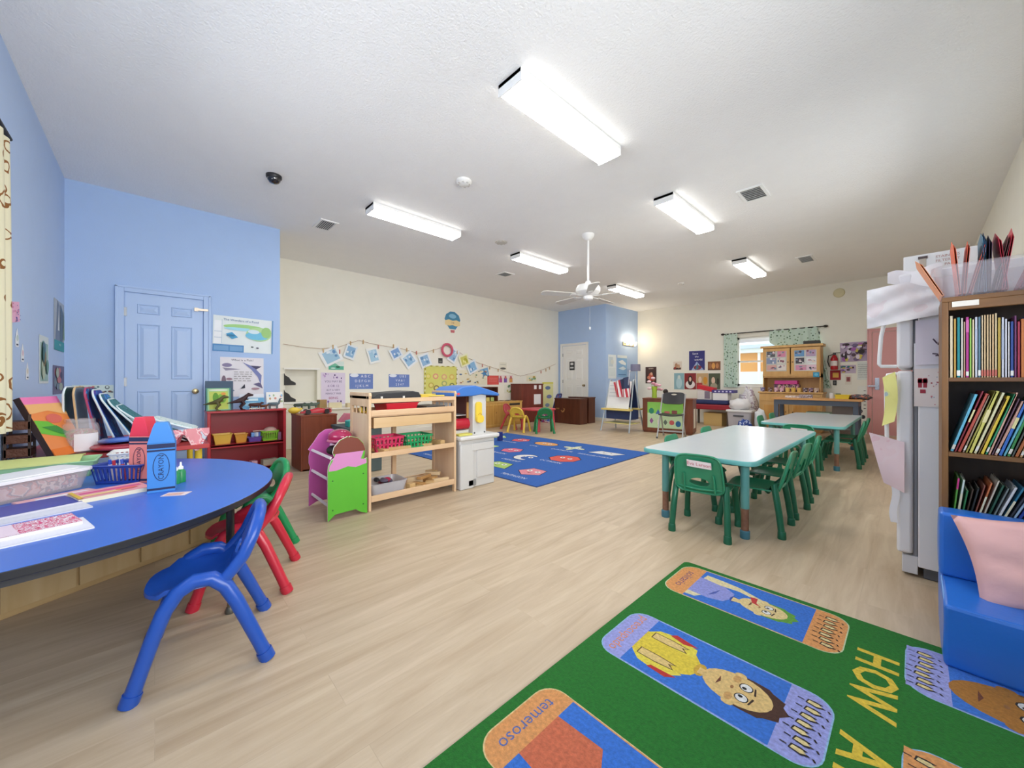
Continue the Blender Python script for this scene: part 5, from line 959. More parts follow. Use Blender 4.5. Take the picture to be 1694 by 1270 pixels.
# ================================================================ TOY KITCHEN
KG = mat('D4D3D0', .4); KX0, KX1, KY0, KY1 = -3.42, -2.97, 2.125, 2.60
t = thing('toy_kitchen', 'grey plastic toy kitchen with a blue roof, right of the birch shelf', 'toy kitchen', (KX0, KY0, 0)); D = KX1 - KX0; L = KY1 - KY0
b = MB(); b.box(.02, D - .012, .0, L * .92, 0, .475, KG); b.build('base_cabinet', t, 40, .012, 3)
b = MB(); b.box(D - .03, D + .002, .0, .16, .0, .44, KG); b.box(D - .03, D + .0, .2, .42, .09, .44, KG); b.box(D - .03, D + .006, .13, .42, .36, .44, KG); b.build('front_panel', t, 40, .01, 3)
b = MB(); b.box(D - .012, D + .002, .09, .19, .02, .085, mat('8E8E8C', .7)); b.build('vent_grille', t, 0, .01)
b = MB(); b.box(0, D + .03, -.015, L, .475, .515, mat('DCDBD8', .4)); b.build('countertop', t, 40, .014, 3)
for (x, y) in ((.0, .0),): pass
M = frame((D - .09, 0, 0), (0, 1, 0), (0, 0, 1)); b = MB(); b.prism(rrect(.17, .46, .012, 3, .27, .735), -.03, .04, KG, M); b.build('side_tower', t, 40, .004)
b = MB(); b.box(.0, .03, .0, .36, .51, .95, mat('D8D7D4', .4)); b.build('back_panel', t, 0, .006)
b = MB(); b.box(.03, D - .1, -.0, .17, .515, .56, KG); b.box(.04, .3, -.01, .18, .7, .71, KG); b.build('inner_shelf', t, 0, .004)
b = MB(); b.tube([(.3, -.02, .62), (.3, .19, .62)], .055, mat('C01F34', .35), 18); b.build('red_roller', t)
b = MB(); b.box(.03, .3, .175, .182, .66, .95, mat('6A3A32', .6)); b.build('window_panel', t, 0)
b = MB(); P = [(-.12, .90), (-.12, .935), (-.03, .99), (.14, 1.005), (.30, .965), (.44, .925), (.46, .90), (.44, .895), (.3, .905), (.22, .915), (.1, .90)]
b.prism([(x + .06, z) for x, z in P], 0, .40, mat('3F78C8', .35), frame((.03, 0, 0), (0, 1, 0), (0, 0, 1))); ro = b.build('roof', t, 40, .01, 3)
b = MB(); b.flat(ell(.018, .012, 12, -.01, .925), .0012, mat('D84A5A'), frame((D - .02, 0, 0), (0, 1, 0), (0, 0, 1))); b.build('round_badge', ro, 0, norm=False)
tp = MB(); M = frame((D - .05, .25, .74), (0, 1, 0), (0, 0, 1)); tp.prism(rrect(.075, .2, .03, 5), 0, .02, mat('F2D248', .4), M); tp.prism(rrect(.085, .075, .03, 5, .0, -.07), .018, .045, mat('F2D248', .4), M); tp.tube([M @ Vector((-.02, -.03, .03)), M @ Vector((.0, -.01, .035)), M @ Vector((.025, -.03, .03))], .003, mat('C8A83A'), 6); tp.build('toy_phone', t, 40, .004)
for (x, y) in ((.205, 0), (.335, 0)): b = MB(); b.lathe([(0, 0), (.009, 0), (.008, .004), (0, .005)], (x, .53, 0), mat('4A4A4A', .4), 10, frame((D - .05, 0, 0), (0, 1, 0), (0, 0, 1))); b.build('bolt', t)
b = MB(); b.box(.1, D - .02, .0, .16, .516, .535, mat('D8D266', .5)); b.build('stove_top', t, 0, .004)
obx('toy_tumbler', 'dark blue toy block on the far rug beside the toy kitchen', 'toy', (-4.95, 4.38, .012), (.07, .07, .15), '1E2E78')
# ================================================================ RED SHELF AND ITS TOYS
RD = mat('B01E2C', .3); QX0, QX1, QY0, QY1, QH = -5.5, -5.2, .41, 1.155, .72
t = thing('red_shelf', 'low glossy red two-level shelf against the blue wall', 'shelf', (QX0, QY0, 0)); D = QX1 - QX0; L = QY1 - QY0
for y in (0, L - .03): b = MB(); b.box(0, D, y, y + .03, 0, QH - .02, RD); b.build('side_panel', t, 0, .004)
b = MB(); b.box(0, D + .005, -.005, L + .005, QH - .022, QH, RD); b.build('top', t, 0, .004)
b = MB(); b.box(0, .015, .03, L - .03, 0, QH - .02, mat('9E1826', .4)); b.build('back_panel', t, 0)
for z in (.345, .05): b = MB(); b.box(.015, D, .03, L - .03, z - .02, z, RD); b.box(D - .02, D, .03, L - .03, z - .035, z, RD); b.build('shelf_board', t, 0, .002)
def standbook(label, y, z, w_, h, items, col, x=-5.3, th=.012, lean=12, rz=0, edge='E6E2D8'):
    t = thing('display_book', label, 'book', (x, y, z), rz, 'books standing open-faced on the red shelf'); t.rotation_euler = (0, R(-lean), rz)
    M = frame((0, 0, h / 2), (0, 1, 0), (0, 0, 1)); b = MB(); b.prism([(-w_ / 2, -h / 2), (w_ / 2, -h / 2), (w_ / 2, h / 2), (-w_ / 2, h / 2)], -.001, .001, mat(col, .35), M); b.box(-th, -th + .002, -w_ / 2, w_ / 2, 0, h, mat(col, .4)); deco(b, items, w_, h, .001, M); b.build('cover', t, 0, norm=False)
    b = MB(); b.box(-th + .002, -.001, -w_ / 2 + .002, w_ / 2 - .004, .003, h - .003, mat(edge, .8)); b.build('pages', t, 0)
standbook('teal-framed green picture book at the left end of the red shelf top', .52, QH, .22, .27, [('r', .06, .03, .94, .93, 'A9D8A0'), ('r', .12, .06, .88, .8, 'C8D868'), ('e', .5, .86, .38, .04, 'EAF2DC'), ('e', .62, .5, .2, .2, '8AC04A'), ('e', .38, .55, .12, .2, '6AA03A'), ('e', .7, .7, .1, .06, 'E8A050')], '3E8A78')
obx('dark_book', 'dark blue-grey large book standing behind the green picture book', 'book', (-5.36, .53, QH), (.015, .25, .33), '34506A')
standbook('pale blue ocean picture book in the middle of the red shelf top', .83, QH, .24, .18, [('r', .0, .0, 1, .75, '6AA8D0'), ('r', .25, .55, .75, .7, 'D8ECF4'), ('e', .5, .3, .3, .16, '9ACBE4'), ('r', 0, .82, 1, 1, 'E4E8F0')], 'D8E4EE')
standbook('white picture book with small animals at the right end of the red shelf top', 1.06, QH, .17, .2, blobs(9, ['8AB8D8', 'C8A070', 'D89A8A', '9AB88A'], 51, (.04, .08)), 'ECECE8')
DK = {}
def biped(label, x, y, z, s, col, rz, name='toy_dinosaur'):
    m = mat(col, .55, 0, .3, 60); b = MB()
    b.tube([(-.085, 0, .05), (-.06, 0, .056), (-.03, 0, .062), (0, 0, .07), (.02, 0, .085), (.03, 0, .1), (.042, 0, .108), (.07, 0, .104)], [.002, .006, .012, .019, .016, .011, .014, .006], m, 10)
    for sy in (-1, 1): b.tube([(0, sy * .014, .066), (.012, sy * .017, .045), (-.006, sy * .017, .022), (.002, sy * .017, .004), (.018, sy * .018, .003)], [.011, .01, .006, .005, .004], m, 8); b.tube([(.022, sy * .012, .082), (.034, sy * .013, .073), (.04, sy * .012, .078)], [.004, .003, .002], m, 6)
    for v in b.bm.verts: v.co *= s
    return tag(b.build(name, None, 80), label, 'toy animal', 'toy animals on the red shelf', (x, y, z), rz)
biped('olive toy dinosaur standing on two legs in front of the green book', -5.24, .50, QH, 1.45, '5E5A2E', R(75))
biped('dark brown rearing toy dinosaur, largest of the toy animals on the red shelf', -5.25, .72, QH, 1.6, '3A1F22', R(95))
def quad(label, x, y, z, s, col, rz, neck=False, name='toy_animal', group='toy animals on the red shelf'):
    m = mat(col, .55); b = MB(); b.tube([(-.045, 0, .04), (-.035, 0, .043), (0, 0, .042), (.03, 0, .044), (.045, 0, .05), (.055, 0, .058) if not neck else (.055, 0, .09), (.07, 0, .056) if not neck else (.068, 0, .092)], [.003, .014, .017, .016, .01, .01 if not neck else .007, .005], m, 10)
    for sx in (-.03, .03):
        for sy in (-1, 1): b.tube([(sx, sy * .01, .038), (sx, sy * .011, .018), (sx + .002, sy * .011, 0)], [.007, .005, .005], m, 7)
    for v in b.bm.verts: v.co *= s
    return tag(b.build(name, None, 80), label, 'toy animal', group, (x, y, z), rz)
quad('dark red-brown four-legged toy animal in the middle of the red shelf', -5.23, .84, QH, 1.3, '4E2420', R(80)); quad('brown toy animal just right of the dark red one', -5.24, .93, QH, .9, '7A4A30', R(60)); quad('grey spotted toy giraffe near the right end of the red shelf', -5.24, 1.03, QH, 1.3, '6A7A80', R(60), True)
for i, y in enumerate((.80, .835, .87, .905)): quad(('first', 'second', 'third', 'fourth')[i] + ' from the left of four tiny white toy animals on the red shelf edge', -5.207, y, QH, .35, 'E4DCD4', R(90))
bin_('small_basket', 'yellow tapered basket with a face print, left on the red shelf', 'basket', (-5.32, .55, .345), .17, .13, .11, 'E3B84A', R(90), holes=None, taper=.78)
bin_('small_basket', 'orange-yellow smaller basket second from the left on the red shelf', 'basket', (-5.32, .72, .345), .12, .12, .1, 'D99A3A', R(90), holes=None, taper=.75)
bin_('slotted_basket', 'lime-green slotted basket at the right on the red shelf', 'basket', (-5.31, 1.0, .345), .17, .14, .11, '8ACB2E', R(90), taper=.85, nx=9, nz=1)
b = MB(); b.ball((0, 0, 0), .06, mat('C8A49A', .6), 14, (1, 1.2, .8)); tag(b.build('shell_toy', None, 80), 'pinkish shell toy sticking out of the lime-green basket', 'toy', None, (-5.31, 1.01, .455))
obx('toy_paddle', 'flat pale stick laid across the lime-green basket', 'toy', (-5.28, .93, .462), (.02, .2, .01), 'C9A99A', .1)
bin_('small_basket', 'low violet box of blue wrappers between the baskets on the red shelf', 'basket', (-5.31, .85, .345), .13, .12, .05, '6A4AA8', R(90), holes=None)
for i, (y, c) in enumerate(((.83, '6A9AD8'), (.86, 'DCE4F0'), (.88, '4A6AC0'))): obx('wrapper_toy', ('light blue', 'white', 'dark blue')[i] + ' crinkled wrapper in the violet box', 'toy', (-5.3, y, .40), (.06, .03, .05), c, i * .7)
obx('toy_tumbler', 'dusty purple cup at the far right of the red shelf', 'cup', (-5.28, 1.10, .345), (.04, .035, .09), '8A5A78')
for (y, c, l, s_) in ((.57, 'E3CB4A', 'small yellow toy on the lowest level of the red shelf', .07), (.84, 'D8A8B8', 'pinkish toy on the lowest level of the red shelf', .06), (1.0, 'B8B09A', 'pale box on the lowest level of the red shelf', .16)): obx('toy_piece', l, 'toy', (-5.3, y, .05), (.08, s_, .07), c, .2)
# ================================================================ BROWN CABINET + RACE CAR + TOYS
CB = wood('7A3A24', '8E4A30', 'z', 6, .35)
t = thing('brown_cabinet', 'reddish-brown low cabinet between the red shelf and the bin rack', 'cabinet', (-5.28, 1.23, 0)); b = MB()
b.box(0, .42, 0, .018, 0, .63, CB); b.box(0, .42, .38, .398, 0, .63, CB); b.box(.402, .42, .018, .38, 0, .63, CB); b.box(0, .42, .018, .38, 0, .02, CB); b.build('body', t, 0, .003)
b = MB(); b.box(-.005, .425, -.005, .403, .63, .65, CB); b.build('top', t, 0, .003)
t = thing('toy_race_car', 'red toy race car on top of the brown cabinet', 'toy car', (-5.0, 1.43, .65), R(90)); cm = mat('B8202E', .25)
b = MB(); b.loft([[Vector((x, y * w_, z0 + (z1 - z0) * k)) for y, k in ((-1, 0), (1, 0), (1, .6), (.6, 1), (-.6, 1), (-1, .6))] for x, w_, z0, z1 in ((-.17, .03, .015, .03), (-.12, .045, .012, .045), (-.04, .05, .012, .06), (.02, .05, .012, .075), (.09, .05, .012, .06), (.16, .04, .012, .055), (.175, .03, .02, .05))], cm); b.build('car_body', t, 50, .003)
for x in (-.1, .11):
    for y in (-.055, .055): b = MB(); b.lathe([(0, -.012), (.028, -.012), (.03, 0), (.028, .012), (0, .012)], (0, 0, 0), mat('2A2224', .6), 16, Matrix.Translation((x, y, .03)) @ Matrix.Rotation(R(90), 4, 'X')); b.build('wheel', t)
b = MB(); b.box(.14, .17, -.05, .05, .06, .066, cm); b.build('spoiler', t)
b = MB(); b.ball((0, 0, 0), .05, mat('E8C848', .45), 14, (1.1, 1.3, .8)); b.tube([(0, .05, 0), (0, .09, .02)], [.02, .01], mat('E8C848', .45), 8); tag(b.build('toy_duck', None, 80), 'yellow rounded plastic toy behind the red race car', 'toy', None, (-5.2, 1.24, .69))
# low white counter in the recess with farm toys
t = thing('white_counter', 'low off-white counter under the wall niche, mostly hidden by toys', 'counter', (XY + .02, 1.35, 0)); b = MB(); b.box(0, .5, 0, 1.5, 0, .58, mat('E4DFCC', .6)); b.build('body', t, 0, .004); b = MB(); b.box(0, .53, -.02, 1.52, .58, .60, mat('EDE8DA', .5)); b.build('top', t, 0, .004)
for i, (y, c, l) in enumerate(((1.66, '3A4640', 'black and green toy cow by the wall niche'), (1.76, '4A5E52', 'second dark toy cow by the wall niche'), (1.87, '5A6A60', 'third dark toy cow by the wall niche'))): quad(l, -6.7, y, .6, 1.6, c, R(90), False, 'toy_animal', 'farm toys by the niche')
obx('toy_barn', 'tan toy barn piece next to the toy cows', 'toy', (-6.75, 2.02, .6), (.1, .12, .14), 'A88A5A', .2); obx('toy_fence', 'cream toy fence piece in front of the niche counter', 'toy', (-6.65, 2.2, .6), (.05, .2, .09), 'E4D8B0', -.1); obx('toy_stable', 'pale wooden toy arch beside the lavender poster', 'toy', (-6.7, 2.45, .6), (.06, .12, .07), 'D9C8A0', .3)
# niche feet (black stepped corner shelves)
for z in (.705, .98):
    b = MB(); b.prism([(0, 0), (.17, 0), (.17, .04), (.1, .08), (.07, .13), (.02, .16), (0, .2)], 0, .012, mat('2E2C2C', .6), frame((XY + .003, 1.545, z), (0, 1, 0), (0, 0, 1))); o = b.build('paper_boot', None, 0); tag(o, ('lower' if z < .8 else 'upper') + ' black boot-shaped cut-out at the left edge of the wall niche', 'cut-out', 'black cut-outs on the niche')
# foam toys between cabinet and shelf
t = thing('toy_bench', 'low dark toy chest half hidden behind the bin rack', 'chest', (-4.55, 1.75, 0)); b = MB(); b.box(-.25, .25, -.2, .2, 0, .5, mat('5A6A6C', .6)); b.build('body', t, 0, .01); b = MB(); b.box(-.26, .26, -.21, .21, .5, .53, mat('4A5A5C', .5)); b.build('lid', t, 0, .008)
b = MB(); P = [(-.14, 0), (.02, .05), (.05, .03), (.13, .08), (.14, .12), (.03, .12), (-.02, .09), (-.14, .07)]; b.prism(P, -.06, .06, mat('2FB0A4', .5), frame((0, 0, 0), (0, 1, 0), (0, 0, 1))); tag(b.build('foam_piece', None, 0, .008), 'turquoise foam toy piece behind the purple rack panel', 'foam toy', None, (-4.4, 1.72, .53))
b = MB(); b.prism([(-.12, 0), (.12, 0), (.08, .09), (-.04, .1)], -.06, .06, mat('D87888', .5), frame((0, 0, 0), (0, 1, 0), (0, 0, 1))); tag(b.build('foam_piece', None, 0, .008), 'salmon pink foam toy piece above the turquoise one', 'foam toy', None, (-4.72, 1.72, .56))
# ================================================================ SCIENCE TABLE CORNER
SZ = .58; t = thing('science_table', 'red-edged side table in the corner, piled with boards and trays', 'table', (-4.72, -.62, 0))
b = MB(); b.box(0, 1.1, 0, .92, SZ - .03, SZ, mat('B83A3A', .5)); b.build('tabletop', t, 0, .004)
for (x, y, c) in ((.05, .05, 'E0C23A'), (1.04, .06, 'E0C23A'), (.06, .86, 'E0C23A'), (1.02, .86, 'E0C23A')): b = MB(); b.tube([(x, y, 0), (x, y, SZ - .03)], .022, mat(c, .4), 12); b.build('leg', t)
def board(label, x, y, z, w_, h, th, m, rim, lean, rz, bend=.05, name='play_board', cat='board', group='boards leaning in the corner', r_=.05):
    """rounded, slightly bent board with a rim; leans back about its lower edge"""
    t = thing(name, label, cat, (x, y, z), rz, group); P = rrect(w_, h, r_, 6, 0, h / 2); f = lambda u, v: Vector((u, v * 0 - bend * (v / h) ** 2 * h, v))
    b = MB(); inner = [(0, h / 2)] * len(P); b.ring([(x_ * .97, (y_ - h / 2) * .97 + h / 2) for x_, y_ in P], inner, f, m, th, 5); b.build('sheet', t, 60)
    b = MB(); b.tube([f(u, v) for u, v in P], th * .7, rim, 6, True); b.build('rim', t, 60)
    t.rotation_euler = (R(lean), 0, rz); return t
WR = mat('E4EEF0', .5); TL = speck('2E7078', ['2E7078', '3A8088', '27646C', '4A9098'], 9)
zb = SZ
BL = [('dark green board standing upright, leftmost of the leaning row by the wall', mat('27463E', .5), WR), ('tan-edged grey board, second in the leaning row', mat('6F7C8C', .5), mat('D9B88A', .6)), ('blue and red board, third in the leaning row', speck('27509A', ['2A3E90', '8A2A5A', '3A8AC8', '27509A'], 6), mat('B84A70', .5)),
      ('bright blue rounded board with white rim, fourth in the leaning row', speck('2840A0', ['2840A0', '2A7AC8', '2840A0', '5A3AA0'], 6), WR), ('blue and teal board with white rim, fifth in the leaning row', speck('2A5AB0', ['2A8AC8', '2E7078', '27509A', '2E7078'], 6), WR)] + [(f'teal board with white rim, {l} of the flattening boards in the corner', TL, WR) for l in ('steepest', 'second', 'third', 'flattest')]
for (l, m_, r_m), yb, ln in zip(BL, (-.42, -.35, -.26, -.17, -.07, .03, .12, .19, .25), (8, 12, 18, 26, 36, 46, 55, 63, 70)):
    board(l, -4.0, yb, zb + .006, .30, .42, .008, m_, r_m, ln, R(-4), -.13)
board('white speckled plastic board drooping on the flattest teal boards', -3.9, .24, zb + .10, .24, .26, .008, speck('D8E6E4', ['D8E6E4', 'E8EEEC', 'A8D0CC', 'D0E0DE'], 30), WR, 74, R(-8), -.1)
sheet('pink_tray_cloth', 'pink plastic cloth hanging off the right end of the corner pile', 'cloth', lambda u, v: Vector((-3.63 + .02 * math.sin(u * 6), .06 + .24 * u, SZ + .12 - .17 * v * (.6 + .4 * math.cos(u * 9)) )), 12, 8, speck('E89AA0', ['E89AA0', 'F0C8C8', 'D87A84', 'C8D0D8'], 18), .003)
bin_('play_tray', 'pink play tray holding silver toy tools, right end of the science table', 'tray', (-3.86, .02, SZ), .28, .24, .07, 'D87A8C', R(80), holes=None)
b = MB(); b.tube([(-.06, 0, 0), (.06, .02, .01)], [.02, .012], mat('A8B0B8', .25, .8), 10); tag(b.build('toy_tool', None), 'silver toy tool lying on the pink play tray', 'toy', None, (-3.82, .06, SZ + .085), 1.2)
b = MB(); b.lathe([(.012, -.03), (.02, -.03), (.02, .03), (.012, .03)], (0, 0, 0), mat('8A8478', .5), 14, Matrix.Rotation(R(75), 4, 'Y')); tag(b.build('tape_roll', None), 'small grey-brown roll on the blue tray edge by the boards', 'roll', None, (-3.76, -.1, SZ + .06), .6)
board('dark blue oval tray lying flat in front of the teal boards', -3.82, -.12, SZ + .06, .36, .28, .02, mat('27449A', .3), mat('5A7AC8', .3), 84, R(110), 0, 'oval_tray', 'tray', None, .1)
board('red oval tray under the dark blue one', -3.86, -.16, SZ + .025, .36, .28, .02, mat('B02238', .3), mat('C84A5A', .3), 88, R(110), 0, 'oval_tray', 'tray', None, .1)
# big candy jar
t = thing('plastic_jar', 'large clear plastic jar of coloured bits with a blank white label', 'jar', (-3.80, -.36, SZ)); t.scale = (1.1, 1.1, 1.12); cj = clear('EFE8EA', .8, .1)
b = MB(); b.lathe([(0, .001), (.078, .002), (.082, .02), (.082, .14), (.074, .165), (.062, .172), (.064, .175), (.064, .195), (.056, .195), (.056, .17), (.072, .15), (.077, .12), (.077, .02), (0, .006)], (0, 0, 0), cj, 28); b.build('glass_body', t, 60)
b = MB(); b.surf(lambda u, v: Vector((.0835 * math.cos(-1.25 + 1.35 * u), .0835 * math.sin(-1.25 + 1.35 * u), .012 + .1 * v)), 12, 2, mat('EFECEC', .7), .0015); o = b.build('paper_label', t, 60); o.rotation_euler = (0, 0, R(60))
b = MB(); b.lathe([(0, .008), (.072, .01), (.072, .12), (.04, .135), (0, .13)], (0, 0, 0), speck('C85A5A', ['E8D8C8', 'B03A4A', 'D8C090', '8A9A7A'], 60), 24); b.build('filling', t)
# leaning picture book (pink/orange/green), brown trolley behind, basket trays
t = thing('leaning_book', 'large book leaning on the corner stand, with a pink, orange and green cover', 'book', (-3.70, -.385, SZ + .004))
M = frame((0, 0, .20), (-1, 0, 0), (0, 0, 1)); b = MB(); b.prism([(-.13, -.20), (.13, -.20), (.13, .20), (-.13, .20)], 0, .003, mat('E98A48', .35), M)
deco(b, [('r', 0, .88, 1, 1, 'E87AB0'), ('p', [(0, .62), (.35, .58), (.8, .3), (1, .22), (1, .12), (.5, .3), (0, .4)], '6AB83A'), ('p', [(.0, .88), (.0, .72), (.5, .76), (1, .66), (1, .88)], 'E8B070'), ('e', .55, .62, .22, .08, 'D86A5A'), ('p', [(.1, .5), (.5, .5), (.8, .3), (.5, .35)], '3A8A3A'), ('r', .0, 0, 1, .13, 'E87A28')], .26, .40, .003, M); b.box(-.13, .13, -.028, -.024, 0, .40, mat('2E2A2A', .5)); b.box(.13, .133, -.028, .003, 0, .40, mat('3A2A28', .5)); b.build('cover', t, 0, norm=False)
b = MB(); b.box(-.126, .129, -.024, -.001, .004, .396, mat('E8E0D0', .8)); b.build('pages', t, 0); t.rotation_euler = (R(24), 0, R(-26))
t = thing('wicker_stand', 'small dark brown stand in the corner by the curtain, behind the leaning book', 'stand', (-3.76, -.64, SZ)); b = MB()
for x in (0, .128):
    for y in (0, .09): b.box(x, x + .012, y, y + .012, 0, .27, mat('3A2418', .5))
b.build('frame', t, 0, .001)
for z in (.02, .1, .18): b = MB(); b.box(0, .14, 0, .102, z, z + .05, mat('5A3018', .6, 0, .6, 60)); b.build('drawer', t, 0, .003)
# ================================================================ ON THE BLUE TABLE
def Zt(x, y, z=TZ):
    r_ = _ray(x, y); k = (z - EYE) / r_[2]; return r_[0] * k, r_[1] * k
# lidded clear box
t = thing('storage_box', 'clear plastic box with a white lid and pink contents on the blue table', 'storage box', (-2.815, -.43, TZ), R(128))
b = MB(); P0 = rrect(.32, .17, .03, 5); P1 = rrect(.36, .21, .035, 5); b.loft([[Vector((x, y, z)) for x, y in P] for P, z in ((P0, .001), (P0, .006), (P1, .088), ([(x * .975, y * .97) for x, y in P1], .088), ([(x * .975, y * .96) for x, y in P0], .008))], clear('EADCDA', .7)); b.build('tub', t, 50)
b = MB(); b.prism([(x * 1.04, y * 1.06) for x, y in P1], .086, .100, mat('EEEDEC', .4)); b.prism(rrect(.30, .16, .03, 5), .1, .104, mat('F2F1F0', .4)); b.build('lid', t, 0, .003)
b = MB(); b.box(-.145, .145, -.07, .07, .01, .07, speck('DDB4AE', ['E8C8C0', 'C87A7A', '6A6A80', 'E8DCD4', 'D8A8A0'], 22)); b.build('papers_inside', t, 0, .01)
bin_('slotted_basket', 'dark blue slotted basket of white markers on the blue table', 'basket', (-2.87, -.10, TZ), .23, .16, .095, '23409A', R(55), taper=.85, nx=11, nz=1)
r = random.Random(5)
for i in range(9):
    b = MB(); b.tube([(0, 0, 0), (0, 0, .085)], .008, mat(('F0F0F0', 'E8D8DC', 'E0E6F4', 'C84A50')[i % 4], .4), 10); b.tube([(0, 0, .085), (0, 0, .11)], .0065, mat(('3A5AC8', 'C83A4A', 'F0F0F0')[i % 3], .4), 10); o = b.build('marker', None); tag(o, f'white marker pen, {NUMW[i]} from the left in the dark blue basket', 'marker', 'markers in the dark blue basket', (-2.87 + (-.08 + .02 * i) * math.cos(R(55)) + r.uniform(-.03, .03), -.10 + (-.08 + .02 * i) * math.sin(R(55)), TZ + .006)); o.rotation_euler = (r.uniform(-.12, .12), r.uniform(-.12, .12), 0)
bin_('slotted_basket', 'white slotted basket standing behind the dark blue basket', 'basket', (-3.30, -.06, TZ), .26, .18, .10, 'ECEBE8', R(85), taper=.88, nx=12, nz=2)
bin_('paper_tray', 'pale green translucent tray behind the lidded storage box', 'tray', (-3.26, -.42, TZ), .36, .22, .085, 'A8D8A0', R(88), holes=None)
sheet('paper_stack', 'yellow-green folders sticking out of the pale green tray', 'paper', lambda u, v: Vector((-3.40 + .26 * u, -.60 + .30 * v, TZ + .098 + .01 * math.sin(u * 4))), 4, 4, mat('D8DE8A', .6), .006)
# crayon boxes
def crayon(label, x, y, col, tip, rz, h=.325):
    t = thing('crayon_box', label, 'holder', (x, y, TZ), rz, 'big crayon-shaped holders'); m = mat(col, .45); s = .05
    b = MB(); b.box(-s, s, -.03, .03, 0, h * .72, m); P = [(-s, h * .72), (s, h * .72), (s * .62, h * .95), (s * .45, h * 1.02), (-s * .45, h * 1.02), (-s * .62, h * .95)]; b.prism(P, -.03, .03, mat(tip, .45), frame((0, 0, 0), (1, 0, 0), (0, 0, 1))); b.build('box_body', t, 0, .002)
    M = frame((0, -.0305, 0), (1, 0, 0), (0, 0, 1)); d = mat('16224A', .5) if col != 'D8564A' else mat('A02A2A'); 
    for z0, z1 in ((.012, .022), (h * .60, h * .625), (h * .645, h * .71)): b = MB(); b.flat([(-s, z0), (s, z0), (s, z1), (-s, z1)], .0008, d, M); b.build('printed_band', t, 0, norm=False)
    b = MB(); o_ = ell(.030, .066, 28, 0, .12); i_ = ell(.0275, .063, 28, 0, .12)
    b.ring(o_, i_, lambda u, v: M @ Vector((u, v, .0012)), d, 0, 1); b.text('CRAYON', .028, M @ Matrix.Translation((0, .12, .0014)) @ Matrix.Rotation(R(90), 4, 'Z'), d); b.build('printed_name', t, 0, norm=False)
    return t
cx_, cy_ = Zt(266, 814)
crayon('blue crayon-shaped box lettered CRAYON standing on the blue table', cx_ - .03, cy_ + .005, '3F86CC', '3F86CC', R(84))
cx2, cy2 = Zt(243, 800)
crayon('red crayon-shaped box standing behind the blue crayon box', cx2 - .07, cy2 - .01, 'E08078', 'D02A44', R(50), .335)
for i, (px, py, l) in enumerate(((290, 800, 'green glue bottle with a white cap, right of the blue crayon box'), (299, 797, 'second green glue bottle just behind the first'))):
    gx, gy = Zt(px, py); t = thing('glue_bottle', l, 'bottle', (gx, gy, TZ), .3 * i, 'glue bottles'); b = MB(); b.lathe([(0, 0), (.02, 0), (.021, .005), (.021, .055), (.012, .068), (0, .068)], (0, 0, 0), mat('1F8A50', .4), 16); b.build('bottle_body', t)
    b = MB(); b.lathe([(0, .068), (.011, .068), (.011, .08), (.005, .086), (.004, .105), (0, .105)], (0, 0, 0), mat('F2F2EC', .4), 12); b.build('cap', t)
def flatitem(name, label, cat, px, py, W, H, th, m, rz, items=(), group=None, dz=0, pages=None):
    x, y = Zt(px, py); b = MB(); b.box(-W / 2, W / 2, -H / 2, H / 2, 0, th, pages or m)
    deco(b, [('r', 0, 0, 1, 1, m)] + list(items), W, H, th, Matrix.Identity(4)); o = b.build(name, None, 0, norm=False); return tag(o, label, cat, group, (x, y, TZ + dz), R(rz))
SP = speck('D84A78', ['E8E0E4', 'D0406A', 'F0ECEC', 'C83A60'], 55)
flatitem('photo_card', 'small pinkish card lying near the glue bottles', 'card', 292, 817, .095, .06, .001, mat('E8D4D0', .5), 60, [('r', .1, .1, .8, .7, 'D8A898')])
flatitem('activity_book', 'thick pink activity book with yellow spine beside the blue crayon box', 'book', 184, 817, .24, .17, .018, mat('E9A0A4', .5), 107, [('r', .1, .55, .95, .75, 'D85A8A'), ('r', .05, .2, .6, .4, 'F0C888'), ('e', .7, .4, .16, .14, 'E8706A'), ('r', .0, 0, .06, 1, 'D8B03A')], pages=mat('EAE0C0', .7))
flatitem('magazine', 'pink and white magazine under the thick pink activity book', 'magazine', 105, 824, .24, .18, .006, mat('EBB4B4', .5), 118, [('r', .1, .2, .8, .45, 'E07A8A'), ('r', .2, .6, .9, .8, 'F2E4E2')])
flatitem('blue_folder', 'dark purple-blue folder on papers at the left of the blue table', 'folder', 38, 845, .28, .19, .012, mat('3A3F9A', .4), 112, pages=mat('C8C6CE', .7))
flatitem('paper_pad', 'white paper pad under the dark purple-blue folder', 'paper pad', 52, 850, .29, .2, .005, mat('D8D6DC', .7), 108)
flatitem('pink_notebook', 'pink and white speckled notebook at the left edge of the blue table', 'notebook', 50, 878, .22, .16, .016, SP, 106, [('r', 0, .0, .35, 1, mat('ECD4DC', .6))], pages=mat('E6DEE2', .7))
flatitem('white_binder', 'thin white binder under the pink speckled notebook', 'binder', 58, 884, .25, .18, .005, mat('E8E6EC', .5), 104)
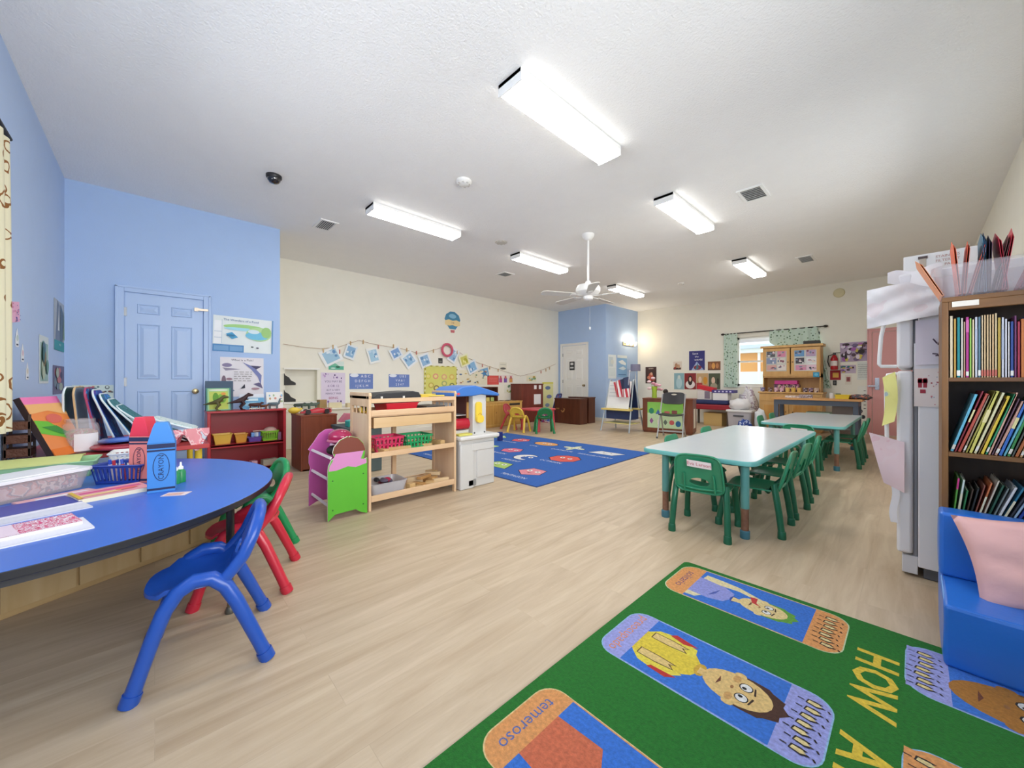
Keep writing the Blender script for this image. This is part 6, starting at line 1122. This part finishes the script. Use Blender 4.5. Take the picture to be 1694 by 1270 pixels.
# ================================================================ FAR LEFT: PLAY KITCHEN FURNITURE
MP = wood('C89A4E', 'D8AE64', 'z', 6); MPD = wood('BC8C42', 'CC9E54', 'z', 6)
def cabinet(name, label, cat, x0, x1, y0, y1, h, body, doors, face='X', top=None, knob='8A5A2A'):
    t = thing(name, label, cat, (x0, y0, 0)); D = x1 - x0; L = y1 - y0
    b = MB(); b.box(0, D, 0, L, .03, h - .02, body); b.box(.02, D - .02, .02, L - .02, 0, .03, body); b.build('body', t, 0, .004)
    b = MB(); b.box(-.005, D + .015, -.01, L + .01, h - .02, h, top or body); b.build('top', t, 0, .004)
    for (a, c, z0, z1) in doors:
        M = frame((D, 0, 0), (0, 1, 0), (0, 0, 1)) if face == 'X' else frame((0, 0, 0), (1, 0, 0), (0, 0, 1))
        b = MB(); b.prism([(a, z0), (c, z0), (c, z1), (a, z1)], .001, .014, MPD if body is MP else body, M); d = b.build('door' if z1 - z0 > .2 else 'drawer', t, 0, .003)
        k = MB(); k.lathe([(0, .014), (.008, .014), (.012, .026), (0, .03)], ((a + c) / 2 + (.0 if z1 - z0 < .2 else (c - a) * (.36 if a < .3 else -.36)), (z0 + z1) / 2 + (z1 - z0) * .1, 0), mat(knob, .4), 10, M); k.build('knob', d)
    return t
cabinet('play_cupboard', 'honey-coloured wooden play cupboard with two doors, behind the toy kitchen', 'cupboard', XY + .04, -6.5, 4.75, 6.02, .57, MP, [(.35, .78, .08, .5), (.82, 1.22, .08, .5)])
t = cabinet('play_stove', 'honey-coloured wooden play stove left of the tall brown cabinet', 'toy stove', XY + .04, -6.6, 6.06, 6.56, .57, MP, [(.05, .45, .06, .40)])
for (x, y) in ((.12, .13), (.12, .37), (.32, .13), (.32, .37)): b = MB(); b.lathe([(0, .571), (.06, .571), (.06, .576), (0, .578)], (x, y, 0), mat('2E2A28', .5), 14); b.build('burner', t)
b = MB(); b.box(.46, .467, .08, .42, .47, .52, mat('2A2624', .5)); b.build('control_strip', t, 0)
DB = wood('5E3020', '70402C', 'z', 6)
t = thing('toy_hutch', 'dark wooden open hutch standing on the play cupboard', 'hutch', (XY + .05, 5.05, .57)); b = MB()
for y in (0, .93): b.box(0, .2, y, y + .02, 0, .34, DB)
b.box(0, .2, 0, .95, .32, .34, DB); b.box(0, .2, .02, .93, .15, .165, DB); b.box(0, .01, .02, .93, 0, .32, DB); b.build('body', t, 0, .002)
for i, (y, z, c, l) in enumerate(((5.78, .735, 'E8E4DC', 'white toy plates standing on the upper level of the dark hutch'), (5.55, .735, 'D8D0C0', 'cream toy pot on the upper level of the dark hutch'), (5.3, .735, '8AA0B0', 'grey-blue toy pan on the upper level of the dark hutch'), (5.62, .57, 'C84A3A', 'red toy food box at the bottom of the dark hutch'), (5.75, .57, 'E0D070', 'yellow toy food box at the bottom of the dark hutch'), (5.88, .57, 'A8B86A', 'green toy food box at the bottom right of the dark hutch'), (5.45, .57, 'E8DCD0', 'white toy bowl at the bottom of the dark hutch'))):
    obx('play_food', l, 'toy food', (XY + .17, y, z), (.08, .09, .09), c, .2 * i, 'play food in the hutch')
t = cabinet('tall_cabinet', 'tall dark reddish-brown cabinet with white papers, behind the red play table', 'cabinet', XY + .04, -6.68, 6.62, 7.42, .98, wood('6A2E24', '7C3C2E', 'z', 5), [], top=wood('6A2E24', '7C3C2E', 'y', 5))
for (y, z, w_, h, l) in ((7.12, .84, .09, .1, 'small white paper square, left of two on the tall brown cabinet'), (7.30, .84, .09, .1, 'small white paper square, right of two on the tall brown cabinet'), (7.2, .45, .26, .26, 'large white paper sheet low on the tall brown cabinet')):
    b = MB(); b.box(0, .002, -w_ / 2, w_ / 2, 0, h, mat('EEEAEA', .7)); tag(b.build('paper_sheet', None, 0), l, 'paper', 'papers on the tall brown cabinet', (-6.679, y, z))
board('blue toy ironing board leaning at the right side of the tall cabinet', -6.55, 7.62, .0, .26, .75, .02, speck('4A5EA8', ['4A5EA8', '8A9AC8', 'B05A5A', '3A4A90'], 8), mat('3A4A8A', .5), 18, R(100), 0, 'toy_ironing_board', 'toy', None)
obx('toy_bag', 'red and blue toy bag on the floor beside the tall cabinet', 'bag', (-6.42, 7.3, 0), (.2, .25, .3), speck('B83A4A', ['3A5AA8', 'B83A4A', 'E0D8D0', '3A5AA8'], 9))
# brown low dressers by the white door
DK_ = wood('4A2418', '5E3222', 'z', 6, .35)
t = thing('toy_chest', 'low dark brown chest on the floor in front of the white door', 'chest', (-6.25, 7.38, 0)); b = MB(); b.box(0, .78, 0, .3, 0, .60, DK_); b.build('body', t, 0, .004); b = MB(); b.box(-.01, .79, -.01, .31, .60, .62, DK_); b.build('top', t, 0, .003)
b = MB(); b.prism([(.2, .33), (.26, .3), (.3, .34), (.29, .38), (.33, .36), (.3, .28), (.24, .27)], .001, .006, mat('A87A4A', .4), frame((0, 0, 0), (1, 0, 0), (0, 0, 1))); b.rbox((.1, -.003, .36), (.1, .006, .03), mat('8A6A3A', .4)); b.build('emblem', t, 0)
t = thing('toy_chest', 'second dark brown chest directly behind the low chest by the white door', 'chest', (-6.12, 7.78, 0)); b = MB(); b.box(0, .62, 0, .28, 0, .62, DK_); b.build('body', t, 0, .004); b = MB(); b.box(-.01, .63, -.01, .29, .62, .645, DK_); b.build('top', t, 0, .003)
# ================================================================ EASEL + FLAG
AL = mat('B8C4CC', .35, .4); t = thing('easel', 'metal-framed standing easel with a white board and yellow trays', 'easel', (-4.25, 7.22, 0))
for sx in (-1, 1):
    b = MB(); b.tube([(sx * .33, -.30, 0), (sx * .27, -.02, 1.08)], .014, AL, 10); b.build('front_leg', t); b = MB(); b.tube([(sx * .33, .30, 0), (sx * .27, .02, 1.08)], .014, AL, 10); b.build('rear_leg', t)
a_ = math.atan2(.28, 1.08)
b = MB(); b.rbox((0, -.125, .76), (.52, .012, .58), mat('EEF0F0', .3), rx=-a_); bo = b.build('whiteboard', t, 0, .004)
b = MB(); b.rbox((0, .12, .76), (.52, .012, .58), mat('20305A', .5), rx=a_); o = b.build('chalkboard', t, 0, .004); o['label'] = 'navy blue board on the rear face'
for y in (-.22, .22): b = MB(); b.box(-.33, .33, y - .07, y + .07, .44, .475, mat('E6CE7A', .5)); b.build('paint_tray', t, 0, .005)
b = MB(); b.box(-.30, .30, -.22, .22, .16, .175, mat('E4D88A', .5)); b.build('lower_shelf', t, 0, .003)
b = MB(); b.box(-.29, .29, -.16, .16, .25, .44, mat('2A3A66', .6)); b.build('supply_bag', t, 0, .01)
b = MB(); M = frame((0, 0, 0), (1, 0, 0), (0, 0, 1)) @ Matrix.Identity(4)
for i in range(6): b.rbox((-.08 + .012 * (i % 2), -.128 + (-.13 * (.25 - i * .09)) * 0 - .008 - (.12 * (.20 - i * .075)), .58 + i * .075), (.3, .002, .008), mat('B8BEC4', .5), rx=-a_)
b.build('written_lines', bo, 0)
t = thing('flag', 'small striped red, white and blue flag draped in front of the easel', 'flag', (-4.12, 6.93, 1.12)); RW = (mat('C83A4A', .7), mat('EFECEC', .7))
def ff(u, v, a0=0, a1=1): return Vector((-.16 + .34 * u + .05 * v, .03 * math.sin(u * 14 + v * 2), .02 - .42 * v - .10 * (1 - u) * (1 - v) * 1.2))
for i in range(11): b = MB(); b.surf(lambda u, v: ff((i + u) / 11, v), 2, 10, RW[i % 2], .002); b.build('stripe', t, 60)
b = MB(); b.surf(lambda u, v: ff(.45 + .55 * u, .55 * v) + Vector((0, -.006, 0)), 8, 8, mat('333E5E', .7), .002); b.build('canton', t, 60)
b = MB(); b.tube([(.2, .02, .12), (.16, .02, -.2)], .008, mat('D8D8E0', .3, .5), 8); b.ball((.2, .02, .13), .018, mat('E8E4F0', .3, .5), 10); b.build('pole', t)
# table lamp behind the easel
t = thing('table_lamp', 'small lamp with a grey-lilac drum shade behind the easel', 'lamp', (-5.16, 9.45, 0)); b = MB(); b.lathe([(0, 0), (.11, 0), (.11, .02), (.015, .04), (.012, 1.2), (0, 1.35)], (0, 0, 0), mat('D8D8DA', .4), 18); b.build('base', t)
b = MB(); b.lathe([(.12, 1.32), (.13, 1.32), (.125, 1.5), (.115, 1.5)], (0, 0, 0), mat('8C8AA4', .8), 22); b.build('lamp_shade', t)
# pink flower stand area left of green cabinet
t = cabinet('green_cabinet', 'brown cabinet with a green front of coloured shapes, left of the folding chair', 'cabinet', 0, .95, 0, .42, .70, wood('6E3A22', '82482C', 'z', 6), [], 'Y'); t.location = (-3.86, 7.36, 0); t.rotation_euler = (0, 0, R(12))
M = frame((0, 0, 0), (1, 0, 0), (0, 0, 1)); b = MB(); b.box(.10, .78, -.004, 0, .10, .62, mat('C9E2B4', .5)); M2 = frame((0, -.004, 0), (1, 0, 0), (0, 0, 1))
b.flat([(.10, .40), (.78, .37), (.78, .62), (.10, .62)], .0006, mat('8FD05A', .5), M2)
for nm, x, z, c in (('c', .18, .44, '2E8A6A'), ('t', .31, .43, '4A6AA8'), ('r', .62, .42, '8A4A4A'), ('r2', .48, .42, 'C86A6A'), ('d', .18, .24, '9A5A9A'), ('w', .32, .22, 'E8E4D0'), ('o', .57, .22, 'C85A5A'), ('c', .69, .20, '2E6A9A'), ('d', .45, .22, '6A7A6A')):
    P = {'c': ell(.05, .06, 14, x, z), 't': [(x - .05, z - .05), (x + .05, z - .05), (x, z + .05)], 'r': rrect(.1, .09, .004, 1, x, z), 'r2': rrect(.1, .05, .004, 1, x, z), 'd': [(x, z - .06), (x + .04, z), (x, z + .06), (x - .04, z)], 'w': rrect(.05, .1, .01, 2, x, z), 'o': ngon(x, z, .05, 8)}[nm]
    b.flat(P, .0014, mat(c, .5), M2)
o = b.build('shape_panel', t, 0, norm=False); o['label'] = 'green and white panel with coloured geometric shapes'
b = MB(); b.box(.951, .953, .1, .3, .12, .5, mat('E8E0D0', .6)); b.build('side_label', t, 0)
def onG(x, y, z): c, s = math.cos(R(12)), math.sin(R(12)); return (-3.86 + c * x - s * y, 7.36 + s * x + c * y, z)
t = thing('potted_flowers', 'pink flowers in a slim lime-green vase on the green-fronted cabinet', 'flowers', onG(.2, .15, .70)); b = MB(); b.lathe([(0, 0), (.05, 0), (.045, .1), (.06, .24), (.05, .24), (0, .1)], (0, 0, 0), mat('A8C83A', .4), 16); b.build('vase', t)
r = random.Random(9)
for i in range(9):
    a = i * 2.4; rr = .06 + .09 * r.random(); z = .12 + .3 * r.random(); b = MB(); b.tube([(0, 0, .12), (rr * math.cos(a) * .6, rr * math.sin(a) * .6, z * .8 + .06), (rr * math.cos(a), rr * math.sin(a), z + .02)], .004, mat('6A8A4A'), 6); s_ = b.build('stem', t)
    b = MB(); b.ball((rr * math.cos(a), rr * math.sin(a), z + .03), .04, mat(('E8B8C0', 'F0D0D4', 'D898A8')[i % 3], .8), 10, (1.1, 1.1, .7)); b.build('blossom', s_)
b = MB(); b.ball((0, 0, .05), .05, mat('2E2620', .8), 12); b.ball((.0, .0, -.03), .055, mat('E0A8B8', .7), 12, (1, 1, 1.2)); tag(b.build('doll', None, 80), 'small dark-haired doll in pink right of the flower vase', 'doll', None, onG(.42, .15, .785))
obx('craft_papers', 'loose craft papers lying on the green-fronted cabinet', 'paper', onG(.6, .2, .70), (.3, .25, .03), speck('C8A890', ['E0D0C0', 'B87A6A', '8A8A90'], 12), .2)
# folding chair
t = thing('folding_chair', 'black and silver metal folding chair in front of the green-fronted cabinet', 'chair', (-3.08, 6.98, 0), R(14)); SV = mat('B9BCC0', .3, .7); BKM = mat('26272B', .4)
for sx in (-1, 1):
    b = MB(); b.tube([(sx * .20, .20, .80), (sx * .205, .0, .44), (sx * .215, -.24, .0)], .013, SV, 10); b.build('front_leg', t); b = MB(); b.tube([(sx * .185, -.05, .46), (sx * .195, .25, .0)], .012, SV, 10); b.build('rear_leg', t)
    for (x, y) in ((sx * .215, -.24), (sx * .195, .25)): b = MB(); b.lathe([(0, 0), (.017, 0), (.017, .03), (0, .03)], (x, y, 0), mat('4A4A4C', .6), 10); b.build('foot_cap', t)
b = MB(); b.surf(lambda u, v: Vector(((u - .5) * .40, -.20 + .38 * v, .445 - .02 * math.sin(u * PI))), 10, 8, BKM, .018); b.build('seat', t, 60, .004)
b = MB(); n = 24; o_ = [(.21 * math.copysign(abs(math.cos(a)) ** .45, math.cos(a)), .72 + .11 * math.copysign(abs(math.sin(a)) ** .6, math.sin(a))) for a in [2 * PI * i / n for i in range(n)]]; i_ = [(.055 * math.cos(a), .79 + .016 * math.sin(a)) for a in [2 * PI * i / n for i in range(n)]]
b.ring(o_, i_, lambda u, v: Vector((u, .20 - (.80 - v) * .55 + .04 * (1 - (u / .21) ** 2), v)), BKM, .012); b.build('backrest', t, 60)
b = MB(); b.tube([(-.205, -.17, .13), (.205, -.17, .13)], .008, SV, 8); b.tube([(-.19, .19, .1), (.19, .19, .1)], .008, SV, 8); b.build('cross_bar', t)
# ================================================================ WINDOW WALL FURNITURE
t = thing('red_bench', 'red padded bench topped by a navy cushion below the picture group', 'bench', (-3.75, 9.45, 0)); b = MB(); b.box(0, .90, 0, .5, .38, .50, mat('9A2430', .5)); b.build('seat', t, 0, .02)
for x in (.04, .82):
    for y in (.04, .42): b = MB(); b.box(x, x + .04, y, y + .04, 0, .38, mat('5A5048', .5)); b.build('leg', t, 0)
b = MB(); b.box(.3, .7, .1, .45, 0, .3, mat('C8A86A', .6)); tag(b.build('carton', None, 0, .004), 'tan carton on the floor under the red bench', 'box', None, (-3.75, 9.45, 0))
t = thing('navy_cushion', 'flat navy cushion lying on the red bench', 'cushion', (-3.32, 9.7, .50)); b = MB(); b.box(-.42, .42, -.24, .24, 0, .1, mat('222E5C', .7)); b.build('cushion_cover', t, 60, .035, 4)
t = thing('gift_box', 'white box with a red slanted lid on the end of the bench by the wall', 'box', (-3.62, 9.85, .60)); b = MB(); b.box(-.05, .28, -.1, .1, 0, .22, mat('E9E2DC', .6)); b.build('carton', t, 0, .004); b = MB(); b.rbox((.14, 0, .27), (.38, .22, .1), mat('D62A3A', .5), ry=R(12)); b.build('lid', t, 0, .004); b = MB(); b.box(.12, .24, -.104, -.1, .02, .2, mat('8A7A88', .6)); b.build('label_patch', t, 0)
t = thing('diaper_box', 'white carton with a purple printed lid on the navy cushion', 'box', (-3.05, 9.7, .60)); b = MB(); b.box(-.2, .12, -.14, .14, 0, .17, mat('EFEBEA', .6)); b.build('carton', t, 0, .004); b = MB(); b.box(-.22, .24, -.15, .15, .17, .24, mat('4A4088', .5)); for_ = [b.box(-.16 + .08 * i, -.12 + .08 * i, -.152, -.15, .19, .22, mat('D8D4EC')) for i in range(5)]; b.build('lid', t, 0, .004)
obx('pink_basket', 'small pinkish basket of oddments at the left end of the bench', 'basket', (-3.62, 9.6, .5), (.24, .2, .1), speck('D8B8B8', ['E8D0D0', 'B89090', 'D8C8C0'], 20))
t = thing('plastic_tote', 'large grey translucent tote with a white lid under the window', 'storage tote', (-2.60, 9.35, 0)); b = MB(); b.loft([[Vector((x * k, y * k, z)) for x, y in rrect(.46, .36, .04, 4)] for z, k in ((0, .88), (.38, 1))], mat('B9B5BA', .35)); b.build('tub', t, 50); b = MB(); b.prism(rrect(.50, .40, .04, 4), .38, .42, mat('E8E8E8', .4)); b.build('lid', t, 0, .006); b = MB(); b.box(-.1, .1, -.19, -.175, .28, .31, mat('4A4A50', .5)); b.build('handle', t, 0)
def lump(name, label, cat, loc, s, m, seed=1, seg=20):
    r = random.Random(seed); b = MB(); b.ball((0, 0, 0), 1, m, seg)
    for v in b.bm.verts: n_ = v.co.normalized(); k = 1 + .16 * math.sin(5 * n_.x + seed) * math.sin(6 * n_.y + 2 * seed) + .1 * math.sin(11 * n_.z + 7 * n_.x); v.co = Vector((n_.x * s[0] * k, n_.y * s[1] * k, max(n_.z * s[2] * k, -s[2] * .9)))
    return tag(b.build(name, None, 80), label, cat, None, loc)
WBg = speck('E4E2E6', ['D8D4DC', 'EDEBEE', 'B8A8B8', 'E8E6EA'], 7)
lump('plastic_bag', 'white plastic bag slumped on the grey tote lid', 'bag', (-2.62, 9.37, .53), (.22, .16, .13), mat('E9E7E8', .4), 2)
lump('plastic_bag', 'tall pile of grey and white bags against the wall below the window', 'bag', (-2.60, 9.87, .42), (.18, .17, .46), WBg, 3)
lump('plastic_bag', 'white bag standing on the floor right of the grey tote', 'bag', (-2.22, 9.3, .22), (.11, .11, .24), mat('E6E8EC', .4), 5)
lump('blue_print_bag', 'small blue and white printed bag on the floor right of the tote', 'bag', (-2.42, 8.95, .12), (.13, .09, .13), speck('2E4A9A', ['2E4A9A', 'C8D4EC', '2A3E88', '2E4A9A'], 12), 6)
# pine hutch
PN = wood('CC9C5A', 'DBB070', 'z', 5); HX, HY = -2.33, 9.66
t = thing('pine_hutch', 'honey pine hutch with two glass doors covered in pictures, under the window', 'hutch', (HX, HY, 0)); W = 1.08
b = MB(); b.box(0, W, 0, .42, .04, .79, PN); b.box(.02, W - .02, .03, .4, 0, .04, PN); b.build('base_cabinet', t, 0, .004); b = MB(); b.box(-.02, W + .02, -.03, .42, .79, .82, PN); b.build('counter', t, 0, .005)
for (a, c) in ((.03, .53), (.55, 1.05)):
    b = MB(); b.box(a, c, -.012, 0, .62, .76, PN); d = b.build('drawer', t, 0, .003); k = MB(); k.ball(((a + c) / 2, -.022, .69), .013, mat('8A6030', .4), 10); k.build('knob', d)
    b = MB(); b.box(a, c, -.012, 0, .07, .60, PN); b.box(a + .06, c - .06, -.018, -.012, .13, .54, wood('C88E40', 'D8A258', 'z', 5)); d = b.build('door', t, 0, .003); k = MB(); k.ball((c - .05 if a < .3 else a + .05, -.024, .4), .013, mat('8A6030', .4), 10); k.build('knob', d)
b = MB(); 
for x in (.04, W - .06): b.box(x, x + .02, .12, .42, .82, 1.78, PN)
b.box(.04, W - .04, .40, .42, .82, 1.78, PN); b.box(.04, W - .04, .12, .42, 1.12, 1.16, PN); b.box(.0, W, .08, .43, 1.76, 1.81, PN); b.box(.04, W - .04, .10, .42, 1.15, 1.2, PN); b.build('upper_frame', t, 0, .003)
for (a, c, sd) in ((.05, .53, 61), (.55, 1.03, 62)):
    b = MB()
    for q in ((a, a + .055, 1.2, 1.75), (c - .055, c, 1.2, 1.75), (a + .055, c - .055, 1.2, 1.26), (a + .055, c - .055, 1.69, 1.75)): b.box(q[0], q[1], .10, .12, q[2], q[3], PN)
    d = b.build('glass_door', t, 0, .002); b = MB(); b.box(a + .055, c - .055, .108, .112, 1.26, 1.69, mat('C9CBC4', .15)); g = b.build('door_pane', d, 0)
    k = MB(); k.ball((c - .03 if a < .3 else a + .03, .09, 1.45), .012, mat('5A3A1E', .4), 10); k.build('knob', d)
    r = random.Random(sd); GRID = [(0, 0), (1, 0), (0, 1), (1, 1), (0, 2), (1, 2)] 
    cols = [('D8A8A0', 'pink'), ('E4DCD8', 'white'), ('8A98B8', 'blue-grey'), ('D8D4CC', 'cream'), ('5A5A5E', 'dark'), ('D88AA8', 'rose')] if sd == 61 else [('D890B0', 'rose-pink'), ('E8C8D8', 'pale pink'), ('4A4650', 'dark'), ('E6E4E8', 'white'), ('6A9AC8', 'blue'), ('B8A0C0', 'lilac')]
    for (gx, gy), (cc, cn) in zip(GRID, cols):
        x = a + .06 + gx * .185 + r.uniform(0, .02); z = 1.27 + gy * .14 + r.uniform(0, .02); w_ = r.uniform(.14, .18); h_ = r.uniform(.10, .14)
        b = MB(); b.box(0, w_, -.001, 0, 0, h_, mat(cc, .6)); M = frame((w_ / 2, -.001, h_ / 2), (1, 0, 0), (0, 0, 1)); deco(b, blobs(4, [['E8D8D0', '8A5A6A', 'F0ECEC', '4A4A5A'][int(r.random() * 4)], 'C8A8B0', '7A8AA0'], int(x * 1000), (.08, .2)), w_, h_, 0, M)
        tag(b.build('pinned_photo', None, 0, norm=False), f'{cn} photo stuck on the {"left" if sd == 61 else "right"} glass door of the pine hutch, {("bottom", "middle", "top")[gy]} {("left", "right")[gx]}', 'photo', 'photos on the hutch doors', (HX + x, HY + .106, z))
b = MB(); b.box(0, .1, -.001, 0, 0, .1, mat('3A98C0', .6)); b.flat(ell(.03, .03, 12, .05, .05), .0015, mat('6AC0DC'), frame((0, 0, 0), (1, 0, 0), (0, 0, 1))); tag(b.build('blue_note', None, 0, norm=False), 'small bright blue square note at the lower right of the hutch doors', 'note', None, (HX + .92, HY + .095, 1.13))
obx('black_box', 'flat black box on top of the pine hutch at its right end', 'box', (HX + .88, HY + .25, 1.81), (.26, .2, .07), '2A2824')
obx('pink_box', 'magenta plastic box in the open niche of the hutch', 'box', (HX + .45, HY + .25, .98), (.40, .2, .08), 'C83A8A')
obx('box_pile', 'dark pile of craft boxes under the magenta box', 'box', (HX + .45, HY + .28, .82), (.44, .2, .16), speck('7A5A6A', ['5A4A58', 'C87AA0', 'D8C8B0', '6A4A3A'], 14))
for i, (x, c, l) in enumerate(((.03, '7A78B0', 'violet tub at the left end of the hutch counter'), (.17, '6A4A48', 'dark cup, second from the left on the hutch counter'), (.28, 'E0A8C0', 'pink and white cup, third on the hutch counter'), (.38, 'E8B0C8', 'rose cup, fourth on the hutch counter'), (.48, 'E8C878', 'yellow paper cup in the middle of the hutch counter'), (.58, 'E0B860', 'golden cup right of the yellow one'), (.68, 'E8C070', 'amber cup, seventh on the hutch counter'), (.78, '6A5A6A', 'grey-brown cup on the right half of the hutch counter'), (.87, '8A6A88', 'mauve cup near the right end of the hutch counter'), (.96, 'D8B8A0', 'tan cup at the right end of the hutch counter'))):
    b = MB(); b.lathe([(0, 0), (.035, 0), (.044, .09), (.039, .09), (.031, .006), (0, .006)], (0, 0, 0), speck(c, [c, 'E4DCD4', c, '5A4A58'], 22) if i not in (4, 5, 6) else mat(c), 14); tag(b.build('craft_cup', None), l, 'cup', 'craft cups on the hutch', (HX + x + .02, HY + .06, .82))
# workbench
GB = mat('4E5868', .5); t = thing('workbench', 'wood-topped workbench with slate-grey frame in front of the pine hutch', 'workbench', (-1.84, 8.62, 0)); W = 1.2; D = .5
b = MB(); b.box(-.03, W + .05, -.03, D + .03, .70, .735, wood('C88E50', 'D8A468', 'x', 6)); b.build('benchtop', t, 0, .004)
b = MB(); b.box(0, W, 0, .03, .61, .70, GB); b.box(0, W, D - .03, D, .61, .70, GB); b.box(0, .03, .03, D - .03, .61, .70, GB); b.box(W - .03, W, .03, D - .03, .61, .70, GB); b.build('apron', t, 0, .002)
for x in (0, W - .07):
    for y in (0, D - .07): b = MB(); b.box(x, x + .07, y, y + .07, 0, .61, GB); b.build('leg', t, 0, .003)
b = MB(); b.box(.07, W - .07, .07, D - .05, .2, .22, mat('6A6A6C', .6)); b.build('lower_shelf', t, 0, .002)
obx('clear_case', 'translucent green craft case on the lower shelf of the workbench', 'case', (-1.2, 8.9, .22), (.34, .3, .26), 'A8C8B8'); obx('grey_crate', 'dark framed whiteboard leaning under the right half of the workbench', 'board', (-.87, 9.2, .0), (.36, .04, .62), 'B8A8A0')
for (x, y, w_, d, h, c, l, cat) in ((-1.55, 8.85, .3, .22, .035, speck('C8B8B0', ['E8E0DC', '9A8A88', 'C8B0A8'], 18), 'grey pile of papers at the left of the workbench', 'paper'), (-1.38, 8.82, .2, .16, .06, speck('8A8088', ['C8C0C8', '6A6068', 'A89898'], 22), 'small jumble of grey toys on the workbench', 'toy'), (-1.02, 8.85, .05, .05, .1, 'D8D8D8', 'small white bottle in the middle of the workbench', 'bottle'), (-.93, 8.9, .07, .07, .09, '3A5A3A', 'dark green cup on the workbench', 'cup')):
    obx('bench_item', l, cat, (x, y, .735), (w_, d, h), c, .15)
bin_('yellow_bin', 'bright yellow low bin on the right half of the workbench', 'bin', (-.86, 8.78, .735), .2, .16, .07, 'E8CE3A', 0, holes=None); lump('dark_cloth', 'dark crumpled string toys at the right end of the workbench', 'toy', (-.64, 8.85, .768), (.16, .12, .05), speck('4A4448', ['6A6068', '3A3438', '8A7A78', 'C86A4A'], 25), 8)
# fire extinguisher
t = thing('fire_extinguisher', 'red fire extinguisher on the window wall beside the curtain', 'fire extinguisher', (-1.12, YB - .09, 1.28)); rd_ = mat('B01E28', .3)
b = MB(); b.lathe([(0, 0), (.055, 0), (.06, .02), (.06, .22), (.035, .28), (.02, .3), (0, .3)], (0, 0, 0), rd_, 18); b.build('cylinder', t); b = MB(); b.box(-.02, .03, -.012, .012, .3, .335, mat('2A2A2A', .4)); b.box(-.02, .1, -.01, .01, .335, .35, mat('2A2A2A', .4)); b.build('valve_handle', t, 0, .002)
b = MB(); b.tube([(-.02, 0, .31), (-.09, 0, .29), (-.1, 0, .16), (-.075, 0, .06)], .009, mat('1E1E1E', .5), 8); b.build('hose', t); b = MB(); b.surf(lambda u, v: Vector((.0615 * math.cos(PI * (1.15 + .7 * u)), .0615 * math.sin(PI * (1.15 + .7 * u)), .08 + .1 * v)), 8, 1, mat('E4DCD8', .6), .001); b.build('label_band', t, 60)
poster('extinguisher_sign', 'red and yellow sign directly below the fire extinguisher', 'sign', 'B', None, 'A82830', [('r', .25, .25, .8, .75, 'E0B050')], wh=(-1.11, 1.17, .17, .2))
# vanity light on nook
t = thing('vanity_light', 'three-bulb wall light glowing on the right face of the blue nook', 'wall light', (XN, 9.66, 2.08)); b = MB(); b.box(0, .03, -.3, .3, -.05, .05, mat('B8A890', .25, .8)); b.build('backplate', t, 0, .006)
for y in (-.2, 0, .2):
    b = MB(); b.tube([(.03, y, 0), (.09, y, 0)], .012, mat('B8A890', .25, .8), 8); a_ = b.build('arm', t); b = MB(); b.lathe([(0, 0), (.03, .0), (.055, .1), (.05, .1), (.026, .006), (0, .006)], (.10, y, -.04), glow('FFE2B0', 4), 14); b.build('glass_shade', a_)
for k, y in enumerate((9.46, 9.66, 9.86)):
    d = bpy.data.lights.new('vanity_bulb', 'POINT'); d.energy = 2.2; d.color = (1, .78, .52); d.shadow_soft_size = .05; o = bpy.data.objects.new('vanity_bulb', d); COL.objects.link(o); o.location = (XN + .17, y, 2.16)
bpy.context.view_layer.update()
